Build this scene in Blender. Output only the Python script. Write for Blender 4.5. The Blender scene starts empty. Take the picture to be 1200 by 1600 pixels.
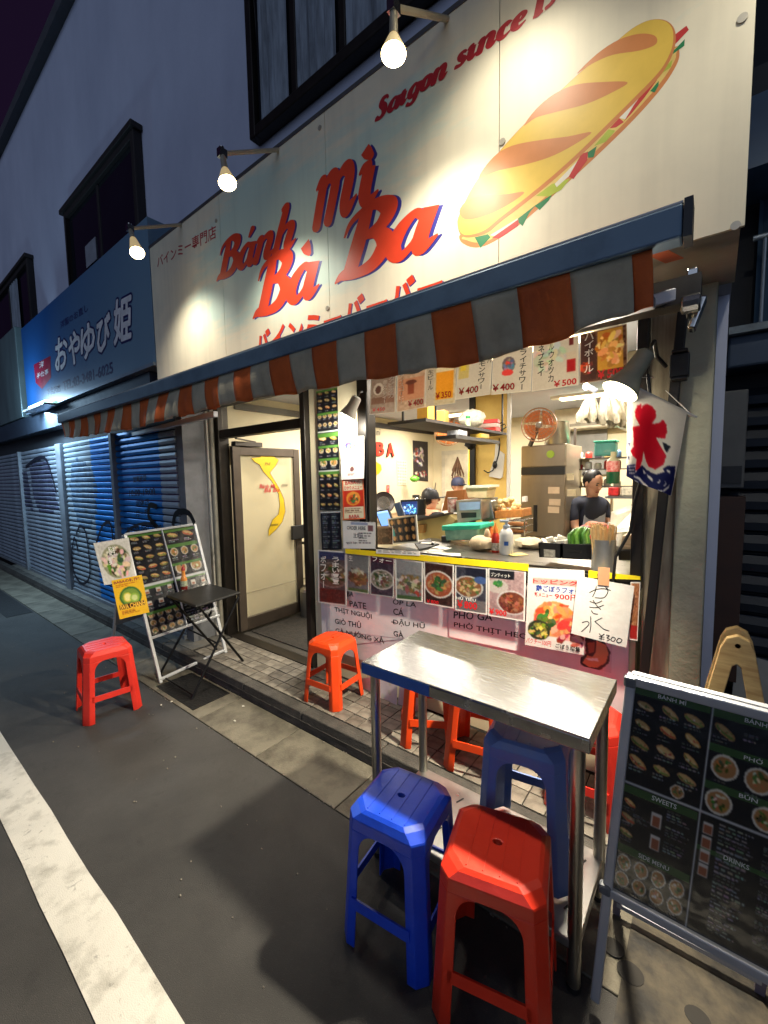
import bpy, bmesh, math, random
import numpy as np
from mathutils import Vector, Matrix, Euler
random.seed(7); rng = np.random.default_rng(7)
SC = bpy.context.scene
COL = SC.collection
R_ = math.radians

def lin(c):
    return tuple((v/255/12.92 if v/255 <= .04045 else ((v/255+.055)/1.055)**2.4) for v in c[:3])

# ------------------------------------------------------------------ camera, world, light, exposure
FPX = 656.5; CAMH = 1.5
def cam_axes(yaw, pitch, roll):
    cy, sy, cp, sp = math.cos(yaw), math.sin(yaw), math.cos(pitch), math.sin(pitch)
    f = np.array([sy*cp, cy*cp, sp]); r = np.array([cy, -sy, 0.]); u = np.cross(r, f)
    c, s = math.cos(roll), math.sin(roll)
    return np.array([c*r+s*u, -s*r+c*u, f])
AX = cam_axes(R_(-38.087), R_(-4.777), R_(-1.053))
cd = bpy.data.cameras.new('camera'); cam = bpy.data.objects.new('camera', cd); COL.objects.link(cam)
cd.sensor_fit = 'HORIZONTAL'; cd.sensor_width = 36; cd.lens = FPX/1200*36
cd.clip_start = .02; cd.clip_end = 300
M4 = Matrix.Identity(4)
for i in range(3):
    M4[i][0] = AX[0][i]; M4[i][1] = AX[1][i]; M4[i][2] = -AX[2][i]
M4[2][3] = CAMH
cam.matrix_world = M4; SC.camera = cam

w = bpy.data.worlds.new('World'); SC.world = w; w.use_nodes = True
wn = w.node_tree.nodes; wb = wn['Background']
wb.inputs[0].default_value = (.0075, .0036, .0125, 1); wb.inputs[1].default_value = 1.0

def sun_light():
    l = bpy.data.lights.new('night_sun', 'SUN'); l.energy = .54; l.angle = R_(70); l.color = (.6, .74, 1)
    o = bpy.data.objects.new('night_sun', l); COL.objects.link(o)
    o.rotation_euler = Vector((-.3, .85, -.22)).to_track_quat('-Z', 'Y').to_euler()
sun_light()
SC.view_settings.view_transform = 'Standard'; SC.view_settings.look = 'None'
SC.view_settings.exposure = .22; SC.view_settings.gamma = 1
try: SC.view_settings.use_curve_mapping = False
except Exception: pass
SC.cycles.max_bounces = 6; SC.cycles.sample_clamp_indirect = 4; SC.cycles.caustics_reflective = False; SC.cycles.caustics_refractive = False

def lamp(kind, loc, target, energy, color, size=.05, spot=None, blend=.5, sy=None):
    l = bpy.data.lights.new('light', kind); l.energy = energy; l.color = color
    if kind == 'AREA':
        l.size = size
        if sy: l.shape = 'RECTANGLE'; l.size_y = sy
    else: l.shadow_soft_size = size
    if kind == 'SPOT': l.spot_size = R_(spot); l.spot_blend = blend
    o = bpy.data.objects.new('light', l); COL.objects.link(o); o.location = loc
    d = Vector(target)-Vector(loc); o.rotation_euler = d.to_track_quat('-Z', 'Y').to_euler()
    return o

# ------------------------------------------------------------------ points measured on real planes of the place
def ray(px, py): return AX.T @ np.array([(px-600)/FPX, -(py-800)/FPX, 1.])
def ony(px, py, y): d = ray(px, py); return Vector(np.array([0, 0, CAMH])+d*(y/d[1]))
def onz(px, py, z): d = ray(px, py); return Vector(np.array([0, 0, CAMH])+d*((z-CAMH)/d[2]))
def onx(px, py, x): d = ray(px, py); return Vector(np.array([0, 0, CAMH])+d*(x/d[0]))
def onp(px, py, p, n):
    d = Vector(ray(px, py)); c = Vector((0, 0, CAMH)); p = Vector(p); n = Vector(n)
    return c+d*((p-c).dot(n)/d.dot(n))

# ------------------------------------------------------------------ materials
MATS = {}
def mat(name, rgb, rough=.6, metal=0, var=.12, scale=8, bump=0, bscale=60, emit=None, es=0, spec=.5, rgb2=None, alpha=None, trans=0, coat=0, stretch=None, vmin=.35, vmax=.7, coord='Object', sub=0):
    if name in MATS: return MATS[name]
    m = bpy.data.materials.new(name); m.use_nodes = True
    nt = m.node_tree; N = nt.nodes; L = nt.links; b = N['Principled BSDF']
    c = lin(rgb); b.inputs['Base Color'].default_value = (*c, 1)
    b.inputs['Roughness'].default_value = rough; b.inputs['Metallic'].default_value = metal
    b.inputs['Specular IOR Level'].default_value = spec
    if coat: b.inputs['Coat Weight'].default_value = coat; b.inputs['Coat Roughness'].default_value = .15
    if trans: b.inputs['Transmission Weight'].default_value = trans
    if alpha is not None: b.inputs['Alpha'].default_value = alpha
    if sub: b.inputs['Subsurface Weight'].default_value = sub; b.inputs['Subsurface Radius'].default_value = (.01, .004, .002)
    tc = N.new('ShaderNodeTexCoord'); vec = tc.outputs[coord]
    if stretch:
        mp = N.new('ShaderNodeMapping'); mp.inputs['Scale'].default_value = stretch; L.new(vec, mp.inputs['Vector']); vec = mp.outputs[0]
    if var or rgb2:
        n = N.new('ShaderNodeTexNoise'); n.inputs['Scale'].default_value = scale; n.inputs['Detail'].default_value = 7; n.inputs['Roughness'].default_value = .62
        L.new(vec, n.inputs['Vector'])
        r = N.new('ShaderNodeValToRGB')
        r.color_ramp.elements[0].position = vmin; r.color_ramp.elements[1].position = vmax
        d = lin(rgb2) if rgb2 else tuple(v*(1-var*1.6) for v in c)
        u = c if rgb2 else tuple(min(1, v*(1+var*.7)) for v in c)
        r.color_ramp.elements[0].color = (*d, 1); r.color_ramp.elements[1].color = (*u, 1)
        L.new(n.outputs['Fac'], r.inputs[0]); L.new(r.outputs[0], b.inputs['Base Color'])
        mr = N.new('ShaderNodeMapRange'); mr.inputs[3].default_value = max(0, rough-.1); mr.inputs[4].default_value = min(1, rough+.12)
        L.new(n.outputs['Fac'], mr.inputs[0]); L.new(mr.outputs[0], b.inputs['Roughness'])
    if bump:
        n2 = N.new('ShaderNodeTexNoise'); n2.inputs['Scale'].default_value = bscale; n2.inputs['Detail'].default_value = 5
        L.new(vec, n2.inputs['Vector'])
        bp = N.new('ShaderNodeBump'); bp.inputs['Strength'].default_value = bump; bp.inputs['Distance'].default_value = .01 if bscale < 200 else .004
        L.new(n2.outputs['Fac'], bp.inputs['Height']); L.new(bp.outputs[0], b.inputs['Normal'])
    if emit:
        b.inputs['Emission Color'].default_value = (*lin(emit), 1); b.inputs['Emission Strength'].default_value = es
    MATS[name] = m; return m
def printmat(name, rough=.35, coat=0.0, es=0):
    if name in MATS: return MATS[name]
    m = bpy.data.materials.new(name); m.use_nodes = True; N = m.node_tree.nodes; L = m.node_tree.links; b = N['Principled BSDF']
    a = N.new('ShaderNodeAttribute'); a.attribute_name = 'print'
    L.new(a.outputs['Color'], b.inputs['Base Color']); b.inputs['Roughness'].default_value = rough
    if coat: b.inputs['Coat Weight'].default_value = coat; b.inputs['Coat Roughness'].default_value = .08
    n = N.new('ShaderNodeTexNoise'); n.inputs['Scale'].default_value = 14
    tc = N.new('ShaderNodeTexCoord'); L.new(tc.outputs['Object'], n.inputs['Vector'])
    bp = N.new('ShaderNodeBump'); bp.inputs['Strength'].default_value = .25; bp.inputs['Distance'].default_value = .01
    L.new(n.outputs['Fac'], bp.inputs['Height']); L.new(bp.outputs[0], b.inputs['Normal'])
    if coat: L.new(bp.outputs[0], b.inputs['Coat Normal'])
    if es: L.new(a.outputs['Color'], b.inputs['Emission Color']); b.inputs['Emission Strength'].default_value = es
    MATS[name] = m; return m
def backlit(name, f=.75):
    m = printmat(name, .4); nt = m.node_tree; N = nt.nodes; L = nt.links; b = N['Principled BSDF']; a = [n for n in N if n.type == 'ATTRIBUTE'][0]
    t = N.new('ShaderNodeBsdfTranslucent'); L.new(a.outputs['Color'], t.inputs['Color'])
    x = N.new('ShaderNodeMixShader'); x.inputs[0].default_value = f; L.new(b.outputs[0], x.inputs[1]); L.new(t.outputs[0], x.inputs[2]); L.new(x.outputs[0], N['Material Output'].inputs[0]); return m
BACKLIT = backlit('backlit_print')
PAPER = printmat('printed_paper', .5); LAM = printmat('laminated_print', .35, .5); SCREEN = printmat('lit_screen', .3, 0, 1.4)

# ------------------------------------------------------------------ mesh helpers
def wloc(o):
    v = Vector((0, 0, 0))
    while o is not None: v += o.location; o = o.parent
    return v
class MB:
    def __init__(s): s.v = []; s.f = []
    def add(s, vs, fs):
        k = len(s.v); s.v += [tuple(v) for v in vs]; s.f += [tuple(i+k for i in f) for f in fs]; return s
    def box(s, a, b):
        x0, y0, z0 = [min(p, q) for p, q in zip(a, b)]; x1, y1, z1 = [max(p, q) for p, q in zip(a, b)]
        return s.add([(x0,y0,z0),(x1,y0,z0),(x1,y1,z0),(x0,y1,z0),(x0,y0,z1),(x1,y0,z1),(x1,y1,z1),(x0,y1,z1)],
                     [(0,3,2,1),(4,5,6,7),(0,1,5,4),(1,2,6,5),(2,3,7,6),(3,0,4,7)])
    def obox(s, c, size, rot=(0,0,0), M=None):
        h = [q/2 for q in size]; Mx = M or Euler(rot).to_matrix(); c = Vector(c)
        vs = [c+Mx@Vector((sx*h[0], sy*h[1], sz*h[2])) for sz in(-1,1) for sx,sy in((-1,-1),(1,-1),(1,1),(-1,1))]
        return s.add(vs, [(0,3,2,1),(4,5,6,7),(0,1,5,4),(1,2,6,5),(2,3,7,6),(3,0,4,7)])
    def bar(s, p, q, wd, ht=None, up=(0,0,1)):
        p, q = Vector(p), Vector(q); d = q-p; l = d.length; d.normalize(); u = Vector(up)
        if abs(d.dot(u)) > .98: u = Vector((0,1,0))
        sx = d.cross(u).normalized(); u = sx.cross(d)
        return s.obox((p+q)/2, (wd, l, ht or wd), M=Matrix((sx, d, u)).transposed())
    def cyl(s, p, q, r0, r1=None, n=14, cap=True):
        p, q = Vector(p), Vector(q); r1 = r0 if r1 is None else r1; d = (q-p).normalized()
        a = Vector((0,0,1)) if abs(d.z) < .9 else Vector((1,0,0)); x = d.cross(a).normalized(); y = d.cross(x)
        vs = []
        for c, r in((p,r0),(q,r1)):
            vs += [c+x*(r*math.cos(2*math.pi*i/n))+y*(r*math.sin(2*math.pi*i/n)) for i in range(n)]
        fs = [(i,(i+1)%n,n+(i+1)%n,n+i) for i in range(n)]
        if cap: fs += [tuple(range(n-1,-1,-1)), tuple(range(n,2*n))]
        return s.add(vs, fs)
    def tube(s, pts, r, n=8):
        pts = [Vector(p) for p in pts]; rings = []; px = None; vs = []
        for i, p in enumerate(pts):
            d = (pts[min(i+1,len(pts)-1)]-pts[max(i-1,0)]).normalized()
            if px is None:
                a = Vector((0,0,1)) if abs(d.z) < .9 else Vector((1,0,0)); px = d.cross(a).normalized()
            else: px = (px-d*px.dot(d)).normalized()
            y = d.cross(px); rr = r[i] if isinstance(r, (list, tuple)) else r
            vs += [p+px*(rr*math.cos(2*math.pi*k/n))+y*(rr*math.sin(2*math.pi*k/n)) for k in range(n)]
        fs = [(i*n+k, i*n+(k+1)%n, (i+1)*n+(k+1)%n, (i+1)*n+k) for i in range(len(pts)-1) for k in range(n)]
        fs += [tuple(range(n-1,-1,-1)), tuple(range((len(pts)-1)*n, len(pts)*n))]
        return s.add(vs, fs)
    def lathe(s, prof, c=(0,0,0), n=20, M=None, cap=True):
        c = Vector(c); vs = []
        for r, z in prof:
            for i in range(n):
                v = Vector((r*math.cos(2*math.pi*i/n), r*math.sin(2*math.pi*i/n), z)); vs.append(c+(M@v if M else v))
        m = len(prof)
        fs = [(j*n+i, j*n+(i+1)%n, (j+1)*n+(i+1)%n, (j+1)*n+i) for j in range(m-1) for i in range(n)]
        if cap and prof[0][0] > 1e-5: fs.append(tuple(range(n-1,-1,-1)))
        if cap and prof[-1][0] > 1e-5: fs.append(tuple(range((m-1)*n, m*n)))
        return s.add(vs, fs)
    def blob(s, c, r, n=12, m=8, jit=0, M=None):
        prof = []; c = Vector(c); r = Vector(r) if not isinstance(r, (int, float)) else Vector((r, r, r)); vs = []; k0 = len(s.v)
        for j in range(m+1):
            t = math.pi*j/m
            for i in range(n):
                a = 2*math.pi*i/n; q = 1+(random.uniform(-jit, jit) if jit else 0)
                v = Vector((r.x*math.sin(t)*math.cos(a), r.y*math.sin(t)*math.sin(a), -r.z*math.cos(t)))*q
                vs.append(c+(M@v if M else v))
        return s.add(vs, [(j*n+i, j*n+(i+1)%n, (j+1)*n+(i+1)%n, (j+1)*n+i) for j in range(m) for i in range(n)])
    def prism(s, pts, ext):
        pts = [Vector(p) for p in pts]; e = Vector(ext); n = len(pts)
        return s.add(pts+[p+e for p in pts], [tuple(range(n)), tuple(range(2*n-1,n-1,-1))]+[(i,i+n,(i+1)%n+n,(i+1)%n) for i in range(n)])
    def slab(s, a, b, c, d, t):
        a, b, c, d = [Vector(p) for p in(a,b,c,d)]; n = (d-a).cross(b-a).normalized()*-t
        return s.prism([a,b,c,d], n)
    def build(s, name, m, parent=None, smooth=False, bevel=0, recalc=True, solid=0, subsurf=0, local=False):
        me = bpy.data.meshes.new(name); V = np.array([tuple(v) for v in s.v], float)
        if parent is None:
            off = np.array([(V[:,0].min()+V[:,0].max())/2, (V[:,1].min()+V[:,1].max())/2, V[:,2].min()])
        else: off = np.array(wloc(parent)) if not local else np.zeros(3)
        me.from_pydata((V-off).tolist(), [], s.f)
        if recalc:
            bm = bmesh.new(); bm.from_mesh(me); bmesh.ops.remove_doubles(bm, verts=bm.verts, dist=1e-6); bmesh.ops.recalc_face_normals(bm, faces=bm.faces); bm.to_mesh(me); bm.free()
        if smooth:
            me.polygons.foreach_set('use_smooth', [True]*len(me.polygons))
            try: me.set_sharp_from_angle(angle=R_(38))
            except Exception: pass
        if m is not None: me.materials.append(m)
        o = bpy.data.objects.new(name, me); COL.objects.link(o)
        if parent is None: o.location = off
        else: o.parent = parent
        if solid:
            q = o.modifiers.new('solid', 'SOLIDIFY'); q.thickness = solid; q.offset = -1
        if bevel:
            q = o.modifiers.new('bevel', 'BEVEL'); q.width = bevel; q.segments = 2; q.limit_method = 'ANGLE'; q.angle_limit = R_(40)
        if subsurf:
            q = o.modifiers.new('sub', 'SUBSURF'); q.levels = subsurf; q.render_levels = subsurf
        return o
def tag(o, label=None, cat=None, group=None, kind=None):
    if label: o['label'] = label
    if cat: o['category'] = cat
    if group: o['group'] = group
    if kind: o['kind'] = kind
    return o
def thing(name, loc, label, cat, group=None):
    o = bpy.data.objects.new(name, None); o.empty_display_size = .1; COL.objects.link(o); o.location = loc
    return tag(o, label, cat, group)
def copy_tree(o, parent=None):
    c = o.copy(); COL.objects.link(c)
    if parent is not None: c.parent = parent
    for ch in list(o.children): copy_tree(ch, c)
    return c
def structure(o): o['kind'] = 'structure'; return o

# ------------------------------------------------------------------ lettering
TCACHE = {}
def text_data(s, bold=0., shear=0., spacing=1., line=1.):
    k = (s, bold, shear, spacing, line)
    if k in TCACHE: return TCACHE[k]
    cu = bpy.data.curves.new('t', 'FONT'); cu.body = s; cu.size = 1; cu.offset = bold; cu.shear = shear; cu.space_character = spacing; cu.space_line = line
    cu.resolution_u = 2; cu.fill_mode = 'FRONT'
    o = bpy.data.objects.new('t', cu); COL.objects.link(o)
    dg = bpy.context.evaluated_depsgraph_get(); dg.update()
    me = bpy.data.meshes.new_from_object(o.evaluated_get(dg))
    V = np.array([v.co[:] for v in me.vertices]).reshape(-1, 3); F = [tuple(p.vertices) for p in me.polygons]
    bpy.data.objects.remove(o); bpy.data.curves.remove(cu); bpy.data.meshes.remove(me)
    TCACHE[k] = (V, F); return V, F
def text_at(mb, s, org, ex, ez, n, off=.0012, bold=0., shear=0., spacing=1., fit=None, line=1., norm=True):
    """adds lettering to a mesh: org lower left, ex/ez world vectors of the box (fit) it fills"""
    V, F = text_data(s, bold, shear, spacing, line)
    if len(V) == 0: return mb
    mn = V.min(0); mx = V.max(0); sp = np.maximum(mx-mn, 1e-4)
    U = (V-mn)/sp
    org, ex, ez, n = [np.array(q, float) for q in(org, ex, ez, n)]
    P = org+U[:, :1]*ex+U[:, 1:2]*ez+n*off
    return mb.add([tuple(p) for p in P], F)
class Sheet:
    """a flat printed thing given by its corner points tl, tr, br, bl"""
    def __init__(s, tl, tr, br, bl): s.q = [Vector(p) for p in(tl, tr, br, bl)]; s.n = ((s.q[3]-s.q[0]).cross(s.q[1]-s.q[0])).normalized()
    def at(s, u, v):
        a, b, c, d = s.q; return (a*(1-u)+b*u)*(1-v)+(d*(1-u)+c*u)*v
    def build(s, name, cv, m=None, parent=None, thick=.0015, curl=0., wave=0.):
        H, W = cv.a.shape[:2]; u = (np.arange(W+1)/W); v = (np.arange(H+1)/H)
        a, b, c, d = [np.array(p) for p in s.q]; n = np.array(s.n)
        U, Vv = np.meshgrid(u, v)
        P = (a*(1-U)[..., None]+b*U[..., None])*(1-Vv)[..., None]+(d*(1-U)[..., None]+c*U[..., None])*Vv[..., None]
        bump = curl*(Vv**3)*(.4+U)+wave*np.sin(U*7+Vv*2)*Vv
        P = P+bump[..., None]*n
        nv = (W+1)*(H+1); idx = np.arange(nv).reshape(H+1, W+1)
        F = np.stack([idx[:-1,:-1], idx[1:,:-1], idx[1:,1:], idx[:-1,1:]], -1).reshape(-1, 4)
        st = 1 if not (curl or wave) else None
        if st: bi = [0, W]; bj = [0, H]
        else: bi = list(range(0, W, 4))+[W]; bj = list(range(0, H, 4))+[H]
        back = (P[np.ix_(bj, bi)]-n*thick).reshape(-1, 3); bw, bh = len(bi), len(bj); nb = len(back)
        bx = nv+np.arange(nb).reshape(bh, bw)
        V = np.concatenate([P.reshape(-1,3), back]); Fl = F.tolist()
        Fl += np.stack([bx[:-1,:-1], bx[:-1,1:], bx[1:,1:], bx[1:,:-1]], -1).reshape(-1,4).tolist()
        for e1, e2 in ((idx[0,:], bx[0,:]), (idx[:,-1], bx[:,-1]), (idx[-1,::-1], bx[-1,::-1]), (idx[::-1,0], bx[::-1,0])): Fl.append([int(q) for q in e1]+[int(q) for q in e2[::-1]])
        me = bpy.data.meshes.new(name)
        off = np.array(wloc(parent)) if parent is not None else V.mean(0)
        me.from_pydata((V-off).tolist(), [], Fl)
        colr = cv.a; pc = np.zeros((H+1, W+1, 3)); cnt = np.zeros((H+1, W+1, 1))
        for dy in(0,1):
            for dx in(0,1): pc[dy:H+dy, dx:W+dx] += colr; cnt[dy:H+dy, dx:W+dx] += 1
        pc /= cnt; pc = np.concatenate([pc.reshape(-1,3), np.repeat(np.array([[200,198,190.]]), nb, 0)])
        pl = np.clip(pc/255, 0, 1); pl = np.where(pl <= .04045, pl/12.92, ((pl+.055)/1.055)**2.4)
        at = me.color_attributes.new('print', 'FLOAT_COLOR', 'POINT')
        at.data.foreach_set('color', np.concatenate([pl, np.ones((len(pl),1))], 1).astype(np.float32).ravel())
        me.materials.append(m or PAPER)
        o = bpy.data.objects.new(name, me); COL.objects.link(o)
        if parent is None: o.location = off
        else: o.parent = parent
        s.o = o; s.curl = curl; return o
    def text(s, lines, m, name='lettering', bold=0., shear=0., off=.0004):
        """lines: (string, u0, v0, u1, v1) boxes in sheet fractions, v down"""
        mb = MB()
        for t in lines:
            st, u0, v0, u1, v1 = t[:5]
            A = s.at(u0, v1); B = s.at(u1, v1); C = s.at(u0, v0)
            text_at(mb, st, A, B-A, C-A, s.n, off=off, bold=t[5] if len(t) > 5 else bold, shear=shear)
        return mb.build(name, m, s.o, recalc=False)
def vtext(s, chars, u0, v0, u1, v1):
    n = len(chars); h = (v1-v0)/n
    out = []
    for i, ch in enumerate(chars):
        if ch == ' ': continue
        if ch == 'ー': out.append(('|', (u0+u1)/2-.012, v0+i*h+.1*h, (u0+u1)/2+.012, v0+(i+.9)*h))
        else: out.append((ch, u0, v0+i*h+.06*h, u1, v0+(i+.94)*h))
    return out
class Cv:
    def __init__(s, w, h, bg):
        s.a = np.ones((h, w, 3))*np.array(bg, float); s.w = w; s.h = h
        y, x = np.mgrid[0:h, 0:w]; s.x = (x+.5)/w; s.y = (y+.5)/h
    def m(s, mask, c): s.a[mask] = np.array(c, float); return s
    def rect(s, x0, y0, x1, y1, c): return s.m((s.x >= x0)&(s.x < x1)&(s.y >= y0)&(s.y < y1), c)
    def ell(s, cx, cy, rx, ry, c, rot=0):
        dx = (s.x-cx); dy = (s.y-cy)*s.h/s.w; ca, sa = math.cos(rot), math.sin(rot)
        return s.m(((dx*ca+dy*sa)/rx)**2+((-dx*sa+dy*ca)/ry)**2 < 1, c)
    def grain(s, amp, cell=1):
        h, w = -(-s.h//cell), -(-s.w//cell)
        g = np.repeat(np.repeat(rng.normal(0, amp, (h, w, 1)), cell, 0), cell, 1)[:s.h, :s.w]; s.a = np.clip(s.a+g, 0, 255); return s
    def border(s, t, c): s.rect(0,0,1,t*s.w/s.h,c); s.rect(0,1-t*s.w/s.h,1,1,c); s.rect(0,0,t,1,c); s.rect(1-t,0,1,1,c); return s
    def scatter(s, cx, cy, rx, ry, cols, n, r0, r1):
        for _ in range(n):
            a = random.uniform(0, 6.283); q = math.sqrt(random.random())
            s.ell(cx+rx*q*math.cos(a), cy+(ry*q*math.sin(a))*s.w/s.h, random.uniform(r0, r1), random.uniform(r0, r1)*.55, [max(0, v+random.uniform(-22, 22)) for v in random.choice(cols)], random.uniform(0, 3.14))
        return s
    def bowl(s, cx, cy, r, rim=(225,222,215), soup=(150,95,45), cols=((70,100,40),(230,215,180),(170,70,40)), n=50, q=.8):
        s.ell(cx, cy, r, r*q, rim); s.ell(cx, cy, r*.88, r*.88*q, soup)
        return s.scatter(cx, cy, r*.72, r*.72*q, cols, n, r*.06, r*.2)
    def roll(s, cx, cy, r, rot=.2):
        k = random.uniform(.72,1.05); rot += random.uniform(-.22,.22); cx += random.uniform(-.1,.1)*r; r *= random.uniform(.85,1.1)
        f = random.choice(((120,150,60),(190,70,50),(216,196,150),(90,120,50))); b_ = (205*k,150*k,85*k*random.uniform(.8,1.2)); t_ = (228*k,190*k,125*k)
        s.ell(cx,cy,r,r*.42,b_,rot); s.ell(cx,cy+r*.08*s.w/s.h,r*.9,r*.2,f,rot); s.ell(cx,cy-r*.12*s.w/s.h,r*.75,r*.2,t_,rot); s.scatter(cx,cy+r*.05*s.w/s.h,r*.6,r*.12,((230,220,190),(80,110,50),(180,60,50)),5,r*.06,r*.16); return s
        s.ell(cx, cy, r, r*.42, (205,150,85), rot); s.ell(cx, cy+r*.08*s.w/s.h, r*.9, r*.2, (120,150,60), rot); s.ell(cx, cy-r*.12*s.w/s.h, r*.75, r*.2, (228,190,125), rot); return s
    def lines(s, x0, y0, x1, y1, n, c, fill=.7, var=.5):
        hh = (y1-y0)/n
        for i in range(n):
            xe = x0+(x1-x0)*random.uniform(1-var, 1); x = x0
            while x < xe:
                l = random.uniform(.02, .07)*(x1-x0)*3
                s.rect(x, y0+i*hh, min(x+l, xe), y0+i*hh+hh*.45, [v*random.uniform(.75, 1) for v in c]); x += l*1.25
        return s
# brush-script strokes for the shop's own lettering: (x, y, width) along each stroke, x-height .6, capitals 1
GL = {
 'B': (.86, [[(.36,.98,.16),(.3,.5,.2),(.22,.02,.2)], [(.0,.66,.03),(.08,.86,.07),(.28,.97,.09),(.55,.99,.13),(.76,.84,.2),(.66,.63,.17),(.36,.54,.07)], [(.36,.54,.06),(.62,.53,.12),(.8,.33,.21),(.66,.08,.18),(.36,.0,.12),(.1,.04,.13),(-.04,-.05,.03)]]),
 'a': (.72, [[(.5,.5,.08),(.36,.59,.1),(.17,.42,.17),(.11,.18,.18),(.25,.03,.12),(.42,.16,.08),(.52,.42,.07)], [(.6,.6,.17),(.53,.22,.18),(.58,.05,.15),(.78,.16,.03)]]),
 'n': (.74, [[(.0,.5,.03),(.12,.58,.1),(.2,.56,.14)], [(.21,.58,.16),(.14,.3,.17),(.08,.0,.17)], [(.16,.3,.04),(.32,.54,.09),(.48,.57,.15),(.55,.45,.18),(.48,.14,.18),(.56,.04,.14),(.76,.16,.03)]]),
 'h': (.76, [[(.1,1.02,.06),(.26,1.03,.16),(.16,.5,.17),(.08,.0,.17)], [(.16,.3,.04),(.32,.54,.09),(.48,.57,.15),(.55,.45,.18),(.48,.14,.18),(.56,.04,.14),(.76,.16,.03)]]),
 'm': (1.12, [[(.0,.5,.03),(.12,.58,.1),(.2,.56,.14)], [(.21,.58,.16),(.14,.3,.17),(.08,.0,.17)], [(.16,.3,.04),(.3,.54,.09),(.44,.57,.15),(.52,.47,.17),(.46,.2,.17),(.4,.0,.17)], [(.48,.3,.04),(.64,.54,.09),(.8,.57,.15),(.88,.45,.18),(.81,.14,.18),(.9,.04,.14),(1.1,.16,.03)]]),
 'i': (.42, [[(.0,.5,.03),(.1,.58,.1),(.2,.58,.14)], [(.21,.58,.17),(.13,.2,.18),(.2,.04,.14),(.4,.16,.03)]]),
 'S': (.68, [[(.62,.82,.05),(.5,.97,.1),(.28,.95,.15),(.22,.72,.19),(.42,.48,.21),(.44,.18,.18),(.22,.02,.11),(.0,.1,.16)]]),
 's': (.5, [[(.45,.5,.06),(.34,.59,.1),(.18,.53,.13),(.22,.36,.16),(.36,.2,.15),(.24,.03,.1),(.02,.06,.12)]]),
 'g': (.68, [[(.5,.5,.08),(.36,.59,.1),(.17,.42,.17),(.13,.2,.17),(.25,.06,.11),(.42,.18,.08),(.52,.42,.07)], [(.6,.6,.16),(.5,.1,.17),(.4,-.2,.14),(.2,-.28,.09),(.02,-.18,.11)]]),
 'o': (.64, [[(.38,.59,.09),(.18,.46,.17),(.13,.18,.17),(.27,.02,.09),(.46,.16,.16),(.52,.42,.17),(.38,.59,.09)]]),
 'c': (.54, [[(.48,.46,.14),(.38,.58,.1),(.18,.44,.17),(.13,.18,.17),(.27,.02,.11),(.52,.14,.04)]]),
 'e': (.54, [[(.16,.26,.05),(.38,.33,.09),(.46,.48,.12),(.34,.58,.1),(.17,.44,.16),(.13,.18,.17),(.27,.02,.11),(.52,.14,.04)]]),
 '1': (.5, [[(.1,.8,.03),(.24,.94,.1),(.36,1.0,.12)], [(.38,1.0,.18),(.3,.4,.2),(.24,.0,.2)], [(.05,.0,.07),(.44,.0,.07)]]),
 '9': (.66, [[(.42,.98,.09),(.2,.86,.16),(.16,.6,.16),(.3,.47,.09),(.48,.6,.13),(.56,.84,.16),(.42,.98,.09)], [(.56,.84,.15),(.5,.4,.17),(.32,.08,.12),(.08,.02,.1)]]),
 '5': (.62, [[(.6,.98,.08),(.24,.97,.08)], [(.24,.97,.06),(.16,.6,.07)], [(.16,.58,.06),(.4,.62,.13),(.52,.36,.19),(.34,.04,.14),(.06,.04,.13)]]),
 '8': (.66, [[(.38,.98,.1),(.2,.82,.15),(.36,.55,.17),(.5,.26,.17),(.32,.02,.1),(.12,.24,.16),(.32,.52,.13),(.54,.8,.14),(.38,.98,.1)]]),
 ' ': (.32, []),
 "'": (0, [[(-.34,.76,.05),(-.28,.86,.1),(-.22,.96,.14)]]), '~': (0, [[(-.33,.86,.13),(-.26,.78,.13),(-.18,.71,.08)]]), '`': (0, [[(-.42,.98,.14),(-.34,.86,.12),(-.26,.76,.05)]]),
}
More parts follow.
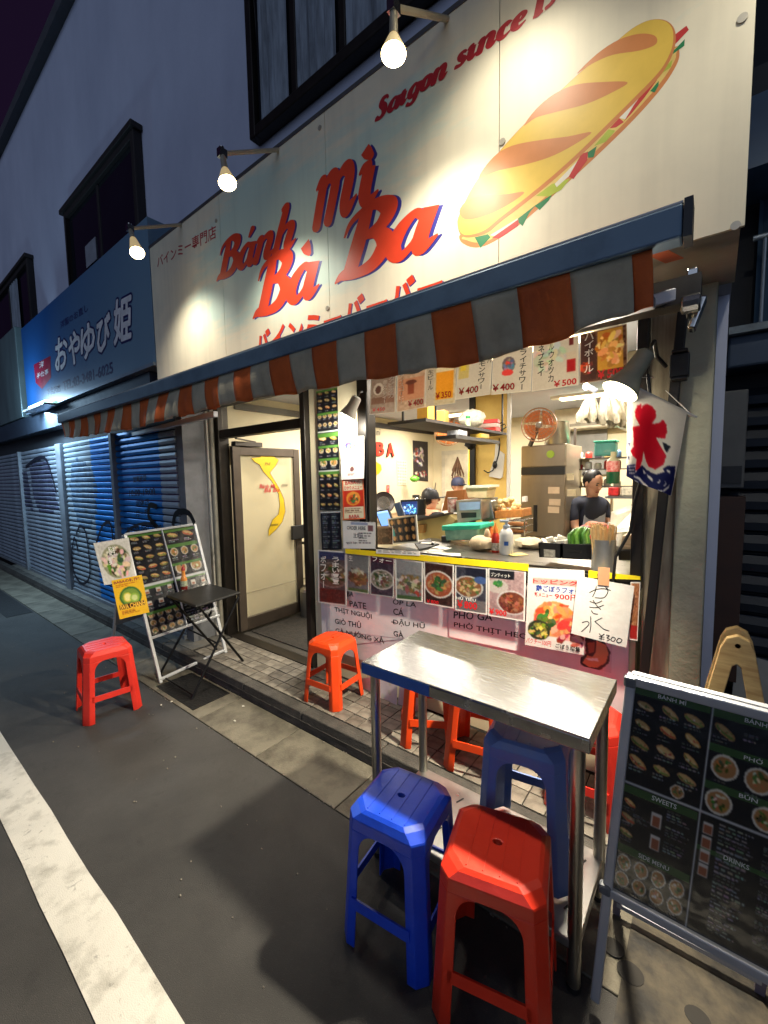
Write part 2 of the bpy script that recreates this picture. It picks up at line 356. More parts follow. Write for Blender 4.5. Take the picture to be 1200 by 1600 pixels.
def script_text(mb, s, org, ex, ez, n, off, lift=.00015, dx=0, dz=0, wf=1.0):
    """ex: world vector per glyph unit along the baseline, ez: world vector for height 1"""
    x0 = 0; k = 0; org, ex, ez, n = [np.array(q, float) for q in(org, ex, ez, n)]
    for ch in s:
        adv, st = GL[ch]
        for stroke in st:
            P = np.array(stroke, float); m = len(P); Q = []
            for i in range(m-1):
                p0 = P[max(i-1,0)]; p1 = P[i]; p2 = P[i+1]; p3 = P[min(i+2,m-1)]
                for t in np.linspace(0, 1, 9)[:-1]:
                    Q.append(.5*((2*p1)+(-p0+p2)*t+(2*p0-5*p1+4*p2-p3)*t*t+(-p0+3*p1-3*p2+p3)*t**3))
            Q.append(P[-1]); Q = np.array(Q); T = np.gradient(Q[:, :2], axis=0); T /= np.linalg.norm(T, axis=1)[:, None]+1e-9
            N = np.stack([-T[:,1], T[:,0]], 1); hw = np.maximum(Q[:,2]*1.42*wf, .03)[:, None]/2
            Lf = Q[:,:2]+N*hw; Rt = Q[:,:2]-N*hw
            cap = []
            for a, sg, c in((np.linspace(.5,-.5,7)[1:-1]*math.pi, 1, -1), ):
                for t in a:
                    cap.append(Q[-1,:2]+T[-1]*hw[-1]*math.cos(t)*.6+N[-1]*hw[-1]*math.sin(t))
            q2 = len(Q); pts = np.concatenate([Lf, Rt, np.array(cap)])
            pr = np.concatenate([np.arange(q2), np.arange(q2), np.full(len(cap), q2)])[:, None]
            W = org+(pts[:, :1]+x0+dx)*ex+(pts[:, 1:2]+dz)*ez+n*(off+k*lift+pr*lift*.02)
            fs = [(i, i+1, q2+i+1, q2+i) for i in range(q2-1)]+[tuple([q2-1]+[2*q2+i for i in range(len(cap))]+[2*q2-1])]
            mb.add([tuple(p) for p in W], fs); k += 1
        x0 += adv
    return x0
def script_width(s): return sum(GL[c][0] for c in s)

# ================================================================== SETTING: ground
asphalt = mat('asphalt', (70,68,66), .78, var=.2, scale=2.2, bump=.8, bscale=420)
def tweak_asphalt():
    nt = asphalt.node_tree; N = nt.nodes; L = nt.links; b = N['Principled BSDF']
    src = b.inputs['Base Color'].links[0].from_socket
    n = N.new('ShaderNodeTexVoronoi'); n.inputs['Scale'].default_value = 240
    tc = N.new('ShaderNodeTexCoord'); L.new(tc.outputs['Object'], n.inputs['Vector'])
    r = N.new('ShaderNodeValToRGB'); r.color_ramp.elements[0].position = .06; r.color_ramp.elements[1].position = .2
    r.color_ramp.elements[0].color = (2.5,2.4,2.2,1); r.color_ramp.elements[1].color = (.85,.85,.85,1)
    L.new(n.outputs['Distance'], r.inputs[0])
    x = N.new('ShaderNodeMix'); x.data_type = 'RGBA'; x.blend_type = 'MULTIPLY'; x.inputs[0].default_value = 1
    L.new(src, x.inputs[6]); L.new(r.outputs[0], x.inputs[7]); L.new(x.outputs[2], b.inputs['Base Color'])
def wear(m, scale, lo, hi, c0, c1):
    nt = m.node_tree; N = nt.nodes; L = nt.links; b = N['Principled BSDF']; src = b.inputs['Base Color'].links[0].from_socket
    tc = N.new('ShaderNodeTexCoord'); n = N.new('ShaderNodeTexNoise'); n.inputs['Scale'].default_value = scale; n.inputs['Detail'].default_value = 10; n.inputs['Roughness'].default_value = .7; n.inputs['Distortion'].default_value = .6; L.new(tc.outputs['Object'], n.inputs['Vector'])
    r = N.new('ShaderNodeValToRGB'); r.color_ramp.elements[0].position = lo; r.color_ramp.elements[1].position = hi; r.color_ramp.elements[0].color = (c0,c0,c0,1); r.color_ramp.elements[1].color = (c1,c1,c1,1); L.new(n.outputs['Fac'], r.inputs[0])
    x = N.new('ShaderNodeMix'); x.data_type = 'RGBA'; x.blend_type = 'MULTIPLY'; x.inputs[0].default_value = 1; L.new(src, x.inputs[6]); L.new(r.outputs[0], x.inputs[7]); L.new(x.outputs[2], b.inputs['Base Color'])
tweak_asphalt(); wear(asphalt, .8, .35, .65, .7, 1.15); wear(asphalt, 9, .3, .42, .72, 1.0)
structure(MB().box((-60,-25,-.3), (40,1.25,0)).build('road', asphalt))
structure(MB().box((-60,1.245,-.35), (40,14,-.03)).build('ground', mat('dark_ground', (40,38,36), .9)))
linem = mat('road_paint', (214,210,200), .7, var=.2, scale=9, bump=.5, bscale=300, rgb2=(172,168,158), vmin=.3, vmax=.5)
def road_line():
    bm = MB(); xs = np.linspace(-40, 20, 240)
    top = [(x, .466+random.uniform(-.003,.003)) for x in xs]; bot = [(x, .312+random.uniform(-.003,.003)) for x in xs]
    vs = [(x,y,.003) for x,y in top]+[(x,y,.003) for x,y in bot]; n = len(xs)
    bm.add(vs, [(i,i+n,i+n+1,i+1) for i in range(n-1)]); return structure(bm.build('road_marking', linem))
wear(linem, 26, .34, .4, .62, 1.0); wear(linem, 3, .3, .6, .9, 1.03)
road_line()
# gutter slabs and curb stones
slabm = mat('gutter_concrete', (112,106,92), .8, var=.3, scale=5, bump=.4, bscale=120, rgb2=(62,57,48), vmin=.3, vmax=.6)
curbm = mat('curb_concrete', (88,84,78), .85, var=.3, scale=7, bump=.6, bscale=90, rgb2=(48,46,44), vmin=.3, vmax=.65)
gut = structure(MB().box((-30,1.252,-.3), (4,1.572,-.012)).build('gutter', curbm))
g0 = MB().box((-.297,-.158,-.01), (.297,.158,.004)).build('slab', slabm, gut, bevel=.004, local=True)
curb = structure(MB().box((-30,1.575,-.3), (4,1.66,.05)).build('curb', curbm))
def cstone(): 
    m = MB(); m.prism([(-.297,1.572-1.62,0),(-.297,1.572-1.62+.012,.098),(-.297,.04,.1),(-.297,.04,0)], (.594,0,0)); return m.build('curb_stone', curbm, curb, bevel=.006, local=True)
c0 = cstone()
xs = [-10.0+.6*i for i in range(19)]
for i, x in enumerate(xs):
    g = g0 if i == 0 else g0.copy(); c = c0 if i == 0 else c0.copy()
    if i: COL.objects.link(g); COL.objects.link(c)
    gl = wloc(gut); g.location = Vector((x, 1.412, 0))-gl; g.rotation_euler = (random.uniform(-.004,.004), 0, random.uniform(-.003,.003))
    c.location = Vector((x, 1.62, 0))-wloc(curb); c.rotation_euler = (0, random.uniform(-.002,.002), 0)
# dark rectangle beside the board and tiled step in front of the shop
tilem = [mat('tile_%s' % n, c, .55, var=.25, scale=14, bump=.3, bscale=70, rgb2=d, vmin=.3, vmax=.6) for n, c, d in(('pale',(140,133,121),(92,86,77)),('mid',(128,121,110),(80,75,67)),('worn',(116,109,99),(70,65,58)))]
step = structure(MB().box((-3.35,1.662,-.2), (.0,2.1,.094)).build('tiled_step', mat('tile_grout', (34,31,28), .9)))
t_meshes = []
for m in tilem:
    t_meshes.append(MB().box((-.0445,-.0445,0), (.0445,.0445,.007)).build('tile', m, step, bevel=.002, local=True))
k = 0
for i in range(35):
    for j in range(4):
        src = random.choice(t_meshes)
        o = src.copy() if k >= 3 else t_meshes[k]
        if k >= 3: COL.objects.link(o)
        k += 1
        o.location = Vector((-3.27+.094*i, 1.712+.094*j, .0935+random.uniform(-.0012,.0012)))-wloc(step)
        o.rotation_euler = (random.uniform(-.012,.012), random.uniform(-.012,.012), 0)
structure(MB().box((-9.5,1.662,-.2), (-3.352,2.2,.1)).build('concrete_ledge', mat('ledge_concrete', (110,106,98), .85, var=.3, scale=4, bump=.4)))
structure(MB().box((-3.15,1.285,.0045), (-2.62,1.55,.0075)).build('dark_patch', mat('near_black_grey', (30,29,28), .6, .4, var=.3, scale=20, bump=.5)))  # thin dark rectangle laid on the gutter slabs
structure(MB().box((-14,1.0,.001), (-6.2,1.235,.004)).build('asphalt_patch', mat('new_asphalt', (24,24,26), .85, bump=.6, bscale=200)))
structure(MB().box((.002,1.662,-.2), (4,2.6,.05)).build('side_pavement', mat('stained_concrete', (96,88,74), .8, var=.4, scale=3, rgb2=(50,44,36), bump=.3)))
# stained paving under the big menu board
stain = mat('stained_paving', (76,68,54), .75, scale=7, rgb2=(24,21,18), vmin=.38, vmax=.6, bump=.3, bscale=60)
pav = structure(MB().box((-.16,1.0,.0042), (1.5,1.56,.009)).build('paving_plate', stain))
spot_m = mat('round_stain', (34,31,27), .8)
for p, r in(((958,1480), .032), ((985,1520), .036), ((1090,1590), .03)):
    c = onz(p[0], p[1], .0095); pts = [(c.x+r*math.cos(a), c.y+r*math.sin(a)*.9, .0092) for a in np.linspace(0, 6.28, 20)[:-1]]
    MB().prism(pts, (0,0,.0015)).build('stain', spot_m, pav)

# ================================================================== buildings
wallm = mat('painted_render_wall', (196,202,222), .85, var=.12, scale=1.3, stretch=(1.2,1,.5), rgb2=(176,183,205), vmin=.25, vmax=.7, bump=.25, bscale=40)
creamm = mat('cream_wall', (222,210,176), .8, var=.06, scale=2, bump=.1, bscale=30)
dark_alu = mat('dark_bronze_aluminium', (46,41,36), .42, .5, var=.15, scale=15)
blackm = mat('matt_black', (18,18,19), .5, var=.1)
white_pl = mat('white_plastic', (225,222,212), .4, var=.05)
steel = mat('brushed_steel', (178,174,164), .3, 1, var=.12, scale=5, stretch=(1,14,1), bump=.05, bscale=40)
chrome = mat('chrome_pipe', (190,188,184), .18, 1, var=.05)
white_alu = mat('white_aluminium', (168,170,176), .4, .3, var=.08, scale=6)
WY = 2.15
bld = thing('shop_building', (-4,2.6,0), 'grey rendered two storey building with dark upper windows over the street', 'building')
MB().box((-24,WY,2.26), (.03,6.3,7.28)).build('wall', wallm, bld)
MB().box((-24,WY-.1,7.28), (.06,6.3,7.42)).build('roof', mat('roof_edge', (70,72,78), .7), bld)
glass_d = mat('dark_window_glass', (22,26,34), .08, 0, var=.2, scale=1.5, spec=.8)
curt = mat('pale_curtain', (150,160,172), .8, var=.35, scale=2.2, stretch=(9,1,1))
def upwin(x0, x1, z0, z1, mull, hood, curtains=()):
    f = MB(); t = .07; yo = WY-.09
    f.box((x0,yo,z0),(x0+t,WY-.002,z1)); f.box((x1-t,yo,z0),(x1,WY-.002,z1)); f.box((x0+t,yo,z0),(x1-t,WY-.002,z0+t)); f.box((x0+t,yo,z1-t),(x1-t,WY-.002,z1))
    for m in mull: f.box((m-.03,yo+.03,z0+t),(m+.03,WY-.002,z1-t))
    if hood: f.box((x0-.06,yo-.03,z1),(x1+.03,WY-.002,z1+.06))
    w_ = f.build('window', dark_alu if not hood else mat('dark_brown_frame', (38,33,32), .6), bld, bevel=.008)
    ed = [x0+t]+list(mull)+[x1-t]
    for a, b in zip(ed[:-1], ed[1:]):
        MB().box((a+.01,WY-.05,z0+t),(b-.01,WY-.04,z1-t)).build('pane', glass_d, w_)
    for a, b in curtains:
        m = MB(); n = 16; vs = []
        for i in range(n+1):
            x = a+(b-a)*i/n; y = WY-.062+.012*math.sin(i*1.9)
            vs += [(x,y,z0+t+.005),(x,y,z1-t-.005)]
        m.add(vs, [(2*i,2*i+2,2*i+3,2*i+1) for i in range(n)]); m.build('curtain', curt, w_, smooth=True)
    return w_
upwin(-2.83, .0, 4.03, 5.75, (-2.35, -1.9, -.95), False, ((-2.71,-2.39), (-2.31,-1.94), (-1.86,-1.2)))
w2 = upwin(-6.95, -4.75, 3.98, 5.06, (-5.85,), True)
MB().box((-6.35,WY-.06,4.2),(-6.0,WY-.052,4.46)).build('notice', mat('pale_notice', (150,155,165), .7), w2)
upwin(-11.6, -8.78, 4.06, 5.1, (-10.2,), True, ((-10.1,-9.5),))
# shop front: piers, frames, pillar
front = bld
MB().box((-2.27,2.06,.1), (-1.79,2.15,2.258)).build('pier', creamm, bld)
MB().box((-1.788,2.06,.1), (-.24,2.13,1.0)).build('counter_wall', creamm, bld)
pillar_m = mat('grey_green_concrete', (168,168,148), .85, var=.2, scale=3, bump=.4, bscale=50)
MB().box((-.118,2.05,.05), (-.012,2.4,2.258)).build('pillar', pillar_m, bld, bevel=.006)
MB().box((-.222,2.075,.1), (-.12,2.14,2.258)).build('jamb', mat('worn_cream_timber', (196,184,158), .75, var=.3, scale=6, stretch=(3,3,.4), rgb2=(120,108,88)), bld)
MB().box((-.117,2.41,.05),(.026,6.3,2.258)).build('side_wall', wallm, bld)
wf = MB()
wf.box((-1.786,2.02,1.0),(-1.7,2.1,2.258)); wf.box((-.265,2.02,1.0),(-.224,2.1,2.258)); wf.box((-1.698,2.015,1.005),(-.267,2.1,1.035)); wf.box((-1.698,2.03,.965),(-.267,2.1,1.004)); wf.box((-1.698,2.02,2.2),(-.267,2.1,2.258))
wf.build('serving_window_frame', dark_alu, bld, bevel=.004)
wf2 = MB().box((-1.698,2.012,1.036),(-.267,2.03,1.05)).box((-1.698,2.07,1.036),(-.267,2.085,1.05)); wf2.build('window_track', mat('dark_track', (60,56,50), .35, .7), bld)
# doorway
df = MB(); df.box((-3.46,2.02,.1),(-3.39,2.12,2.258)); df.box((-2.33,2.02,.1),(-2.28,2.12,2.258)); df.box((-3.388,2.03,1.86),(-2.332,2.11,1.93)); df.box((-3.388,2.02,.095),(-2.332,2.12,.108))
df.build('door_frame', dark_alu, bld, bevel=.004)
tg = mat('transom_glass', (230,225,200), .1, var=0, alpha=.18)
MB().box((-3.388,2.06,1.932),(-2.332,2.066,2.25)).build('transom_pane', tg, bld)
MB().box((-3.66,1.96,.1),(-3.47,2.14,2.258)).build('white_post', mat('peeling_white_paint', (222,218,204), .7, var=.3, scale=9, stretch=(1,1,.5), rgb2=(120,112,96), vmin=.28, vmax=.42, bump=.5, bscale=30), bld, bevel=.005)
MB().box((-3.61,1.76,.1),(-3.5,1.955,2.258)).build('grey_post', mat('grey_post_paint', (120,122,126), .7, var=.15), bld)
pipe = MB().cyl((-3.445,1.99,.1),(-3.445,1.99,2.1),.02); pipe.build('downpipe', mat('grey_pipe', (150,146,132), .5), bld, smooth=True)
# interior of the shop
room = structure(MB().box((-3.46,2.13,.0),(-.12,5.8,.1)).build('shop_floor', mat('dark_shop_floor', (70,66,60), .6, var=.25, scale=4)))
structure(MB().box((-3.52,2.13,.1),(-3.42,5.7,2.3)).build('interior_wall', creamm))
structure(MB().box((-3.42,5.62,.1),(-.12,5.75,2.3)).build('rear_wall', creamm))
structure(MB().box((-.2,2.16,.1),(-.12,5.62,2.3)).build('kitchen_wall', creamm))
structure(MB().box((-3.52,2.16,2.262),(-.12,5.75,2.36)).build('shop_ceiling', mat('shop_ceiling_paint', (214,204,176), .8, var=.05)))
structure(MB().box((-3.418,2.2,2.13),(-3.39,5.6,2.19)).build('ceiling_trim', mat('dark_trim', (44,38,32), .6)))
structure(MB().box((-3.418,2.16,.43),(-3.412,5.6,.436)).build('dado_line', mat('dado_grey', (120,112,92), .7)))
part_m = mat('ochre_kitchen_wall', (232,200,112), .75, var=.15, scale=3, rgb2=(205,160,80), vmin=.2, vmax=.6)
pw = thing('partition_wall', (-1.6,3.65,.1), 'yellow painted partition wall with a dark edge in the middle of the kitchen', 'wall')
MB().box((-1.735,3.6,.1),(-1.44,3.7,2.26)).build('wall_panel', part_m, pw)
MB().box((-1.79,3.58,.1),(-1.737,3.72,2.26)).build('edge_post', blackm, pw)
MB().cyl((-1.42,3.6,.1),(-1.42,3.6,2.26),.018).build('pipe', white_pl, pw, smooth=True)

# neighbour's shop front: fascia, shutters
nb = thing('neighbour_shopfront', (-6.5,1.9,0), 'closed shopfront left of the food stall with blue painted roller shutters', 'shopfront')
MB().box((-24,1.8,2.0),(-3.665,WY-.002,2.2)).build('soffit', mat('dark_soffit', (46,50,56), .7), nb)
fas = mat('teal_metal_fascia', (120,140,142), .4, .4, var=.15, scale=1.5, stretch=(6,1,1))
MB().box((-24,1.64,2.45),(-7.86,WY-.002,3.72)).build('metal_fascia', fas, nb, bevel=.01)
MB().box((-24,1.66,2.2),(-3.8,WY-.002,2.44)).build('shutter_box', mat('shutter_box_grey', (60,72,88), .6, .3), nb)
def paintm(name, a, b): return mat(name, a, .45, .35, var=.2, scale=2.4, rgb2=b, vmin=.25, vmax=.6)
sh_grey = paintm('shutter_grey', (180,192,206), (130,142,158)); sh_blue = paintm('shutter_blue', (30,142,226), (18,102,186)); sh_pale = paintm('shutter_pale', (172,186,196), (120,140,160))
post_m = mat('shutter_post', (140,146,154), .5, .3, var=.15)
SLATS = {}
def shutter(x0, x1, secs, label):
    t = thing('roller_shutter', ((x0+x1)/2,1.76,.1), label, 'shutter', 'roller shutters of the closed shops')
    z = .14; hgt = .062
    MB().box((x0,1.735,.1),(x1,1.775,.138)).build('bottom_rail', post_m, t)
    n = 0
    while z < 2.0:
        for (a, b, m) in secs:
            key = (round(b-a,3), m.name)
            if key not in SLATS:
                q = MB(); w_ = b-a
                q.prism([(0,0,.004),(0,-.012,.012),(0,-.016,.03),(0,-.012,.05),(0,0,.057),(0,.006,.03)], (w_,0,0)); o = q.build('slat', m, t, local=True); SLATS[key] = o.data
            else:
                o = bpy.data.objects.new('slat', SLATS[key]); COL.objects.link(o); o.parent = t
            o.location = Vector((a,1.765,z))-wloc(t)
        z += hgt; n += 1
    return t
def posts(xl):
    for x, w_ in xl: MB().box((x-w_/2,1.715,.1),(x+w_/2,1.79,2.0)).build('shutter_post', post_m, nb, bevel=.004)
posts(((-8.72,.07),(-6.67,.2),(-4.93,.07)))
s0 = shutter(-11.6,-8.76,((-11.6,-8.76,sh_grey),),'grey roller shutter furthest down the street, cut by the left picture edge')
s1 = shutter(-8.68,-6.78,((-8.68,-6.78,sh_grey),),'grey roller shutter with dark purple graffiti shapes, left of the wide post')
s2 = shutter(-6.56,-4.97,((-6.56,-5.62,sh_pale),(-5.62,-4.97,sh_blue)),'roller shutter half pale and half blue with looping line graffiti')
s3 = shutter(-4.89,-3.62,((-4.89,-3.92,sh_blue),(-3.92,-3.62,sh_grey)),'bright blue roller shutter with a grey end strip behind the menu board')
def scrawl(par, pts, wd, m, y=1.744):
    """painted line following px points on the shutter plane"""
    P = [ony(px,py,y) for px,py in pts]; Q = []
    for i in range(len(P)-1):
        p0=P[max(i-1,0)];p1=P[i];p2=P[i+1];p3=P[min(i+2,len(P)-1)]
        for t in np.linspace(0,1,7)[:-1]: Q.append(.5*((2*p1)+(p2-p0)*t+(2*p0-5*p1+4*p2-p3)*t*t+(3*p1-p0-3*p2+p3)*t**3))
    Q.append(P[-1]); mb = MB(); vs = []
    for i, p in enumerate(Q):
        d = (Q[min(i+1,len(Q)-1)]-Q[max(i-1,0)]).normalized(); nn = Vector((-d.z,0,d.x))*wd/2; vs += [p+nn, p-nn]
    mb.add(vs, [(2*i,2*i+1,2*i+3,2*i+2) for i in range(len(Q)-1)]); return mb.build('graffiti', m, par, recalc=False)
gr_d = mat('graffiti_ink', (22,24,44), .6); gr_p = mat('graffiti_purple', (84,86,116), .7, var=.4); gr_b = mat('graffiti_black', (14,14,18), .5)
def blobp(par, pts, m, y=1.7455):
    """sprayed patch: one strip on the face of each slat it crosses"""
    P = [ony(px,py,y) for px,py in pts]; mb = MB(); n = len(P)
    def span(z):
        xs_ = []
        for q in range(n):
            a, b = P[q], P[(q+1)%n]
            if (a.z > z) != (b.z > z): xs_.append(a.x+(b.x-a.x)*(z-a.z)/(b.z-a.z))
        return (min(xs_), max(xs_)) if len(xs_) > 1 else None
    for k in range(40):
        z0_ = .14+.062*k
        for za, zb, ya, yb in((.004,.012,1.7645,1.7525),(.012,.03,1.7525,1.7485),(.03,.05,1.7485,1.7525)):
            s_ = span(z0_+.03)
            if s_: 
                j1, j2 = random.Random(k).uniform(-.03,.03), random.Random(k+99).uniform(-.03,.03)
                mb.add([(s_[0]+j1,ya,z0_+za),(s_[1]+j2,ya,z0_+za),(s_[1]+j2,yb,z0_+zb),(s_[0]+j1,yb,z0_+zb)],[(0,1,2,3)])
    return mb.build('graffiti', m, par, recalc=False)
blobp(s1, [(45,728),(60,716),(72,722),(80,735),(84,765),(92,800),(60,800),(50,770)], gr_p)
blobp(s1, [(32,735),(42,738),(47,775),(52,798),(34,790)], gr_p)
blobp(s2, [(110,728),(118,716),(128,722),(140,728),(150,752),(150,800),(140,830),(125,826),(116,800),(108,760)], mat('graffiti_slate', (84,112,142), .7, var=.4))
scrawl(s1, [(40,730),(55,718),(70,716),(80,740),(88,770)], .05, gr_d)
scrawl(s2, [(122,862),(116,840),(112,870),(116,895),(128,912),(140,900),(138,860),(133,830),(125,822),(119,835)], .035, gr_d)
scrawl(s2, [(150,850),(160,822),(172,818),(176,850),(170,880),(182,830),(188,818)], .035, gr_d)
scrawl(s3, [(194,838),(205,825),(225,818),(243,820)], .03, gr_d)
scrawl(s3, [(245,792),(234,790),(232,806),(240,818),(246,824)], .05, gr_b)
scrawl(s3, [(270,822),(274,804),(285,799),(296,803),(304,818)], .05, gr_b)
for s_, px0, py0, px1, py1 in(('営業時間',208,745,228,754),('10:00-19:00',202,766,242,776),('定休日',212,782,232,792),('月・祝',212,798,232,808),('TEL 03-3481-6025',198,824,252,834)):
    A = ony(px0,py1,1.744); B = ony(px1,py1-3,1.744); C = ony(px0,py0,1.744); hours = MB(); text_at(hours, s_, A, B-A, C-A, (0,-1,0), .0, bold=.01); hours.build('lettering', gr_d, s3, recalc=False)

# street far left continues dark; buildings right of the shop
rb = thing('side_building', (1.2,2.9,0), 'dark corrugated shutter building to the right of the pillar', 'building')
navy = mat('dark_navy_metal', (22,30,42), .5, .4, var=.2, scale=3)
MB().box((.03,2.72,.05),(5,3.2,7.2)).build('wall', mat('dark_side_wall', (20,23,30), .8), rb)
m0 = MB().prism([(0,0,0),(0,-.03,.012),(0,-.035,.05),(0,-.012,.088),(0,.01,.09),(0,.01,0)], (2.4,0,0)).build('slat', navy, rb, local=True)
for i in range(18):
    o = m0 if i == 0 else m0.copy()
    if i: COL.objects.link(o)
    o.location = Vector((.06,2.7,.1+.1*i))-wloc(rb)
MB().box((.03,2.5,1.96),(2.4,2.719,2.1)).build('beam', mat('beam_navy', (46,60,78), .5, .3), rb, bevel=.01)
MB().box((.03,2.46,2.1),(2.4,2.719,2.13)).build('ledge', mat('ledge_grey', (120,132,140), .7, var=.3), rb)
corr = MB(); n = 90; vs = []
for i in range(n+1):
    x = .12+1.5*i/n; y = 2.66+.012*(1 if i % 2 else -1); vs += [(x,y,2.131),(x,y,2.72)]
corr.add(vs, [(2*i,2*i+2,2*i+3,2*i+1) for i in range(n)]); corr.build('corrugated_sheet', mat('blue_grey_corrugated', (70,92,112), .35, .2), rb)
rail = MB(); rail.cyl((.1,2.56,2.52),(1.6,2.56,2.52),.012)
for i in range(16): rail.cyl((.14+.09*i,2.56,2.13),(.14+.09*i,2.56,2.52),.007,n=8)
rail.build('railing', mat('railing_grey', (140,150,158), .4, .5), rb, smooth=True)
MB().box((.03,2.4,2.74),(2.4,2.719,3.02)).build('upper_panel', mat('upper_panel_blue', (60,84,108), .5), rb)
MB().box((.03,2.42,3.03),(2.4,2.719,3.14)).build('upper_beam', blackm, rb)
eb = thing('meter_box', (.05,2.5,1.45), 'grey electric meter box on the wall right of the concrete pillar', 'meter box')
MB().box((.02,2.5,1.42),(.11,2.6,1.86)).build('case', mat('meter_grey', (84,84,82), .6), eb, bevel=.006)
MB().box((.03,2.49,1.44),(.1,2.4995,1.52)).build('window', blackm, eb)
tag(MB().box((.02,2.52,.5),(.12,2.62,1.38)).build('timber_board', mat('brown_timber', (58,36,26), .7, var=.2)), 'brown upright board under the meter box beside the pillar', 'board')
tag(MB().slab((.12,2.6,.62),(.42,2.56,.6),(.5,2.4,.34),(.1,2.44,.36),.02).build('cardboard_sheet', mat('dim_card', (140,140,136), .8)), 'pale flat board lying in the dark recess behind the wooden easel', 'board')

# ================================================================== shop sign
SY = 1.62; SN = (0,-1,0)
cream_sign = mat('sign_cream_film', (232,224,198), .5, var=.05, scale=3, spec=.5)
def tweak_sign():
    nt = cream_sign.node_tree; N = nt.nodes; L = nt.links; b = N['Principled BSDF']
    src = b.inputs['Base Color'].links[0].from_socket
    g = N.new('ShaderNodeNewGeometry'); mp = N.new('ShaderNodeMapping'); mp.inputs['Scale'].default_value = (.9,1,3.2); mp.inputs['Rotation'].default_value = (0,R_(12),0)
    L.new(g.outputs['Position'], mp.inputs['Vector'])
    n = N.new('ShaderNodeTexNoise'); n.inputs['Scale'].default_value = 1.6; n.inputs['Detail'].default_value = 8; n.inputs['Roughness'].default_value = .65; L.new(mp.outputs[0], n.inputs['Vector'])
    # printed watercolour wash, strongest behind the shop's name
    sp = N.new('ShaderNodeSeparateXYZ'); L.new(g.outputs['Position'], sp.inputs[0])
    def band(sock, c, w_):
        s_ = N.new('ShaderNodeMath'); s_.operation = 'SUBTRACT'; L.new(sock, s_.inputs[0]); s_.inputs[1].default_value = c
        a = N.new('ShaderNodeMath'); a.operation = 'ABSOLUTE'; L.new(s_.outputs[0], a.inputs[0])
        m = N.new('ShaderNodeMapRange'); m.inputs[1].default_value = w_; m.inputs[2].default_value = w_*.3; m.inputs[3].default_value = 0; m.inputs[4].default_value = 1; L.new(a.outputs[0], m.inputs[0]); return m.outputs[0]
    bx = band(sp.outputs['X'], -1.95, 1.5); bz = band(sp.outputs['Z'], 2.88, .62)
    mu = N.new('ShaderNodeMath'); mu.operation = 'MULTIPLY'; L.new(bx, mu.inputs[0]); L.new(bz, mu.inputs[1])
    ad = N.new('ShaderNodeMath'); ad.operation = 'MULTIPLY_ADD'; L.new(mu.outputs[0], ad.inputs[0]); ad.inputs[1].default_value = .42; L.new(n.outputs['Fac'], ad.inputs[2])
    r = N.new('ShaderNodeValToRGB'); r.color_ramp.elements[0].position = .66; r.color_ramp.elements[1].position = .86; r.color_ramp.elements[0].color = (0,0,0,1); r.color_ramp.elements[1].color = (1,1,1,1)
    L.new(ad.outputs[0], r.inputs[0])
    x = N.new('ShaderNodeMix'); x.data_type = 'RGBA'; L.new(r.outputs[0], x.inputs[0]); L.new(src, x.inputs[6]); x.inputs[7].default_value = (*lin((196,216,202)), 1); mp2 = N.new('ShaderNodeMapping'); mp2.inputs['Scale'].default_value = (14,1,.7); L.new(g.outputs['Position'], mp2.inputs['Vector'])
    n2 = N.new('ShaderNodeTexNoise'); n2.inputs['Scale'].default_value = 1.5; n2.inputs['Detail'].default_value = 6; L.new(mp2.outputs[0], n2.inputs['Vector'])
    r2 = N.new('ShaderNodeMapRange'); r2.inputs[1].default_value = .3; r2.inputs[2].default_value = .55; r2.inputs[3].default_value = .93; r2.inputs[4].default_value = 1; L.new(n2.outputs['Fac'], r2.inputs[0])
    x2 = N.new('ShaderNodeMix'); x2.data_type = 'RGBA'; x2.blend_type = 'MULTIPLY'; x2.inputs[0].default_value = 1; L.new(x.outputs[2], x2.inputs[6]); L.new(r2.outputs[0], x2.inputs[7]); L.new(x2.outputs[2], b.inputs['Base Color'])
tweak_sign()
sx0 = ony(246,588,SY).x; sx1 = .045; sz0 = 2.19; sz1 = ony(480,196,SY).z
seams = [sx0, ony(343,335,SY).x, ony(507,185,SY).x, ony(781,0,SY).x, sx1]
sign = thing('shop_sign', ((sx0+sx1)/2,SY,sz0), 'long cream shop sign with red script name and a filled baguette picture', 'shop sign')
MB().box((sx0+.01,SY+.012,sz0+.01),(sx1-.01,2.1,sz1-.01)).build('sign_box', mat('sign_box_grey', (150,150,146), .6), sign)
for a, b in zip(seams[:-1], seams[1:]):
    MB().box((a+.0015,SY,sz0),(b-.0015,SY+.011,sz1)).build('panel', cream_sign, sign)
MB().box((sx0-.01,SY-.004,sz1),(sx1+.01,2.12,sz1+.02)).build('top_trim', mat('sign_trim_grey', (90,90,92), .5, .4), sign)
for px, py in((1160,29),(1149,353),(785,222),(512,482),(500,200),(338,345)):
    c = ony(px,py,SY); MB().cyl((c.x,SY-.004,c.z),(c.x,SY,c.z),.012,n=12).build('screw', mat('pale_screw', (186,180,164), .35, .4), sign)
red = mat('sign_red', (218,66,36), .4, var=.06); redd = mat('sign_dark_red', (176,36,44), .4, var=.06); indigo = mat('sign_indigo', (52,50,140), .4)
WORD = [0]
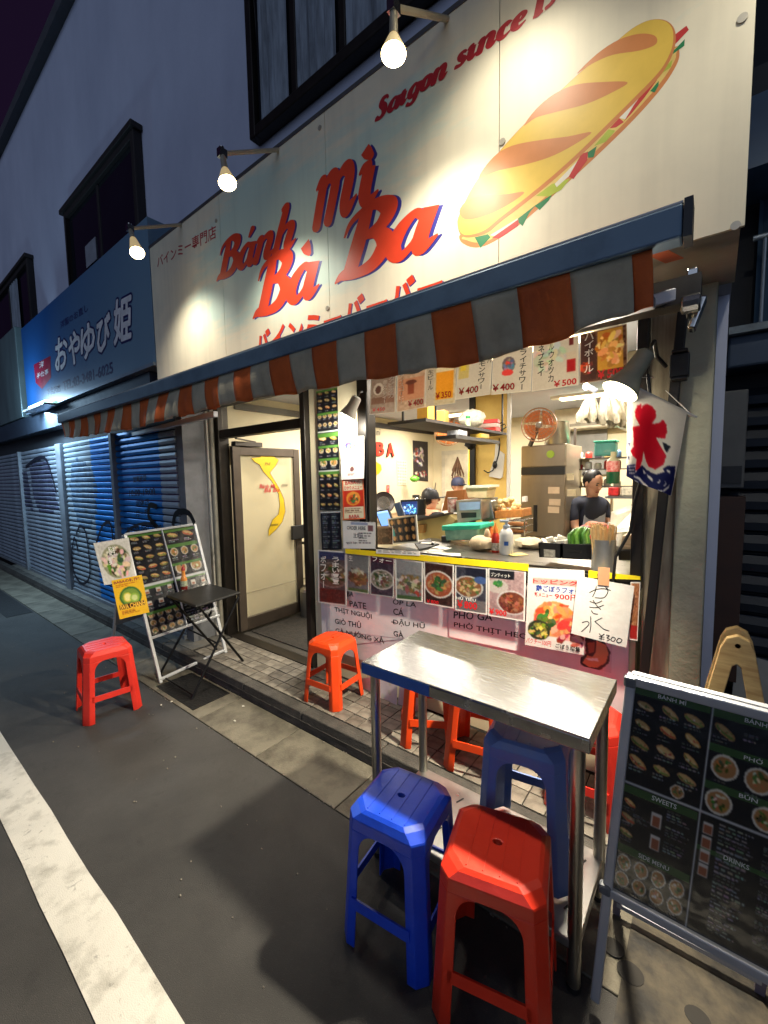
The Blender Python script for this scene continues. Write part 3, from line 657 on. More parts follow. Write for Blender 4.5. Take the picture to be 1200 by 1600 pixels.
def script_word(s, p0, p1, ptop, m=red, xh=False, shadow=True):
    A = ony(*p0,SY); B = ony(*p1,SY); C = ony(*ptop,SY)
    ex = (B-A)/(script_width(s)-.12); ez = (C-A)/(.58 if xh else 1.0)
    if shadow:
        mb = MB(); script_text(mb, s, A, ex, ez, SN, .00008, .00001, dx=.06, dz=-.022); mb.build('lettering_shadow', indigo, sign, recalc=False)
    mb = MB(); script_text(mb, s, A, ex, ez, SN, .0004+.0007*(WORD[0]%3), .00009, wf=1.0 if shadow else 1.25); WORD[0] += 1; mb.build('lettering', m, sign, recalc=False)
script_word("Ba'nh", (340,436), (455,386), (346,380))
script_word("m", (490,357), (549,328), (495,289), xh=True)
script_word("i~", (559,325), (582,317), (562,266), xh=True)
script_word("Ba`", (398,493), (484,464), (407,411))
script_word("Ba", (528,437), (660,392), (544,338))
script_word("Saigon", (588,189), (694,121), (592,158), m=redd, shadow=False)
script_word("since", (711,108), (816,40), (714,75), m=redd, shadow=False)
script_word("1985", (831,30), (925,-38), (834,-7), m=redd, shadow=False)
mb = MB()
A = ony(246,419,SY); B = ony(338,372,SY); C = ony(245,401,SY); text_at(mb, 'バインミー専門店', A, B-A, C-A, SN, .0003, bold=.012); mb.build('lettering', redd, sign, recalc=False)
A = ony(399,520,SY); B = ony(691,411,SY); wd = (B-A)
for off, m, o2 in((.0002, indigo, (.006,0,-.004)), (.0005, red, (0,0,0))):
    mb = MB(); text_at(mb, 'バインミーバーバー', A-Vector((0,0,wd.length/8.2))+Vector(o2), wd, (0,0,wd.length/8.2), SN, off, bold=.03); mb.build('lettering', m, sign, recalc=False)
# the filled baguette printed on the sign
def c3(pts): return [(x/2.4+700, y/2.4) for x, y in pts]
BR = mat('print_bread_yellow', (226,190,74), .42, var=.06); BO = mat('print_crust_orange', (204,128,66), .42, var=.06)
PG = mat('print_green', (22,124,70), .4); PL = mat('print_lime', (176,190,60), .4); PR = mat('print_red', (196,46,40), .4); PW = mat('print_white', (232,226,208), .4)
def smooth_loop(P, k=4):
    out = []; n = len(P)
    for i in range(n):
        p0,p1,p2,p3 = [np.array(P[(i+j)%n], float) for j in(-1,0,1,2)]
        for t in np.linspace(0,1,k+1)[:-1]: out.append(tuple(.5*((2*p1)+(p2-p0)*t+(2*p0-5*p1+4*p2-p3)*t*t+(3*p1-p0-3*p2+p3)*t**3)))
    return out
bread = MB().box((0,0,0),(.001,.0001,.001))
lay = [0]
bread_root = None
def bpoly(pts, m, lvl, sm=True):
    global bread_root
    P = c3(smooth_loop(pts) if sm else pts); W = [ony(x,y,SY) for x,y in P]
    mb = MB(); mb.add([(p.x,SY-.0002-lvl*.00012,p.z) for p in W], [tuple(range(len(W)))])
    o = mb.build('baguette_print', m, bread_root or sign, recalc=False)
    if bread_root is None: bread_root = o
    return o
bpoly([(46,880),(50,908),(95,928),(155,915),(265,845),(400,728),(550,592),(700,445),(805,325),(856,245),(868,200),(852,175),(780,260),(600,450),(400,640),(200,810),(100,880)], BO, 0)
bpoly([(60,885),(70,900),(110,910),(160,898),(262,826),(395,712),(545,575),(690,432),(795,312),(846,235),(855,205),(840,190),(600,450),(200,810)], mat('print_inner_bread',(230,200,110),.42), 1)
for pts, m in(([(100,890),(150,878),(160,890),(122,930)],PG),([(158,882),(262,818),(256,842),(185,888)],PW),([(165,892),(270,818),(262,848),(192,895)],PR),([(262,820),(330,768),(304,800),(280,848),(266,836)],PG),([(325,772),(392,728),(378,752),(344,788)],PG),
    ([(330,735),(390,690),(458,670),(425,712),(378,737)],PL),([(400,690),(520,568),(512,600),(460,655),(408,702)],PW),([(453,662),(500,578),(526,568),(522,602),(470,672)],PR),([(524,572),(558,548),(546,590),(525,592)],PG),([(548,548),(602,485),(627,490),(592,532)],PL),([(605,482),(642,443),(660,458),(630,478)],PR),([(640,442),(722,343),(738,352),(666,448)],PW),([(658,458),(700,390),(776,288),(784,300),(740,362),(690,424)],PR),([(758,342),(790,304),(790,320),(775,347)],PG),([(790,277),(842,224),(836,252),(800,277)],PL),([(830,207),(888,147),(886,172),(845,202)],PG),([(849,132),(894,97),(903,112),(850,168)],PR)):
    lay[0] += .07; bpoly(pts, m, 1.6+lay[0], False)
bpoly([(45,800),(100,690),(190,572),(290,462),(400,360),(500,268),(600,184),(690,108),(760,75),(818,78),(850,112),(852,170),(830,232),(790,292),(700,385),(600,484),(500,582),(400,672),(300,754),(200,830),(150,872),(90,890),(50,884),(36,842)], BO, 3.2)
bpoly([(47,800),(102,690),(192,572),(292,462),(402,360),(502,268),(602,184),(692,108),(760,76),(814,80),(842,112),(842,170),(818,230),(778,285),(690,375),(590,474),(490,572),(390,662),(290,744),(192,820),(140,862),(88,880),(52,876),(38,840)], BR, 4)
for pts in([(285,472),(330,410),(400,352),(480,318),(580,308),(674,309),(620,345),(520,390),(400,422),(330,442)],[(483,277),(560,202),(640,150),(720,127),(776,135),(780,166),(720,190),(620,206),(540,240)],[(116,667),(170,590),(240,547),(350,525),(450,512),(539,496),(470,545),(380,590),(280,620),(190,640)],[(43,792),(75,750),(140,730),(220,728),(287,721),(230,765),(150,806),(68,824)]):
    bpoly(pts, BO, 5)

# neighbour sign
ns = thing('tailor_sign', (-5.7,1.62,2.45), 'blue clothing repair sign with white outlined lettering left of the cream sign', 'shop sign')
nx0 = ony(44,646,1.62).x; NTOP = ony(46.6,502,1.62).z
nblue = mat('sign_pale_blue', (120,176,214), .4, var=.1, scale=1.2); ndeep = mat('sign_deep_blue', (30,110,190), .4, var=.1, scale=1.2)
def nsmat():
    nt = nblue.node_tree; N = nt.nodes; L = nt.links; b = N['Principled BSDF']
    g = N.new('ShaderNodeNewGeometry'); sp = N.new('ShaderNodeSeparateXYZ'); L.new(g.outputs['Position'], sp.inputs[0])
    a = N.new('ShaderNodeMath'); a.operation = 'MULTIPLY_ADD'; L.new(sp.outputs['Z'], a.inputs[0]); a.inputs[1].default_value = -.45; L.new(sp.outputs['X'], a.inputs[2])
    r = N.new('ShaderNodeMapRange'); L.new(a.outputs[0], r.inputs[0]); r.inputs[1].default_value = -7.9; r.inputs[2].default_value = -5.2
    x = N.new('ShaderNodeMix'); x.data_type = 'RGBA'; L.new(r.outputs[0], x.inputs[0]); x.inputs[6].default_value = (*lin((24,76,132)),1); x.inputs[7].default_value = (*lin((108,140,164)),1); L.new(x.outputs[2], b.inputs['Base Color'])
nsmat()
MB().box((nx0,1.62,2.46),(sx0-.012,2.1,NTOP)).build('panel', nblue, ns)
MB().box((nx0,1.6,2.43),(sx0-.012,2.1,2.458)).build('bottom_trim', mat('pale_blue_trim', (130,150,170), .4, .4), ns)
def ntext(s, q, m, bold, off, name='lettering'):
    mb = MB(); 
    for st, p0, p1, pt in q:
        A = ony(*p0,1.62); B = ony(*p1,1.62); C = ony(*pt,1.62); text_at(mb, st, A, B-A, C-A, SN, off, bold=bold)
    return mb.build(name, m, ns, recalc=False)
nvy = mat('sign_navy', (24,26,92), .4); wht = mat('sign_white', (226,226,230), .4)
CH = [('お',(87,580),(105,573),(87,532)),('や',(108,572),(125,565),(108,523)),('ゆ',(127,563),(148,555),(127,512)),('び',(152,552),(172,544),(152,499)),('姫',(179,539),(205,529),(179,472))]
mb = MB()
for st, p0, p1, pt in CH:
    A = ony(*p0,1.62); B = ony(*p1,1.62); C = ony(*pt,1.62)
    for k in range(12):
        o_ = Vector((.03*math.cos(k*.5236),0,.03*math.sin(k*.5236))); text_at(mb, st, A+o_, B-A, C-A, SN, .001+.0001*k)
mb.build('outline', nvy, ns, recalc=False); 
mb = MB()
for st, p0, p1, pt in CH:
    A = ony(*p0,1.62); B = ony(*p1,1.62); C = ony(*pt,1.62)
    for k in range(9):
        o_ = Vector((.011*math.cos(k*.7854),0,.011*math.sin(k*.7854)))*(k < 8); text_at(mb, st, A+o_, B-A, C-A, SN, .0030+.00006*k)
mb.build('lettering', wht, ns, recalc=False)
ntext('', [('洋服のお直し',(95,514),(138,486),(94,503))], nvy, .01, .0015)
ntext('', [('下北沢店',(74,620),(95,612),(73,608)),('TEL:03-3481-6025',(99,611),(177,583),(98,596))], nvy, .02, .0015)
mb = MB(); P = [ony(x,y,1.62) for x,y in((53,570),(79,556),(80,590),(66,608),(56,598))]; mb.add([(p.x,1.6185,p.z) for p in P],[(0,1,2,3,4)]); mb.build('crest', mat('crest_crimson', (140,20,52), .4), ns, recalc=False)
ntext('', [('洋',(62,576),(69,573),(62,566)),('手仕事',(58,592),(76,584),(58,584))], wht, .0, .003)

# ================================================================== awning
AWY = 1.3
aw = thing('striped_awning', (-2.5,1.5,1.9), 'orange and grey striped shop awning with a blue front bar, rolled nearly in', 'awning')
barb = mat('awning_bar_blue', (92,118,142), .45, .2, var=.22, scale=4, rgb2=(62,82,102), vmin=.25, vmax=.55)
AX0, AX1 = -4.98, -.062
MB().box((AX0,AWY,2.07),(AX1-.02,AWY+.06,2.15)).build('front_bar', barb, aw, bevel=.006)
MB().box((AX1-.018,AWY-.004,2.066),(AX1,AWY+.064,2.156)).build('end_cap', mat('awning_cap', (22,28,38), .5), aw)
MB().box((AX0,AWY+.004,2.1505),(AX1-.02,AWY+.05,2.156)).build('bar_lip', white_alu, aw)
st_o = mat('awning_orange', (206,98,38), .8, var=.2, scale=5, rgb2=(158,68,26), vmin=.2, vmax=.6, bump=.2, bscale=150)
st_g = mat('awning_grey', (190,180,154), .8, var=.2, scale=5, rgb2=(136,130,112), vmin=.2, vmax=.65, bump=.2, bscale=150)
xv0, xv1 = -4.97, -.145
edges = [xv1]+[-.191-.1525*k for k in range(32)]; edges = sorted([e for e in edges if e > xv0+.03]+[xv0]); nst = len(edges)-1
for i in range(nst):
    a, b = edges[i], edges[i+1]; mb = MB(); n = 8; m_ = 8; vs = []
    for j in range(m_+1):
        t = j/m_
        for k in range(n+1):
            x = a+(b-a)*k/n; u = (x-xv0)/(xv1-xv0)
            ph = x*3.1
            x2 = x-.02*math.sin(t*3.1)*math.exp(-((x-xv0)/.5)**2)-.012*t*math.sin(x*4)
            y = AWY+.024+.018*math.sin(t*2.2+ph*.4)+.014*math.sin(ph*2.3)*t+.007*t*math.sin(x*41+math.sin(x*7)*2)+.004*t*math.sin(x*83)
            zb = 1.895+.012*math.sin(x*2.4)+.004*math.sin(x*20.6)+.003*math.sin(x*37)+(.035*math.exp(-((x-xv1)/.25)**2))+(.04*math.exp(-((x-xv0)/.2)**2))
            vs.append((x2, y, 2.07+(zb-2.07)*t))
    mb.add(vs, [(j*(n+1)+k, j*(n+1)+k+1, (j+1)*(n+1)+k+1, (j+1)*(n+1)+k) for j in range(m_) for k in range(n)])
    mb.build('stripe', st_o if (nst-1-i) % 2 == 0 else st_g, aw, smooth=True, solid=.002)
for i in range(nst):
    a, b = edges[i], edges[i+1]
    MB().slab((a,AWY+.062,2.1),(b,AWY+.062,2.1),(b+.05,SY-.01,2.14),(a+.05,SY-.01,2.14),.002).build('canopy_stripe', st_o if (nst-1-i) % 2 == 0 else st_g, aw)
arm = MB().bar((-.1,1.66,2.055),(-.86,1.42,1.93),.03,.04).bar((-.86,1.42,1.93),(-.14,1.36,1.95),.03,.03); arm.build('folding_arm', white_alu, aw, bevel=.004)
MB().bar((-2.4,1.42,1.9),(-4.2,1.66,1.93),.03,.035).build('folding_arm', white_alu, aw, bevel=.004)
bk = MB(); bk.obox((-.075,1.7,2.06),(.03,.12,.12)); bk.cyl((-.1,1.66,2.02),(-.05,1.66,2.02),.03,n=12); bk.obox((-.06,1.72,2.0),(.02,.06,.1),(0,.3,0))
bk.build('arm_bracket', chrome, aw, bevel=.006)
MB().box((AX0+.2,1.64,2.02),(-.05,1.72,2.1)).build('roller_case', mat('roller_dark', (40,38,36), .6), aw)
tag_l = Sheet(ony(1031,474,1.64),ony(1040,471,1.64),ony(1040,481,1.64),ony(1031,484,1.64))
mb = MB(); text_at(mb, 'F6', tag_l.at(0,1), tag_l.at(1,1)-tag_l.at(0,1), tag_l.at(0,0)-tag_l.at(0,1), SN, .0); mb.build('lettering', blackm, aw, recalc=False)
# the pole that carries the clamp lamp, at the right jamb
po = thing('awning_pole', (-.2,2.0,.1), 'dark leaning pole between the window jamb and the concrete pillar', 'pole')
pt = ony(1068,480,1.99); pb = ony(1004,1075,1.99)
MB().bar(pt, pb, .034, .03).build('shaft', mat('dark_pole', (30,27,25), .5, .3), po, bevel=.004)
mb = MB(); c = ony(1062,572,1.97); mb.obox(c,(.06,.05,.085)); mb.obox(c+Vector((0,-.01,.05)),(.05,.06,.012)); mb.obox(c+Vector((0,-.01,-.05)),(.05,.06,.012)); mb.build('clamp', blackm, po, bevel=.004)

# ================================================================== lamps over the sign
bulb_m = mat('lit_bulb', (255,250,235), .5, var=0, emit=(255,236,196), es=26)
sock_m = mat('lamp_socket', (170,166,150), .5, .3)
WARM = (1,.9,.7); FLOOD = (1,.93,.78)
LAMPS = [((243,372),(203,357),(215,397),'lowest sign flood lamp with lit bulb above the small red kana lettering'),((387,268),(347,240),(356,289),'sign flood lamp with lit bulb above the first red script word'),((660,35),(615,12),(615,90),'sign flood lamp with lit bulb above the word Saigon, nearest the top window')]
LY = 1.28
LP = []
for b_, j_, e_, lab in LAMPS:
    J = ony(*j_,LY); E = ony(*e_,LY-.02); Bs = Vector((J.x+.02,SY+.05,sz1+.02)); LP.append((J,E))
    t = thing('sign_lamp', Bs, lab, 'lamp', 'flood lamps along the top of the sign')
    MB().tube([Bs,J],.011).build('arm', sock_m, t, smooth=True)
    MB().obox(J,(.03,.04,.04)).cyl(J,J+Vector((0,0,.03)),.012).build('joint', chrome, t)
    d = (E-J).normalized()
    MB().cyl(J+d*.02,J+d*.1,.013,.016).build('socket', sock_m, t, smooth=True)
    Mx = d.to_track_quat('Z','Y').to_matrix()
    L_ = (E-J).length
    MB().lathe([(.014,.1),(.02,.11),(.041,L_-.02),(.043,L_-.012)],J,20,Mx).build('shade', mat('par_glass', (240,225,180), .3, var=0, emit=(255,220,150), es=.3), t, smooth=True)
    MB().lathe([(.0,L_+.008),(.03,L_+.002),(.042,L_-.011)],J,20,Mx).build('bulb', bulb_m, t, smooth=True)
    dirn = Vector((.0,.33,-.85))
    lamp('SPOT', E+d*.035, E+dirn, 31, FLOOD, .05, 112, 1.)
for x in(-.62,.25):   # two unseen floods added above the frame; a bright spot on the sign suggests one
    E = Vector((x,LY-.02,sz1-.06)); J = E+Vector((0,0,.15)); Bs = Vector((x,SY+.05,sz1+.02))
    t = thing('sign_lamp', Bs, 'unseen flood lamp above the printed baguette' if x < 0 else 'added unseen flood lamp at the right end of the sign', 'lamp', 'flood lamps along the top of the sign')
    MB().tube([Bs,J],.011).build('arm', sock_m, t, smooth=True)
    MB().lathe([(.02,.15),(.03,.1),(.058,.02),(.06,.012)],E,20).build('shade', mat('par_glass',(0,0,0)), t, smooth=True)
    MB().lathe([(.0,0),(.035,.004),(.055,.014)],E,20).build('bulb', bulb_m, t, smooth=True)
    lamp('SPOT', E-Vector((0,0,.02)), E+Vector((.0,.33,-.85)), 22, FLOOD, .05, 112, 1.)
# small fluorescent under the tailor sign
fl = thing('tube_light', (-7.4,1.6,2.5), 'small lit greenish fluorescent lamp under the left end of the blue sign', 'lamp')
a = ony(46,636,1.56); b = ony(78,627,1.56)
MB().box((a.x+.1,1.52,a.z-.05),(b.x-.05,1.6,a.z-.01)).build('diffuser', mat('lit_tube_diffuser', (220,255,240), .4, var=0, emit=(190,255,225), es=5), fl, bevel=.015)
MB().box((a.x-.02,1.49,a.z-.075),(b.x+.02,1.61,a.z-.052)).build('rim', white_alu, fl)
lamp('AREA', ((a.x+b.x)/2,1.5,a.z-.1), ((a.x+b.x)/2-.3,1.3,0), 66, (.52,.78,1), .6, sy=.2)
lamp('POINT', ((a.x+b.x)/2-.5,1.2,a.z+.1), (0,0,0), 32, (.5,.76,1), .1)

# clamp lamps
def clamp_lamp(center, axis, label, r=.055, ln=.14, shade=blackm, energy=30, tgt=None, arm_to=None, es=30, spot=150, col=WARM):
    axis = Vector(axis).normalized(); Mx = axis.to_track_quat('Z','Y').to_matrix(); C = Vector(center)
    t = thing('clamp_lamp', C, label, 'lamp')
    MB().lathe([(.02,-ln),(.03,-ln+.01),(.034,-ln*.45),(r,-.01),(r+.002,0)],C,22,Mx,cap=False).build('shade', shade, t, smooth=True, solid=.002)
    MB().lathe([(0,-.012),(r*.6,-.016),(r*.86,-.022)],C,20,Mx).build('bulb', mat('lit_lamp_face', (255,246,225), .5, var=0, emit=(255,232,180), es=es), t, smooth=True)
    if arm_to is not None:
        top = C-axis*ln; MB().tube([top, top+Vector((.02,0,.03)), top*.5+Vector(arm_to)*.5+Vector((0,0,.01)), arm_to],.007).build('arm', blackm, t, smooth=True)
    lamp('SPOT', C+axis*.012, tgt, energy, col, .04, spot, .85)
    return t
RC = ony(968,612,1.67)
rl = clamp_lamp(RC, (-.45,-.34,-.83), 'lit clamp lamp with olive shade hanging above the red and white ice flag', .06, .16, mat('olive_shade', (168,168,144),   .5), 280, (-1.15,.9,0), ony(1040,572,1.94), spot=125)
lamp('POINT', RC+Vector((-.45,-.34,-.83))*.05, (0,0,0), 4.5, WARM, .03)
tag(MB().tube([ony(1012,585,1.9),ony(1018,640,1.9),ony(1010,720,1.93),ony(990,790,1.95),ony(985,830,1.96),ony(962,870,1.97),ony(958,905,1.98),ony(957,985,1.985)],.006).build('power_cable', blackm, smooth=True), 'black cable hanging from the clamp lamp across the serving window', 'cable')
LC = ony(543,650,1.92)
lamp('POINT', LC+Vector((-.42,-.25,-.87))*.06, (0,0,0), 5, (1,.95,.82), .03)
clamp_lamp(LC, (-.42,-.25,-.87), 'black and white clamp lamp beside the tall menu strip', .05, .13, mat('white_shade', (190,188,180), .5), 26, (-2.7,1.85,.9), ony(566,612,2.0), es=8, spot=165, col=(1,.95,.82))
tag(MB().tube([ony(572,612,2.005),ony(573,700,2.01),ony(572,800,2.01),ony(575,850,2.012)],.005).build('lamp_cable', blackm, smooth=True), 'thin black cable down the left post of the serving window', 'cable')

# interior lights (ceiling battens of the shop)
def batten(x, y, l, along_y, e, label, col=(1,.92,.8)):
    t = thing('ceiling_light', (x,y,2.24), label, 'lamp', 'ceiling lights inside the shop')
    d = (.05,l/2) if along_y else (l/2,.05)
    MB().box((x-d[0],y-d[1],2.235),(x+d[0],y+d[1],2.26)).build('casing', white_pl, t)
    MB().box((x-d[0]*.8,y-d[1]*.96,2.215),(x+d[0]*.8,y+d[1]*.96,2.234)).build('diffuser', mat('lit_batten', (255,250,235), .5, var=0, emit=(255,226,170), es=6), t)
    o = lamp('AREA', (x,y,2.2), (x,y,0), e, col, l, sy=.1)
    if along_y: o.rotation_euler = (0,0,R_(90))
batten(-2.7,3.0,1.0,True,36,'ceiling light inside the doorway')
batten(-2.5,4.6,1.0,False,40,'ceiling light over the seated customer')
batten(-1.0,2.5,1.2,False,34,'ceiling light over the serving counter')
batten(-.85,4.4,.9,False,70,'ceiling light over the kitchen')

# ================================================================== printed sheets
def project(P):
    V = (np.array(P)-np.array([0,0,CAMH]))@AX.T
    return 600+FPX*V[...,0]/V[...,2], 800-FPX*V[...,1]/V[...,2]
def traced(sh, cv, pts, c):
    """colours the part of a sheet inside an outline measured on the photograph"""
    a, b, cc, d = [np.array(p) for p in sh.q]; U = cv.x[...,None]; V = cv.y[...,None]
    X, Y = project((a*(1-U)+b*U)*(1-V)+(d*(1-U)+cc*U)*V)
    ins = np.zeros(X.shape, bool); n = len(pts)
    for i in range(n):
        (x1,y1),(x2,y2) = pts[i], pts[(i+1)%n]
        if y1 == y2: continue
        ins ^= ((y1 > Y) != (y2 > Y)) & (X < (x2-x1)*(Y-y1)/(y2-y1)+x1)
    cv.m(ins, c); return cv
def crop(k, ox, oy): return lambda *pts: [(ox+x/k, oy+y/k) for x, y in pts]
C3 = crop(3.158,480,840); C4 = crop(4.286,780,760); C7 = crop(3.636,340,560); C8 = crop(4,560,500); C9 = crop(3.75,780,500); CF = crop(6.157,960,540); C10 = crop(6.667,560,740); CB = crop(3.333,480,740)
def sheet_y(px4, y, ys=None): return Sheet(*[ony(p[0],p[1],(ys[i] if ys else y)) for i, p in enumerate(px4)])
ink = mat('print_ink_black', (22,22,24), .5); inkr = mat('print_ink_red', (200,30,34), .5); inkw = mat('print_ink_white', (235,232,224), .5); inkb = mat('print_ink_blue', (30,60,150), .5); inkg = mat('print_ink_navy', (38,44,60), .5)
def poster(name, px4, y, cv, label, cat='poster', group=None, m=None, thick=.0015, curl=0, wave=0):
    sh = sheet_y(px4, y); sh.build(name, cv, m or LAM, None, thick, curl, wave); tag(sh.o, label, cat, group); return sh

# --- white panel with the menu words
pan = thing('word_panel', (-1.2,2.04,.3), 'white printed panel of Vietnamese filling names under the serving window', 'panel')
cvp = Cv(60,24,(230,227,228)).grain(3)
MB().box((-2.19,2.04,.28),(-.262,2.058,.985)).build('backing', mat('panel_lilac_white', (226,218,222), .45, var=.06), pan)
def sp(px4, name, y=2.036):
    sh = sheet_y(px4, y); sh.build(name, cvp, LAM, pan, .001); return sh
sp(C3((95,250),(690,350),(690,475),(105,540)), 'paper'); 
sp([(514,918),(699,946),(699,1005),(515,985)], 'paper', 2.034); sp([(701,945),(815,962),(812,1018),(702,995)], 'paper', 2.034)
def ptext(st, p0, p1, pt, y=2.0332, m=ink, bold=.014, par=pan):
    mb = MB(); A = ony(*p0,y); B = ony(*p1,y); C = ony(*pt,y); text_at(mb, st, A, B-A, C-A, SN, 0, bold=bold); return mb.build('lettering', m, par, recalc=False)
for st, a in(('BA',((197,290),(228,292),(196,266))),('PATE',((210,340),(292,354),(208,310))),('THỊT NGUỘI',((137,370),(320,408),(134,334))),('GIÒ THỦ',((137,424),(266,448),(136,390))),('GÀ NƯỚNG XẢ',((140,468),(380,524),(138,438))),
             ('ỐP LA',((422,328),(538,345),(424,292))),('CÁ',((424,380),(476,388),(424,340))),('DẬU HŨ',((424,432),(580,456),(424,396))),('-',((414,418),(436,421),(414,414))),('GÀ',((426,486),(476,496),(424,452))),('PHỞ GÀ',((722,398),(914,412),(724,352))),('PHỞ THỊT HEO',((724,446),(1090,510),(724,408)))):
    ptext(st, *C3(*a))
# baguette doodle at the right end of the panel (only the sandwich)
shs = sheet_y(C4((560,1000),(760,1010),(750,1250),(540,1200)), 2.036); cs = Cv(44,52,(206,196,202))
for pts, c in((C4((575,1010),(690,1015),(745,1110),(735,1180),(680,1230),(600,1225),(545,1190),(540,1150),(580,1120)),(30,24,22)),(C4((590,1035),(650,1030),(715,1060),(733,1120),(715,1180),(655,1215),(600,1210),(556,1180),(590,1130)),(196,140,92)),(C4((578,1035),(650,1030),(648,1110),(625,1140),(580,1130)),(60,34,28)),(C4((590,1045),(640,1042),(636,1110),(600,1120)),(150,84,56)),(C4((575,1150),(660,1150),(665,1172),(600,1166)),(235,228,220))):
    traced(shs, cs, pts, c)
shs.build('sandwich_print', cs, LAM, pan, .0005)
for i, q in enumerate(([(578,1040),(622,1050),(620,1135),(582,1128)],[(624,1050),(660,1055),(655,1110),(622,1122)],[(563,1060),(580,1058),(580,1124),(560,1138)])):
    sh = sheet_y(q, 1.99+.012*i); cv = Cv(14,24,(214,190,194) if i else (206,200,206)).grain(5)
    sh.build('hanging_flap', cv, mat('milky_plastic_flap', (214,186,192), .35, var=.1, alpha=.75) if False else LAM, pan, .001, wave=.008)
# --- yellow tapes
ytm = mat('yellow_tape', (232,206,30), .4, var=.08)
def tape(px4, label, m, y=1.985, w=None, name='tape'):
    a, b, c, d = [ony(x, q, y) for x, q in px4]; return tag(MB().slab(a,b,c,d,.002).build(name, m), label, 'tape')
tape(C3((188,55),(1092,130),(1090,165),(188,78)), 'long yellow tape strip under the serving window sill', ytm)
tape(C4((598,562),(945,603),(945,626),(598,612)), 'short yellow tape strip behind the brown tape at the right of the sill', ytm)
shx = sheet_y(C3((340,58),(556,70),(556,90),(340,78)), 1.982); cvx = Cv(60,8,(226,222,212)).lines(.05,.1,.95,.9,2,(60,60,70)); shx.build('sticker_strip', cvx); tag(shx.o, 'white printed sticker strip on the long yellow tape', 'sticker')
# --- food photo posters
def food(w, h, bg, fn):
    cv = Cv(w, h, bg).grain(9, 3); fn(cv); cv.a = (cv.a*.78+cv.a.mean(2,keepdims=True)*.22)*.8; cv.grain(7).border(.035, (222,220,214)); return cv
G = 'food photo posters under the serving window'
herb = ((74,110,48),(225,218,190),(60,80,36),(190,120,70)); meat = ((150,84,44),(190,120,66),(120,60,32),(210,160,90))
f1 = food(44,88,(98,84,84), lambda c: (c.rect(0,0,1,.16,(60,70,130)), c.bowl(.5,.45,.6,(150,130,120),(120,92,74),herb,40), c.rect(0,.72,1,1,(112,38,32)).grain(8,2)))
s = poster('food_poster', C3((52,60),(192,70),(195,338),(55,320)), 1.99, f1, 'dark soup photo poster with vertical white kana, leftmost of the row', group=G)
s.text(vtext(s,'うまい！！',.52,.1,.76,.62)+vtext(s,'ボフォー',.1,.1,.3,.72), inkw, bold=.012)
f2 = food(36,62,(120,116,124), lambda c: (c.rect(0,0,1,.45,(140,142,140)), c.scatter(.5,.6,.38,.3,meat,60,.06,.2), c.rect(0,.9,1,1,(96,120,60)), c.scatter(.5,.45,.3,.1,((225,222,205),(200,190,160)),16,.05,.12)))
poster('food_poster', C3((194,74),(306,88),(303,278),(198,262)), 1.989, f2, 'photo poster of golden fried rolls on a green leaf', group=G).text([('生',.1,.06,.28,.2)], inkw)
f3 = food(40,64,(70,52,72), lambda c: (c.rect(0,0,1,.16,(92,30,60)), c.bowl(.5,.58,.52,(214,212,206),(150,140,120),((70,100,52),(220,215,205),(130,80,60)),60)))
poster('food_poster', C3((309,86),(430,104),(426,295),(312,280)), 1.988, f3, 'photo poster of a white bowl of pale noodle soup on purple', group=G).text([('フォー',.1,.03,.9,.15)], inkw, bold=.01)
f4 = food(44,66,(128,134,138), lambda c: (c.rect(0,0,1,.35,(150,154,158)), c.scatter(.5,.58,.42,.3,((210,196,164),(150,110,70),(96,110,60),(228,218,190)),80,.05,.16), c.rect(0,.88,1,1,(74,112,58)), c.scatter(.85,.8,.14,.1,((200,50,40),),8,.04,.08)))
poster('food_poster', C3((433,100),(572,120),(569,318),(437,305)), 1.989, f4, 'photo poster of a heaped pale salad on a green plate', group=G)
f5 = food(48,72,(62,30,26), lambda c: (c.bowl(.5,.5,.5,(226,220,212),(188,84,44),((200,120,70),(214,150,90)),50,.95), c.scatter(.5,.48,.22,.22,((48,92,40),(70,120,52)),24,.05,.13)))
s = poster('food_poster', C3((575,115),(724,135),(722,350),(578,325)), 1.988, f5, 'photo poster of a red broth bowl with green herbs in its middle', group=G); s.text([('￥800',.08,.88,.5,.97)], inkr, bold=.02)
f6 = food(50,76,(60,62,80), lambda c: (c.rect(.35,.0,1,.22,(28,30,52)), c.rect(0,.72,1,1,(120,116,118)), c.bowl(.42,.45,.46,(206,206,204),(150,90,48),((170,110,60),(90,110,50),(220,190,130)),60), c.ell(.8,.28,.2,.12,(60,96,170))))
s = poster('food_poster', C3((730,135),(889,150),(888,382),(730,358)), 1.989, f6, 'photo poster reading HU TIEU with a brown noodle bowl', group=G); s.text([('HỦ TIẾU',.04,.66,.66,.75)], inkw, bold=.02); s.text([('￥800',.06,.76,.7,.93)], inkr, bold=.03)
f7 = food(58,80,(190,150,150), lambda c: (c.rect(0,0,.7,.2,(24,24,34)), c.ell(.25,.36,.3,.2,(210,196,186)), c.scatter(.26,.3,.12,.08,((48,130,50),(80,160,70)),14,.04,.09), c.bowl(.66,.66,.42,(224,216,214),(140,60,34),((176,84,48),(206,120,70),(110,40,26)),60)))
s = poster('food_poster', C3((893,150),(1079,165),(1073,415),(893,385)), 1.988, f7, 'photo poster marked 900 yen with two bowls, rightmost under the long tape', group=G); s.text([('￥900',.02,.83,.52,.96)], inkr, bold=.03); s.text([('ブンティット',.08,.08,.6,.17)], inkw)
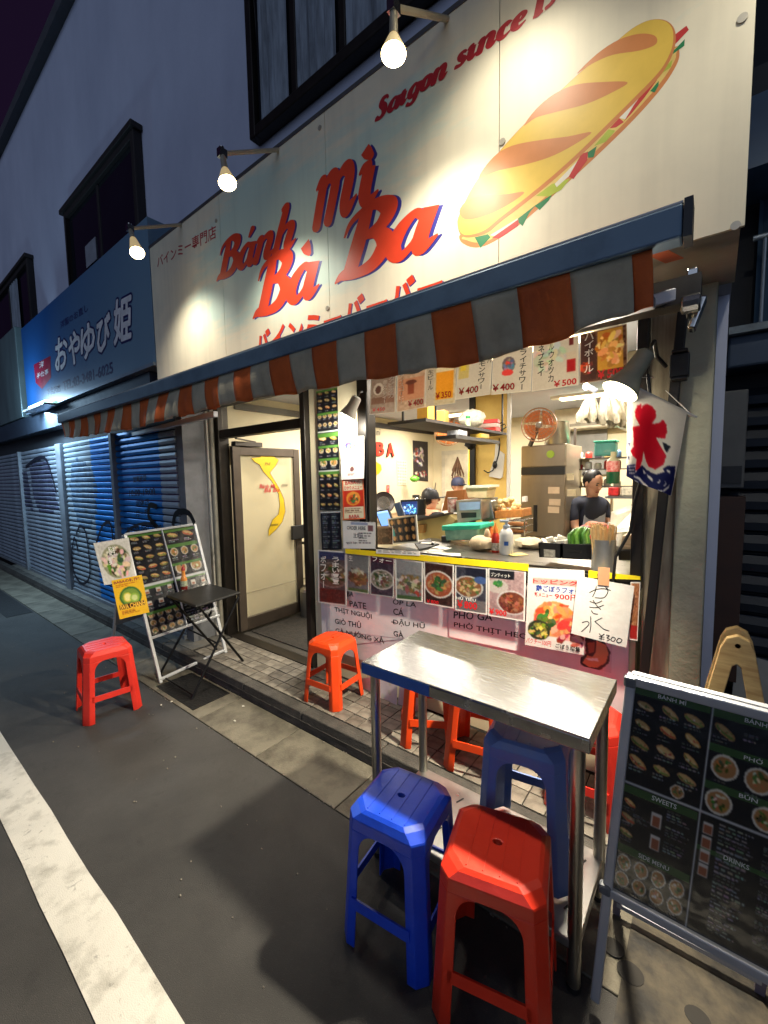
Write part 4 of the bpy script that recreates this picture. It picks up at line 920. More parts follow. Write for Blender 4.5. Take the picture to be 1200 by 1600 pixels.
# --- right hand posters
f8 = Cv(92,124,(206,202,196)).rect(.1,.12,.94,.2,(214,150,140)).ell(.5,.62,.36,.3,(206,140,84)).scatter(.5,.6,.3,.24,((210,120,60),(196,70,44),(226,170,110),(220,140,80)),90,.04,.14).scatter(.36,.64,.16,.12,((48,72,36),(80,104,44)),26,.03,.08).ell(.24,.78,.2,.17,(44,48,30)).scatter(.24,.78,.16,.13,((120,130,50),(170,150,60),(50,60,30),(200,180,90)),50,.02,.06).scatter(.8,.84,.2,.1,((190,70,50),(210,150,120),(120,30,30)),30,.03,.09).grain(5)
s = poster('pho_poster', C4((195,545),(572,562),(568,1130),(172,1060)), 1.986, f8, 'white chicken burdock noodle poster priced 900 yen left of the handwritten sheet')
s.text([('鶏ごぼうフォー',.16,.21,.94,.29)], inkb, bold=.025); s.text([('900円',.5,.295,.92,.37),('新メニュー',.14,.3,.46,.36),('トッピング',.1,.13,.9,.19)], inkr, bold=.02); s.text([('パクチー100円',.02,.9,.46,.97)], inkr, bold=.012)
mb = MB(); A = s.at(.52,.99); text_at(mb, 'ごぼう増量', s.at(.54,.97), s.at(.94,.97)-s.at(.54,.97), s.at(.54,.91)-s.at(.54,.97), s.n, .003, bold=.02); mb.build('lettering', ink, s.o, recalc=False)
f9 = Cv(24,90,(150,96,60)).grain(20,3).rect(0,.75,1,1,(150,30,24)).border(.08,(220,214,206)).grain(5)
poster('noodle_poster', C4((880,640),(946,640),(926,1035),(868,1025)), 1.99, f9, 'narrow visible strip of an orange food poster behind the handwritten sheet')
s = poster('handwritten_sheet', C4((525,600),(905,668),(852,1080),(482,985)), 1.972, Cv(60,70,(206,203,198)).grain(3), 'white sheet handwritten with shaved ice at 300 yen', 'paper sheet', m=PAPER)
pen = mat('thin_black_pen', (52,52,56), .6)
def penstrokes(strokes, wd, y, m, par, name='handwriting'):
    mb = MB()
    for st in strokes:
        P = [ony(px,py,y) for px,py in st]; Q = []
        for i in range(len(P)-1):
            p0=P[max(i-1,0)];p1=P[i];p2=P[i+1];p3=P[min(i+2,len(P)-1)]
            for t in np.linspace(0,1,6)[:-1]: Q.append(.5*((2*p1)+(p2-p0)*t+(2*p0-5*p1+4*p2-p3)*t*t+(3*p1-p0-3*p2+p3)*t**3))
        Q.append(P[-1]); vs = []
        for i, p in enumerate(Q):
            d = (Q[min(i+1,len(Q)-1)]-Q[max(i-1,0)]); d.normalize(); nn = Vector((-d.z,0,d.x))*wd/2; vs += [p+nn, p-nn]
        mb.add(vs, [(2*i,2*i+1,2*i+3,2*i+2) for i in range(len(Q)-1)])
    return mb.build(name, m, par, recalc=False)
penstrokes([C4((604,712),(650,690),(712,686),(728,706),(700,745),(640,745)),C4((650,668),(644,700),(625,740)),C4((705,668),(730,690),(748,698)),
    C4((606,770),(650,782),(690,765)),C4((604,808),(650,812),(700,795)),C4((628,762),(655,800),(680,825)),C4((618,830),(630,850),(662,856)),
    C4((612,870),(614,930),(606,980)),C4((555,912),(590,905),(600,925),(560,965),(550,972)),C4((640,905),(690,880)),C4((640,905),(670,930),(700,955),(738,968)),
    C4((668,985),(685,1000),(705,988)),C4((686,1000),(682,1030)),C4((668,1005),(704,1010)),C4((668,1018),(704,1024)),C4((716,995),(738,1000),(722,1014),(740,1024),(720,1036)),C4((760,1008),(748,1028),(766,1038),(778,1020),(760,1008)),C4((800,1016),(786,1036),(806,1048),(822,1028),(800,1016))], .0036, 1.9714, mat('felt_pen', (30,30,34), .6), s.o)
tag(MB().slab(*[ony(x,y,1.969) for x,y in C4((662,540),(742,545),(735,668),(660,660))],.0015).build('brown_tape', mat('kraft_tape', (190,140,104), .45, var=.1)), 'brown tape holding the handwritten sheet to the sill', 'tape')

# --- tall menu strip and notices on the pier
def menu_cv(w, h, cols, rows, bands, bg=(22,24,30), kind='roll'):
    c = Cv(w, h, bg)
    for r in range(rows):
        for k in range(cols):
            cx = (k+.5)/cols; cy = (r+.42)/rows; rr = .36/cols
            if kind == 'roll': c.roll(cx, cy, rr)
            elif kind == 'bowl': c.ell(cx, cy, rr, rr, (206,196,176)); c.ell(cx, cy, rr*.78, rr*.78, (176,132,74)); c.scatter(cx, cy, rr*.5, rr*.5, herb, 5, rr*.2, rr*.4)
            else: c.rect(cx-rr*.55, cy-.2/rows, cx+rr*.55, cy+.2/rows, (206,200,190)); c.rect(cx-rr*.4, cy, cx+rr*.4, cy+.16/rows, (150,80,50))
            c.lines(cx-rr*.9, (r+.74)/rows, cx+rr*.9, (r+.95)/rows, 2, (200,200,200))
    for v0, v1 in bands: c.rect(0, v0, 1, v1, (78,124,52))
    return c
m1 = Cv(40,190,(20,22,28))
def put(c, sub, x0, y0, x1, y1):
    h, w_ = c.a.shape[:2]; X0, X1, Y0, Y1 = int(x0*w_), int(x1*w_), int(y0*h), int(y1*h)
    yy = (np.linspace(0, .999, Y1-Y0)*sub.h).astype(int); xx = (np.linspace(0, .999, X1-X0)*sub.w).astype(int)
    c.a[Y0:Y1, X0:X1] = sub.a[yy][:, xx]
put(m1, menu_cv(40,36,3,3,[(0,.08)]), 0,.0,1,.18); put(m1, menu_cv(40,30,4,2,[(0,.12)],kind='bowl'), 0,.185,1,.33); m1.rect(0,.335,1,.35,(210,214,210))
put(m1, menu_cv(40,22,2,1,[(0,.3)]), 0,.355,1,.46); put(m1, menu_cv(40,22,3,1,[(0,.18)],kind='bowl'), 0,.46,1,.56); put(m1, menu_cv(40,22,2,1,[(0,.25)],kind='bowl'), 0,.565,1,.66); m1.rect(0,.662,1,.672,(205,208,204))
put(m1, menu_cv(40,50,3,4,[(0,.08)]), 0,.675,1,1)
s = poster('menu_strip', C7((560,188),(680,165),(697,862),(581,862)), 2.045, m1, 'tall glossy strip of menu pictures on the pier beside the doorway', 'menu')
m2 = Cv(34,60,(18,22,34)).lines(.1,.06,.45,.98,16,(130,140,150)).lines(.55,.06,.95,.98,16,(130,140,150)).rect(0,0,1,.03,(200,204,204)); poster('menu_strip', C7((584,872),(697,868),(706,1086),(592,1088)), 2.046, m2, 'lower dark menu strip of small white text below the tall strip', 'menu')
n1 = Cv(40,66,(222,220,214)).rect(.2,.06,.74,.34,(170,170,166)).scatter(.46,.2,.22,.12,((90,100,120),(190,180,150),(60,60,70),(200,90,60)),40,.03,.1).lines(.14,.4,.9,.58,4,(150,150,150)).ell(.48,.76,.09,.1,(110,70,66)).lines(.3,.86,.7,.93,2,(190,90,90))
poster('notice', C7((696,450),(832,440),(837,682),(704,690)), 2.0, n1, 'white paper notice with a small picture beside the clamp lamp', 'notice', m=PAPER, curl=.008)
n2 = Cv(44,76,(226,214,182)).rect(.05,.28,.95,.68,(196,52,36)).ell(.5,.48,.33,.3,(232,150,60)).ell(.5,.5,.24,.2,(214,90,44)).scatter(.5,.48,.2,.16,((240,190,90),(120,60,30),(60,110,60)),20,.03,.09).lines(.1,.72,.9,.86,3,(120,60,40)).border(.04,(224,96,50))
s = poster('menu_card', C7((708,690),(828,682),(838,912),(713,918)), 1.998, n2, 'red and cream card lettered BABA with a round bowl picture', 'menu')
s.text([('BABAの',.14,.04,.86,.13),('ひかりメニュー',.1,.16,.92,.25),('BABA',.28,.88,.76,.97)], inkr, bold=.02)
n3 = Cv(60,50,(216,216,212)).rect(.26,.03,.78,.12,(140,150,176)).rect(.78,.12,.93,.34,(120,80,84)).lines(.5,.4,.95,.86,5,(90,90,96)).border(.012,(190,190,190))
s = poster('order_sign', C7((709,924),(896,932),(896,1082),(714,1080)), 1.985, n3, 'white sign reading ORDER HERE left of the counter', 'sign', m=PAPER)
s.text([('ORDER HERE',.14,.17,.72,.3),('注文口',.34,.42,.62,.6),('ngươi bạn',.1,.74,.46,.84)], ink, bold=.012)
# --- drink posters hung over the window
G = 'drink posters hung over the serving window'
def drink(px, cv, label, txt, y=1.95):
    s = poster('drink_poster', px, y, cv.grain(4), label, group=G, m=BACKLIT, thick=.0004)
    for t, m, b in txt: s.text(t, m, bold=b)
    return s
d1 = Cv(42,62,(150,130,118)).grain(8,4).ell(.32,.32,.2,.24,(214,204,194)).ell(.32,.34,.12,.16,(90,60,52)).rect(.05,.55,.95,.72,(120,88,74)).border(.03,(208,204,196))
drink(C8((78,370),(236,330),(230,578),(70,592)), d1, 'drink poster with a round glass, leftmost of the hung row', [(vtext(None,'タピオカ',.72,.06,.94,.62)+vtext(None,'ミルクティー',.5,.12,.66,.72), inkw, .01),([('￥450',.1,.82,.6,.93)], inkr, .02)])
d2 = Cv(44,62,(176,146,124)).grain(10,4).rect(.05,.2,.95,.75,(172,120,92)).rect(.38,.25,.62,.6,(120,62,44)).ell(.5,.3,.2,.08,(90,50,40)).border(.03,(208,200,190))
drink(C8((243,330),(421,295),(415,545),(240,578)), d2, 'drink poster with a brown iced coffee glass', [(vtext(None,'アイスコーヒー',.08,.06,.24,.8), inkw, .01),([('￥400',.4,.76,.94,.92)], inkr, .03)])
d3 = Cv(48,64,(196,180,150)).grain(6,4).rect(.36,.08,.92,.86,(226,150,44)).rect(.36,.08,.92,.2,(244,226,190)).rect(0,0,.3,1,(186,172,156)).border(.025,(214,208,198))
drink(C8((422,290),(616,254),(605,520),(417,545)), d3, 'drink poster of an amber beer glass at 350 yen', [([('￥350',.34,.68,.86,.84)], inkr, .03),(vtext(None,'生ビール',.08,.1,.26,.6), ink, .01)])
d4 = Cv(56,66,(208,198,186)).rect(.06,.08,.36,.5,(198,176,110)).rect(.1,.1,.26,.3,(226,196,70)).border(.022,(224,220,212))
drink(C8((621,248),(838,202),(825,465),(606,500)), d4, 'pale drink poster of a lemon sour at 400 yen', [([('￥400',.08,.72,.66,.9)], inkr, .03),(vtext(None,'レモンサワー',.64,.02,.82,.84), ink, .015),(vtext(None,'ババ',.86,.02,.98,.24), ink, .015)])
d5 = Cv(62,68,(212,202,190)).ell(.42,.34,.17,.2,(96,84,88)).scatter(.42,.34,.12,.15,((150,120,120),(80,110,130),(190,60,60)),16,.03,.07).ell(.4,.52,.15,.08,(200,60,56)).border(.02,(226,222,214))
drink(C8((842,200),(1089,165),(1078,445),(830,468)), d5, 'pale drink poster with a round lychee picture at 400 yen', [([('￥400',.02,.76,.6,.93)], inkr, .03),(vtext(None,'ライチサワー',.7,.02,.86,.96), ink, .015)])
d6 = Cv(66,74,(204,194,182)).scatter(.4,.35,.36,.3,((188,180,172),(214,206,196)),30,.06,.16).rect(.74,.3,.95,.75,(206,190,172)).rect(.76,.45,.94,.7,(150,34,36)).rect(.8,.02,.9,.16,(96,34,34)).border(.018,(226,222,214))
drink(C9((200,150),(465,90),(465,380),(190,420)), d6, 'drink poster of a bottle with red label at 500 yen', [([('￥500',.48,.84,.96,.98)], inkr, .03),(vtext(None,'ネプモイ',.12,.02,.26,.7), ink, .02),(vtext(None,'ルウォッカ',.36,.02,.48,.86), ink, .012)])
d7 = Cv(70,78,(90,60,48)).grain(12,4).rect(0,.1,.36,.95,(70,46,42)).rect(.38,.02,.92,.8,(186,134,54)).scatter(.65,.4,.24,.34,((220,170,90),(170,110,40),(236,200,130)),60,.05,.14).scatter(.15,.7,.14,.14,((180,70,40),(120,50,34)),20,.03,.08).border(.018,(206,196,186))
drink(C9((475,85),(748,20),(755,335),(470,375)), d7, 'dark drink poster of a golden highball at 500 yen, rightmost of the hung row', [(vtext(None,'ハイボール',.1,.0,.3,.8), inkw, .012),([('￥500',.38,.78,.92,.96)], inkr, .03)])

# ================================================================== ice flag
fl_ = thing('ice_flag', (-.2,1.8,1.75), 'hanging white flag with a red ice character above navy waves', 'flag')
fs = Sheet(ony(981,600,1.70),ony(1074,642,1.84),ony(1047,775,1.85),ony(976,744,1.72))
fc = Cv(80,110,(228,222,210)).grain(2)
RD = (204,22,44); NV = (26,30,84)
for pts, c in((CF((190,640),(215,580),(255,560),(250,700),(240,770),(200,700)),RD),(CF((250,620),(270,575),(310,560),(360,580),(400,630),(405,690),(365,752),(435,745),(470,710),(505,760),(510,830),(490,895),(410,885),(440,950),(495,1060),(470,1140),(400,1195),(340,1160),(310,1090),(288,1010),(280,1100),(255,1190),(205,1205),(210,1090),(165,1060),(140,1010),(175,975),(168,780),(245,770)),RD),(CF((360,752),(400,735),(438,700),(440,715),(400,752)),(228,222,210)),
    (CF((105,1150),(200,1140),(205,1225),(280,1150),(330,1200),(400,1240),(470,1215),(460,1180),(500,1155),(575,1160),(560,1290),(530,1460),(440,1425),(350,1415),(280,1395),(170,1350),(100,1290)),NV),
    (CF((470,930),(540,970),(520,1000),(500,1030),(478,980)),(24,26,40)),(CF((115,940),(145,930),(130,965)),NV),(CF((110,1070),(130,1060),(128,1110)),NV)):
    traced(fs, fc, pts, c)
for pts in(CF((120,1160),(200,1158),(200,1166),(120,1170)),CF((125,1190),(195,1190),(195,1200),(125,1202)),CF((130,1220),(200,1222),(200,1234),(130,1230)),CF((190,1250),(260,1270),(340,1360),(320,1365),(250,1290),(190,1262)),CF((180,1290),(240,1310),(300,1360),(290,1366),(235,1325),(180,1302)),CF((290,1190),(330,1240),(300,1230)),CF((330,1240),(372,1275),(370,1310),(335,1270)),CF((385,1385),(450,1390),(500,1350),(515,1330),(505,1365),(455,1402),(390,1398)),CF((400,1320),(425,1300),(420,1280),(436,1300),(420,1325)),CF((450,1350),(475,1325),(462,1290),(484,1325),(465,1355)),CF((490,1190),(520,1200),(515,1230),(495,1215))):
    traced(fs, fc, pts, (232,228,220))
fs.build('cloth', fc, backlit('flag_cloth', .4), fl_, .0004, wave=.012)
a = ony(955,586,1.66); b = ony(1088,652,1.88); MB().cyl(a,b,.0045,n=8).build('rod', white_pl, fl_)
MB().tube([a+(b-a)*.05,ony(1022,590,1.95)],.0015,6).build('string', white_pl, fl_); MB().tube([a+(b-a)*.95,ony(1040,610,1.97)],.0015,6).build('string', white_pl, fl_)

# ================================================================== open glass door
dr = thing('glass_door', (-3.36,2.5,.12), 'open glass door with a yellow map of Vietnam and red lettering', 'door')
DX = -3.33; y0, y1, z0, z1 = 2.1, 2.85, .125, 1.79
f = MB(); t = .075
f.box((DX-.02,y0,z0),(DX+.02,y0+t,z1)); f.box((DX-.02,y1-t,z0),(DX+.02,y1,z1)); f.box((DX-.02,y0+t,z0),(DX+.02,y1-t,z0+.11)); f.box((DX-.02,y0+t,z1-.075),(DX+.02,y1-t,z1))
f.build('frame', mat('door_frame_grey', (82,72,62), .45, .4, var=.12), dr, bevel=.004)
MB().box((DX-.004,y0+t,z0+.11),(DX+.004,y1-t,z1-.075)).build('pane', mat('misty_door_glass', (236,226,190), .12, var=.05, alpha=.3), dr)
def dpoly(pts, m, name, off=.006):
    mb = MB(); P = [onx(x,y,DX+off) for x,y in pts]; mb.add(P, [tuple(range(len(P)))]); return mb.build(name, m, dr, recalc=False)
mp = C7((190,565),(240,560),(262,530),(320,523),(325,560),(348,577),(330,612),(298,650),(325,695),(352,740),(378,800),(386,870),(368,930),(335,972),(290,1012),(288,975),(312,915),(345,885),(352,835),(345,770),(308,700),(256,640),(238,605),(210,590))
dpoly(mp, mat('map_outline', (80,60,10), .6), 'map_edge', .006)
cx = sum(p[0] for p in mp)/len(mp); mp2 = []
for i, p in enumerate(mp):
    q, r = mp[i-1], mp[(i+1)%len(mp)]; dx, dy = r[0]-q[0], r[1]-q[1]; l = math.hypot(dx,dy)+1e-6; mp2.append((p[0]-dy/l*.7, p[1]+dx/l*.7))
dpoly(mp2, mat('map_yellow', (214,178,20), .5, var=.1), 'map', .0075)
def dtext(st, p0, p1, pt, m, bold=.02, shear=.2):
    mb = MB(); A = onx(*p0,DX+.009); B = onx(*p1,DX+.009); C = onx(*pt,DX+.009); text_at(mb, st, A, B-A, C-A, (1,0,0), 0, bold=bold, shear=shear); mb.build('lettering', m, dr, recalc=False)
c = C7((238,738),(328,738),(238,714)); dtext('Bánh Mì', *c, redd); c = C7((265,762),(352,758),(265,738)); dtext('Bà Ba', *c, redd)
c = C7((268,610),(300,608),(268,592)); dtext('PHI', *c, ink, .0); c = C7((360,730),(398,730),(362,712)); dtext('###', *c, mat('pencil_grey', (90,84,70), .6), .0); c = C7((300,955),(345,950),(300,942)); dtext('###', *c, ink, .0)
ha = MB(); p = onx(456,832,DX); ha.box((DX+.02,p.y-.03,p.z-.07),(DX+.05,p.y+.16,p.z+.07)); ha.build('lock_box', blackm, dr, bevel=.005)
MB().box((DX-.03,y0+.02,z1+.005),(DX+.04,y0+.3,z1+.045)).bar((DX,y0+.25,z1+.05),(DX+.12,2.07,z1+.06),.02,.012).build('door_closer', mat('closer_grey', (70,64,58), .45, .4), dr, bevel=.003)
# --- beside the door, inside
wsf = thing('wall_shelf', (-2.9,3.1,.95), 'small dark wall shelf with a menu card seen between door and menu strip', 'shelf')
a = ony(478,848,2.75); b = ony(505,856,2.75); MB().box((a.x-.03,2.72,a.z-.012),(b.x+.04,3.0,a.z+.012)).build('board', mat('dark_shelf_wood', (52,40,30), .5), wsf); MB().box((a.x+.02,2.8,a.z-.3),(a.x+.05,2.84,a.z-.013)).build('bracket', blackm, wsf)
sh = sheet_y(C7((490,918),(582,915),(585,1060),(497,1055)), 2.74); cv = Cv(30,44,(206,176,130)).scatter(.5,.35,.4,.2,((90,60,40),(224,200,160)),20,.05,.14).rect(.3,.5,.6,.9,(222,160,50)).grain(8,2); sh.build('menu_card', cv); tag(sh.o, 'small orange drink menu card standing on the wall shelf', 'menu')
tc_ = thing('trash_can', onz(488,958,.1), 'steel swing lid bin just inside the doorway', 'bin')
p = onz(484,962,.1); MB().lathe([(.085,.0),(.09,.01),(.09,.26),(.086,.262)],p,20).build('body', mat('grey_bin', (120,116,106), .4, .4), tc_, smooth=True); MB().lathe([(.09,.263),(.085,.29),(.05,.32),(0,.325)],p,20).build('lid', steel, tc_, smooth=True)
tag(MB().box((-3.3,2.2,.101),(-2.4,3.4,.108)).build('door_mat', mat('dark_mat', (58,54,48), .9, var=.3, scale=20, bump=.6)), 'dark worn mat on the floor behind the doorway', 'mat')

# ================================================================== stools
def stool_parts(H, wt, wb, m, root):
    zA = H-.062; ch = .03
    def hw(z): return wb+(wt+.012-wb)*min(1, z/(H-.03))
    def corner(z, q): return hw(z)
    legs = MB()
    def side_pt(s_, u, z):  # s_ = side index, u along side
        d = hw(z); return [(u,-d,z),(d,u,z),(-u,d,z),(-d,-u,z)][s_]
    for k in range(4):       # leg between side k (right end) and side k+1 (left end)
        mb = MB(); zs = [0,.06,.14,.22,zA-.062,zA-.046,zA-.03,zA-.018,zA-.009,zA-.003,zA]
        V = []; 
        for z in zs:
            wl = .03-.004*z/H; r = .062
            e = hw(z)-ch
            q = max(0, z-(zA-r)); fl = r*(1-math.sqrt(max(0, 1-(q/r)**2)))*.9
            V += [side_pt(k, e-wl-fl, z), side_pt(k, e, z), side_pt((k+1)%4, -e, z), side_pt((k+1)%4, -e+wl+fl, z)]
        mb.add(V, [(4*i+j,4*i+j+1,4*i+4+j+1,4*i+4+j) for i in range(len(zs)-1) for j in range(3)])
        mb.build('leg', m, root, solid=.006, local=True, smooth=True, bevel=.003)
    z = H*.3
    for k in range(4):
        mb = MB(); e = hw(z)-ch-.015
        mb.add([side_pt(k,-e,z),side_pt(k,e,z),side_pt(k,e,z+.035),side_pt(k,-e,z+.035)], [(0,1,2,3)]); mb.build('stretcher', m, root, solid=.006, local=True)
    mb = MB(); V = []
    def octo(d, c, z): return [(-d+c,-d,z),(d-c,-d,z),(d,-d+c,z),(d,d-c,z),(d-c,d,z),(-d+c,d,z),(-d,d-c,z),(-d,-d+c,z)]
    hole = [(.014*math.cos(a), .01*math.sin(a), H) for a in [R_(225+22.5+45*i) for i in range(8)]]
    rings = [octo(hw(zA),ch,zA), octo(hw(H-.03),ch,H-.03), octo(hw(H-.03)-.001,ch+.001,H-.025), octo(wt-.001,ch+.012,H-.007), octo(wt-.012,ch+.014,H), hole, [(x*.9,y*.9,H-.02) for x,y,_ in hole]]
    for r in rings: V += r
    mb.add(V, [(8*i+j,8*i+(j+1)%8,8*i+8+(j+1)%8,8*i+8+j) for i in range(len(rings)-1) for j in range(8)])
    mb.build('seat', m, root, solid=.005, local=True, bevel=.004)
    rb = MB(); 
    for x in(-.066,-.022,.022,.066): 
        if abs(x) < wt-.05: rb.box((x-.0018,-wt+.02,H-.001),(x+.0018,wt-.02,H+.0022))
    rb.build('seat_rib', m, root, local=True)['kind'] = 'stuff'
def stool(label, m, loc, rot, H=.45, wt=.128, wb=.172, group='plastic stools'):
    t = thing('plastic_stool', loc, label, 'stool', group); stool_parts(H, wt, wb, m, t); t.rotation_euler = (0,0,R_(rot)); return t
def plastic(name, c, c2):
    m = mat(name, c, .36, var=.1, scale=6, rgb2=c2, vmin=.15, vmax=.5, spec=.5, bump=.12, bscale=24); nt = m.node_tree; N = nt.nodes; L = nt.links; b = N['Principled BSDF']
    src = b.inputs['Base Color'].links[0].from_socket; tc = N.new('ShaderNodeTexCoord'); mp = N.new('ShaderNodeMapping'); mp.inputs['Scale'].default_value = (3,18,5); mp.inputs['Rotation'].default_value = (.3,.2,.8); L.new(tc.outputs['Object'], mp.inputs[0])
    n = N.new('ShaderNodeTexNoise'); n.inputs['Scale'].default_value = 6; n.inputs['Detail'].default_value = 9; n.inputs['Roughness'].default_value = .75; L.new(mp.outputs[0], n.inputs['Vector'])
    r = N.new('ShaderNodeMapRange'); r.inputs[1].default_value = .58; r.inputs[2].default_value = .8; r.inputs[4].default_value = .35; L.new(n.outputs['Fac'], r.inputs[0])
    x = N.new('ShaderNodeMix'); x.data_type = 'RGBA'; L.new(r.outputs[0], x.inputs[0]); L.new(src, x.inputs[6]); x.inputs[7].default_value = (*[min(1,v*.6+.16) for v in lin(c)],1); L.new(x.outputs[2], b.inputs['Base Color']); return m
pred = plastic('red_plastic', (216,50,26), (192,38,22)); porange = plastic('orange_red_plastic', (232,72,22), (212,56,18)); pblue = plastic('blue_plastic', (22,66,196), (16,50,160)); pdusty = plastic('dusty_blue_plastic', (96,122,184), (124,132,156))
pcoral = plastic('coral_red_plastic', (222,52,40), (196,40,34))
stool('red plastic stool alone on the asphalt left of the folding table', pcoral, (-3.12,.97,0), -8, .44, .122, .165)
stool('orange plastic stool on the tiled step in front of the doorway', porange, (-1.87,1.83,.102), 4, .39, .108, .15)
stool('bright blue plastic stool in front of the steel table', pblue, (-.772,1.05,.004), 7, .45, .122, .155)
stool('deep red plastic stool nearest the camera in front of the steel table', pred, (-.448,1.07,.004), 14, .45, .126, .16)
stool('dusty blue plastic stool standing on the lower shelf of the steel table', pdusty, (-.475,1.4,.175), 9, .45, .118, .15)
stool('orange red stool behind the steel table, left of the other two there', porange, (-1.17,1.86,.102), 30, .4, .108, .15)
stool('orange red stool behind the steel table, seen just left of the dusty blue stool', porange, (-.86,1.83,.102), 12, .4, .108, .15)
stool('red stool behind the right legs of the steel table', pcoral, (-.38,1.86,.102), 5, .4, .108, .15)

# ================================================================== steel table
tb = thing('steel_table', (-.63,1.36,0), 'stainless steel work table with a slotted lower shelf in front of the serving window', 'table')
TX0, TX1, TY0, TY1, TZ = -1.03, -.232, 1.16, 1.56, .8
topm = mat('scratched_steel_top', (172,172,170), .24, 1, var=.06, scale=14, stretch=(1,30,1), bump=.04, bscale=50)
MB().box((TX0,TY0,TZ-.006),(TX1,TY1,TZ)).box((TX0,TY0,TZ-.045),(TX1,TY0+.004,TZ-.0062)).box((TX0,TY1-.004,TZ-.045),(TX1,TY1,TZ-.0062)).box((TX0,TY0+.0042,TZ-.045),(TX0+.004,TY1-.0042,TZ-.0062)).box((TX1-.004,TY0+.0042,TZ-.045),(TX1,TY1-.0042,TZ-.0062)).build('tabletop', topm, tb, bevel=.003)
MB().box((TX0-.001,TY0-.0015,TZ-.044),(TX0+.3,TY0-.0005,TZ-.004)).build('blue_film', mat('blue_film', (40,92,170), .3), tb)
for x in(TX0+.035,TX1-.035):
    for y in(TY0+.035,TY1-.035):
        MB().cyl((x,y,.02),(x,y,TZ-.03),.019,n=18).build('leg', steel, tb, smooth=True); MB().lathe([(.012,.004),(.02,.006),(.02,.022),(.012,.026)],(x,y,0),14).build('foot', blackm, tb)
shz = .165
MB().box((TX0+.02,TY0+.02,shz-.03),(TX1-.02,TY1-.02,shz)).build('lower_shelf', mat('pale_steel_shelf', (190,188,182), .3, .9, var=.15, scale=5), tb, bevel=.004)
for i in range(9):
    for y in(TY0+.12,TY1-.1):
        x = TX0+.1+i*.078; MB().obox((x,y,shz+.0008),(.006,.04,.0012),(0,0,R_(-20))).build('slot', blackm, tb)

# ================================================================== folding table and sauce
ft = thing('folding_table', (-2.98,1.6,0), 'small black folding table with crossed legs beside the left menu board', 'table')
TT = .652
MB().prism([(-3.19,1.41,TT-.018),(-2.735,1.4,TT-.018),(-2.79,1.785,TT-.018),(-3.235,1.79,TT-.018)],(0,0,.018)).build('tabletop', mat('black_coated_top', (40,40,40), .42, .3, var=.2, scale=12), ft, bevel=.01)
blk = mat('black_tube', (20,20,21), .4, .4)
for a, b in(((-2.765,1.75,TT-.02),(-2.76,1.345,.0)),((-2.745,1.43,TT-.02),(-2.815,1.79,.1)),((-3.2,1.44,TT-.02),(-3.19,1.79,.1)),((-3.22,1.76,TT-.02),(-3.28,1.35,.0))): MB().cyl(a,b,.009,n=10).build('leg', blk, ft, smooth=True)
MB().cyl((-2.762,1.56,.33),(-3.22,1.58,.33),.006,n=8).build('crossbar', blk, ft); MB().cyl((-2.76,1.36,.03),(-3.27,1.365,.03),.007,n=8).build('crossbar', blk, ft)
def bottle(name, base, label, parts, cat='bottle', n=18):
    t = thing(name, base, label, cat)
    for nm, prof, m in parts: MB().lathe(prof, base, n).build(nm, m, t, smooth=True)
    return t
def label_m(name, c): return mat(name, c, .4)
p = onz(288,921,TT); sc_ = .9
bottle('sauce_bottle', p, 'red topped chilli sauce bottle standing on the black folding table', [('body',[(0,.001),(.022,.001),(.024,.01),(.024,.05)],mat('dark_red_sauce', (120,24,16), .2)),('label',[(.0245,.028),(.0245,.07)],mat('green_white_label', (190,200,170), .4, var=.4, scale=60)),('neck',[(.024,.0705),(.024,.085),(.015,.105),(.012,.14),(.011,.15)],mat('amber_sauce', (220,140,60), .2)),('cap',[(.014,.151),(.014,.165),(.006,.18),(0,.181)],mat('red_cap', (180,30,40), .35))])

# ================================================================== menu boards
def plane_of(a, b, c): return a, (b-a).cross(c-a)
MBW = mat('board_white_frame', (212,214,216), .35, .2)
la = thing('menu_stand', (-3.3,1.55,0), 'white framed A board of menu pictures by the folding table', 'menu board')
ltl, ltr, lbl = Vector((-3.575,1.3,1.12)), Vector((-3.425,1.78,1.145)), Vector((-3.18,1.33,0.0))
Lp, Ln = plane_of(ltl, ltr, lbl)
def LQ(*px): return [onp(x,y,Lp,Ln) for x,y in px]
q = LQ((195,835),(304,819),(343,961),(236,997))
sh = Sheet(*q); c = Cv(150,190,(24,24,28))
put(c, menu_cv(70,96,3,5,[(0,.05)]), .02,.02,.5,.5); put(c, menu_cv(70,30,2,1,[(0,.2)]), .52,.02,.98,.17); put(c, menu_cv(70,34,3,1,[(0,.18)],kind='bowl'), .52,.175,.98,.36); put(c, menu_cv(70,26,2,1,[(0,.2)],kind='bowl'), .52,.37,.98,.5)
c.rect(.0,.505,1,.53,(210,212,212)); c.rect(.5,0,.515,1,(196,198,200)); put(c, menu_cv(70,50,3,2,[(0,.1)],kind='cup'), .02,.535,.49,.76); put(c, menu_cv(70,50,4,3,[(0,.1)],kind='bowl',bg=(40,38,34)), .02,.77,.49,.99); put(c, menu_cv(70,40,3,1,[(0,.1)],kind='cup'), .53,.535,.98,.68); c.lines(.55,.7,.95,.98,9,(150,150,150))
c.a *= .92
sh.build('menu_print', c, printmat('glossy_menu', .25, .8), la, .003)
feet = [Vector((-3.175,1.33,0.006)), Vector((-3.07,1.8,.1))]
def edge(a, b, w_=.022, nm='frame_rail', m=MBW): return MB().bar(a,b,w_,.018).build(nm, m, la, bevel=.003)
edge(q[0],q[1]); edge(q[3],q[2]); edge(q[0],feet[0],nm='leg'); edge(q[1],feet[1],nm='leg'); edge(feet[0]+(q[3]-feet[0])*.08, feet[1]+(q[2]-feet[1])*.08)
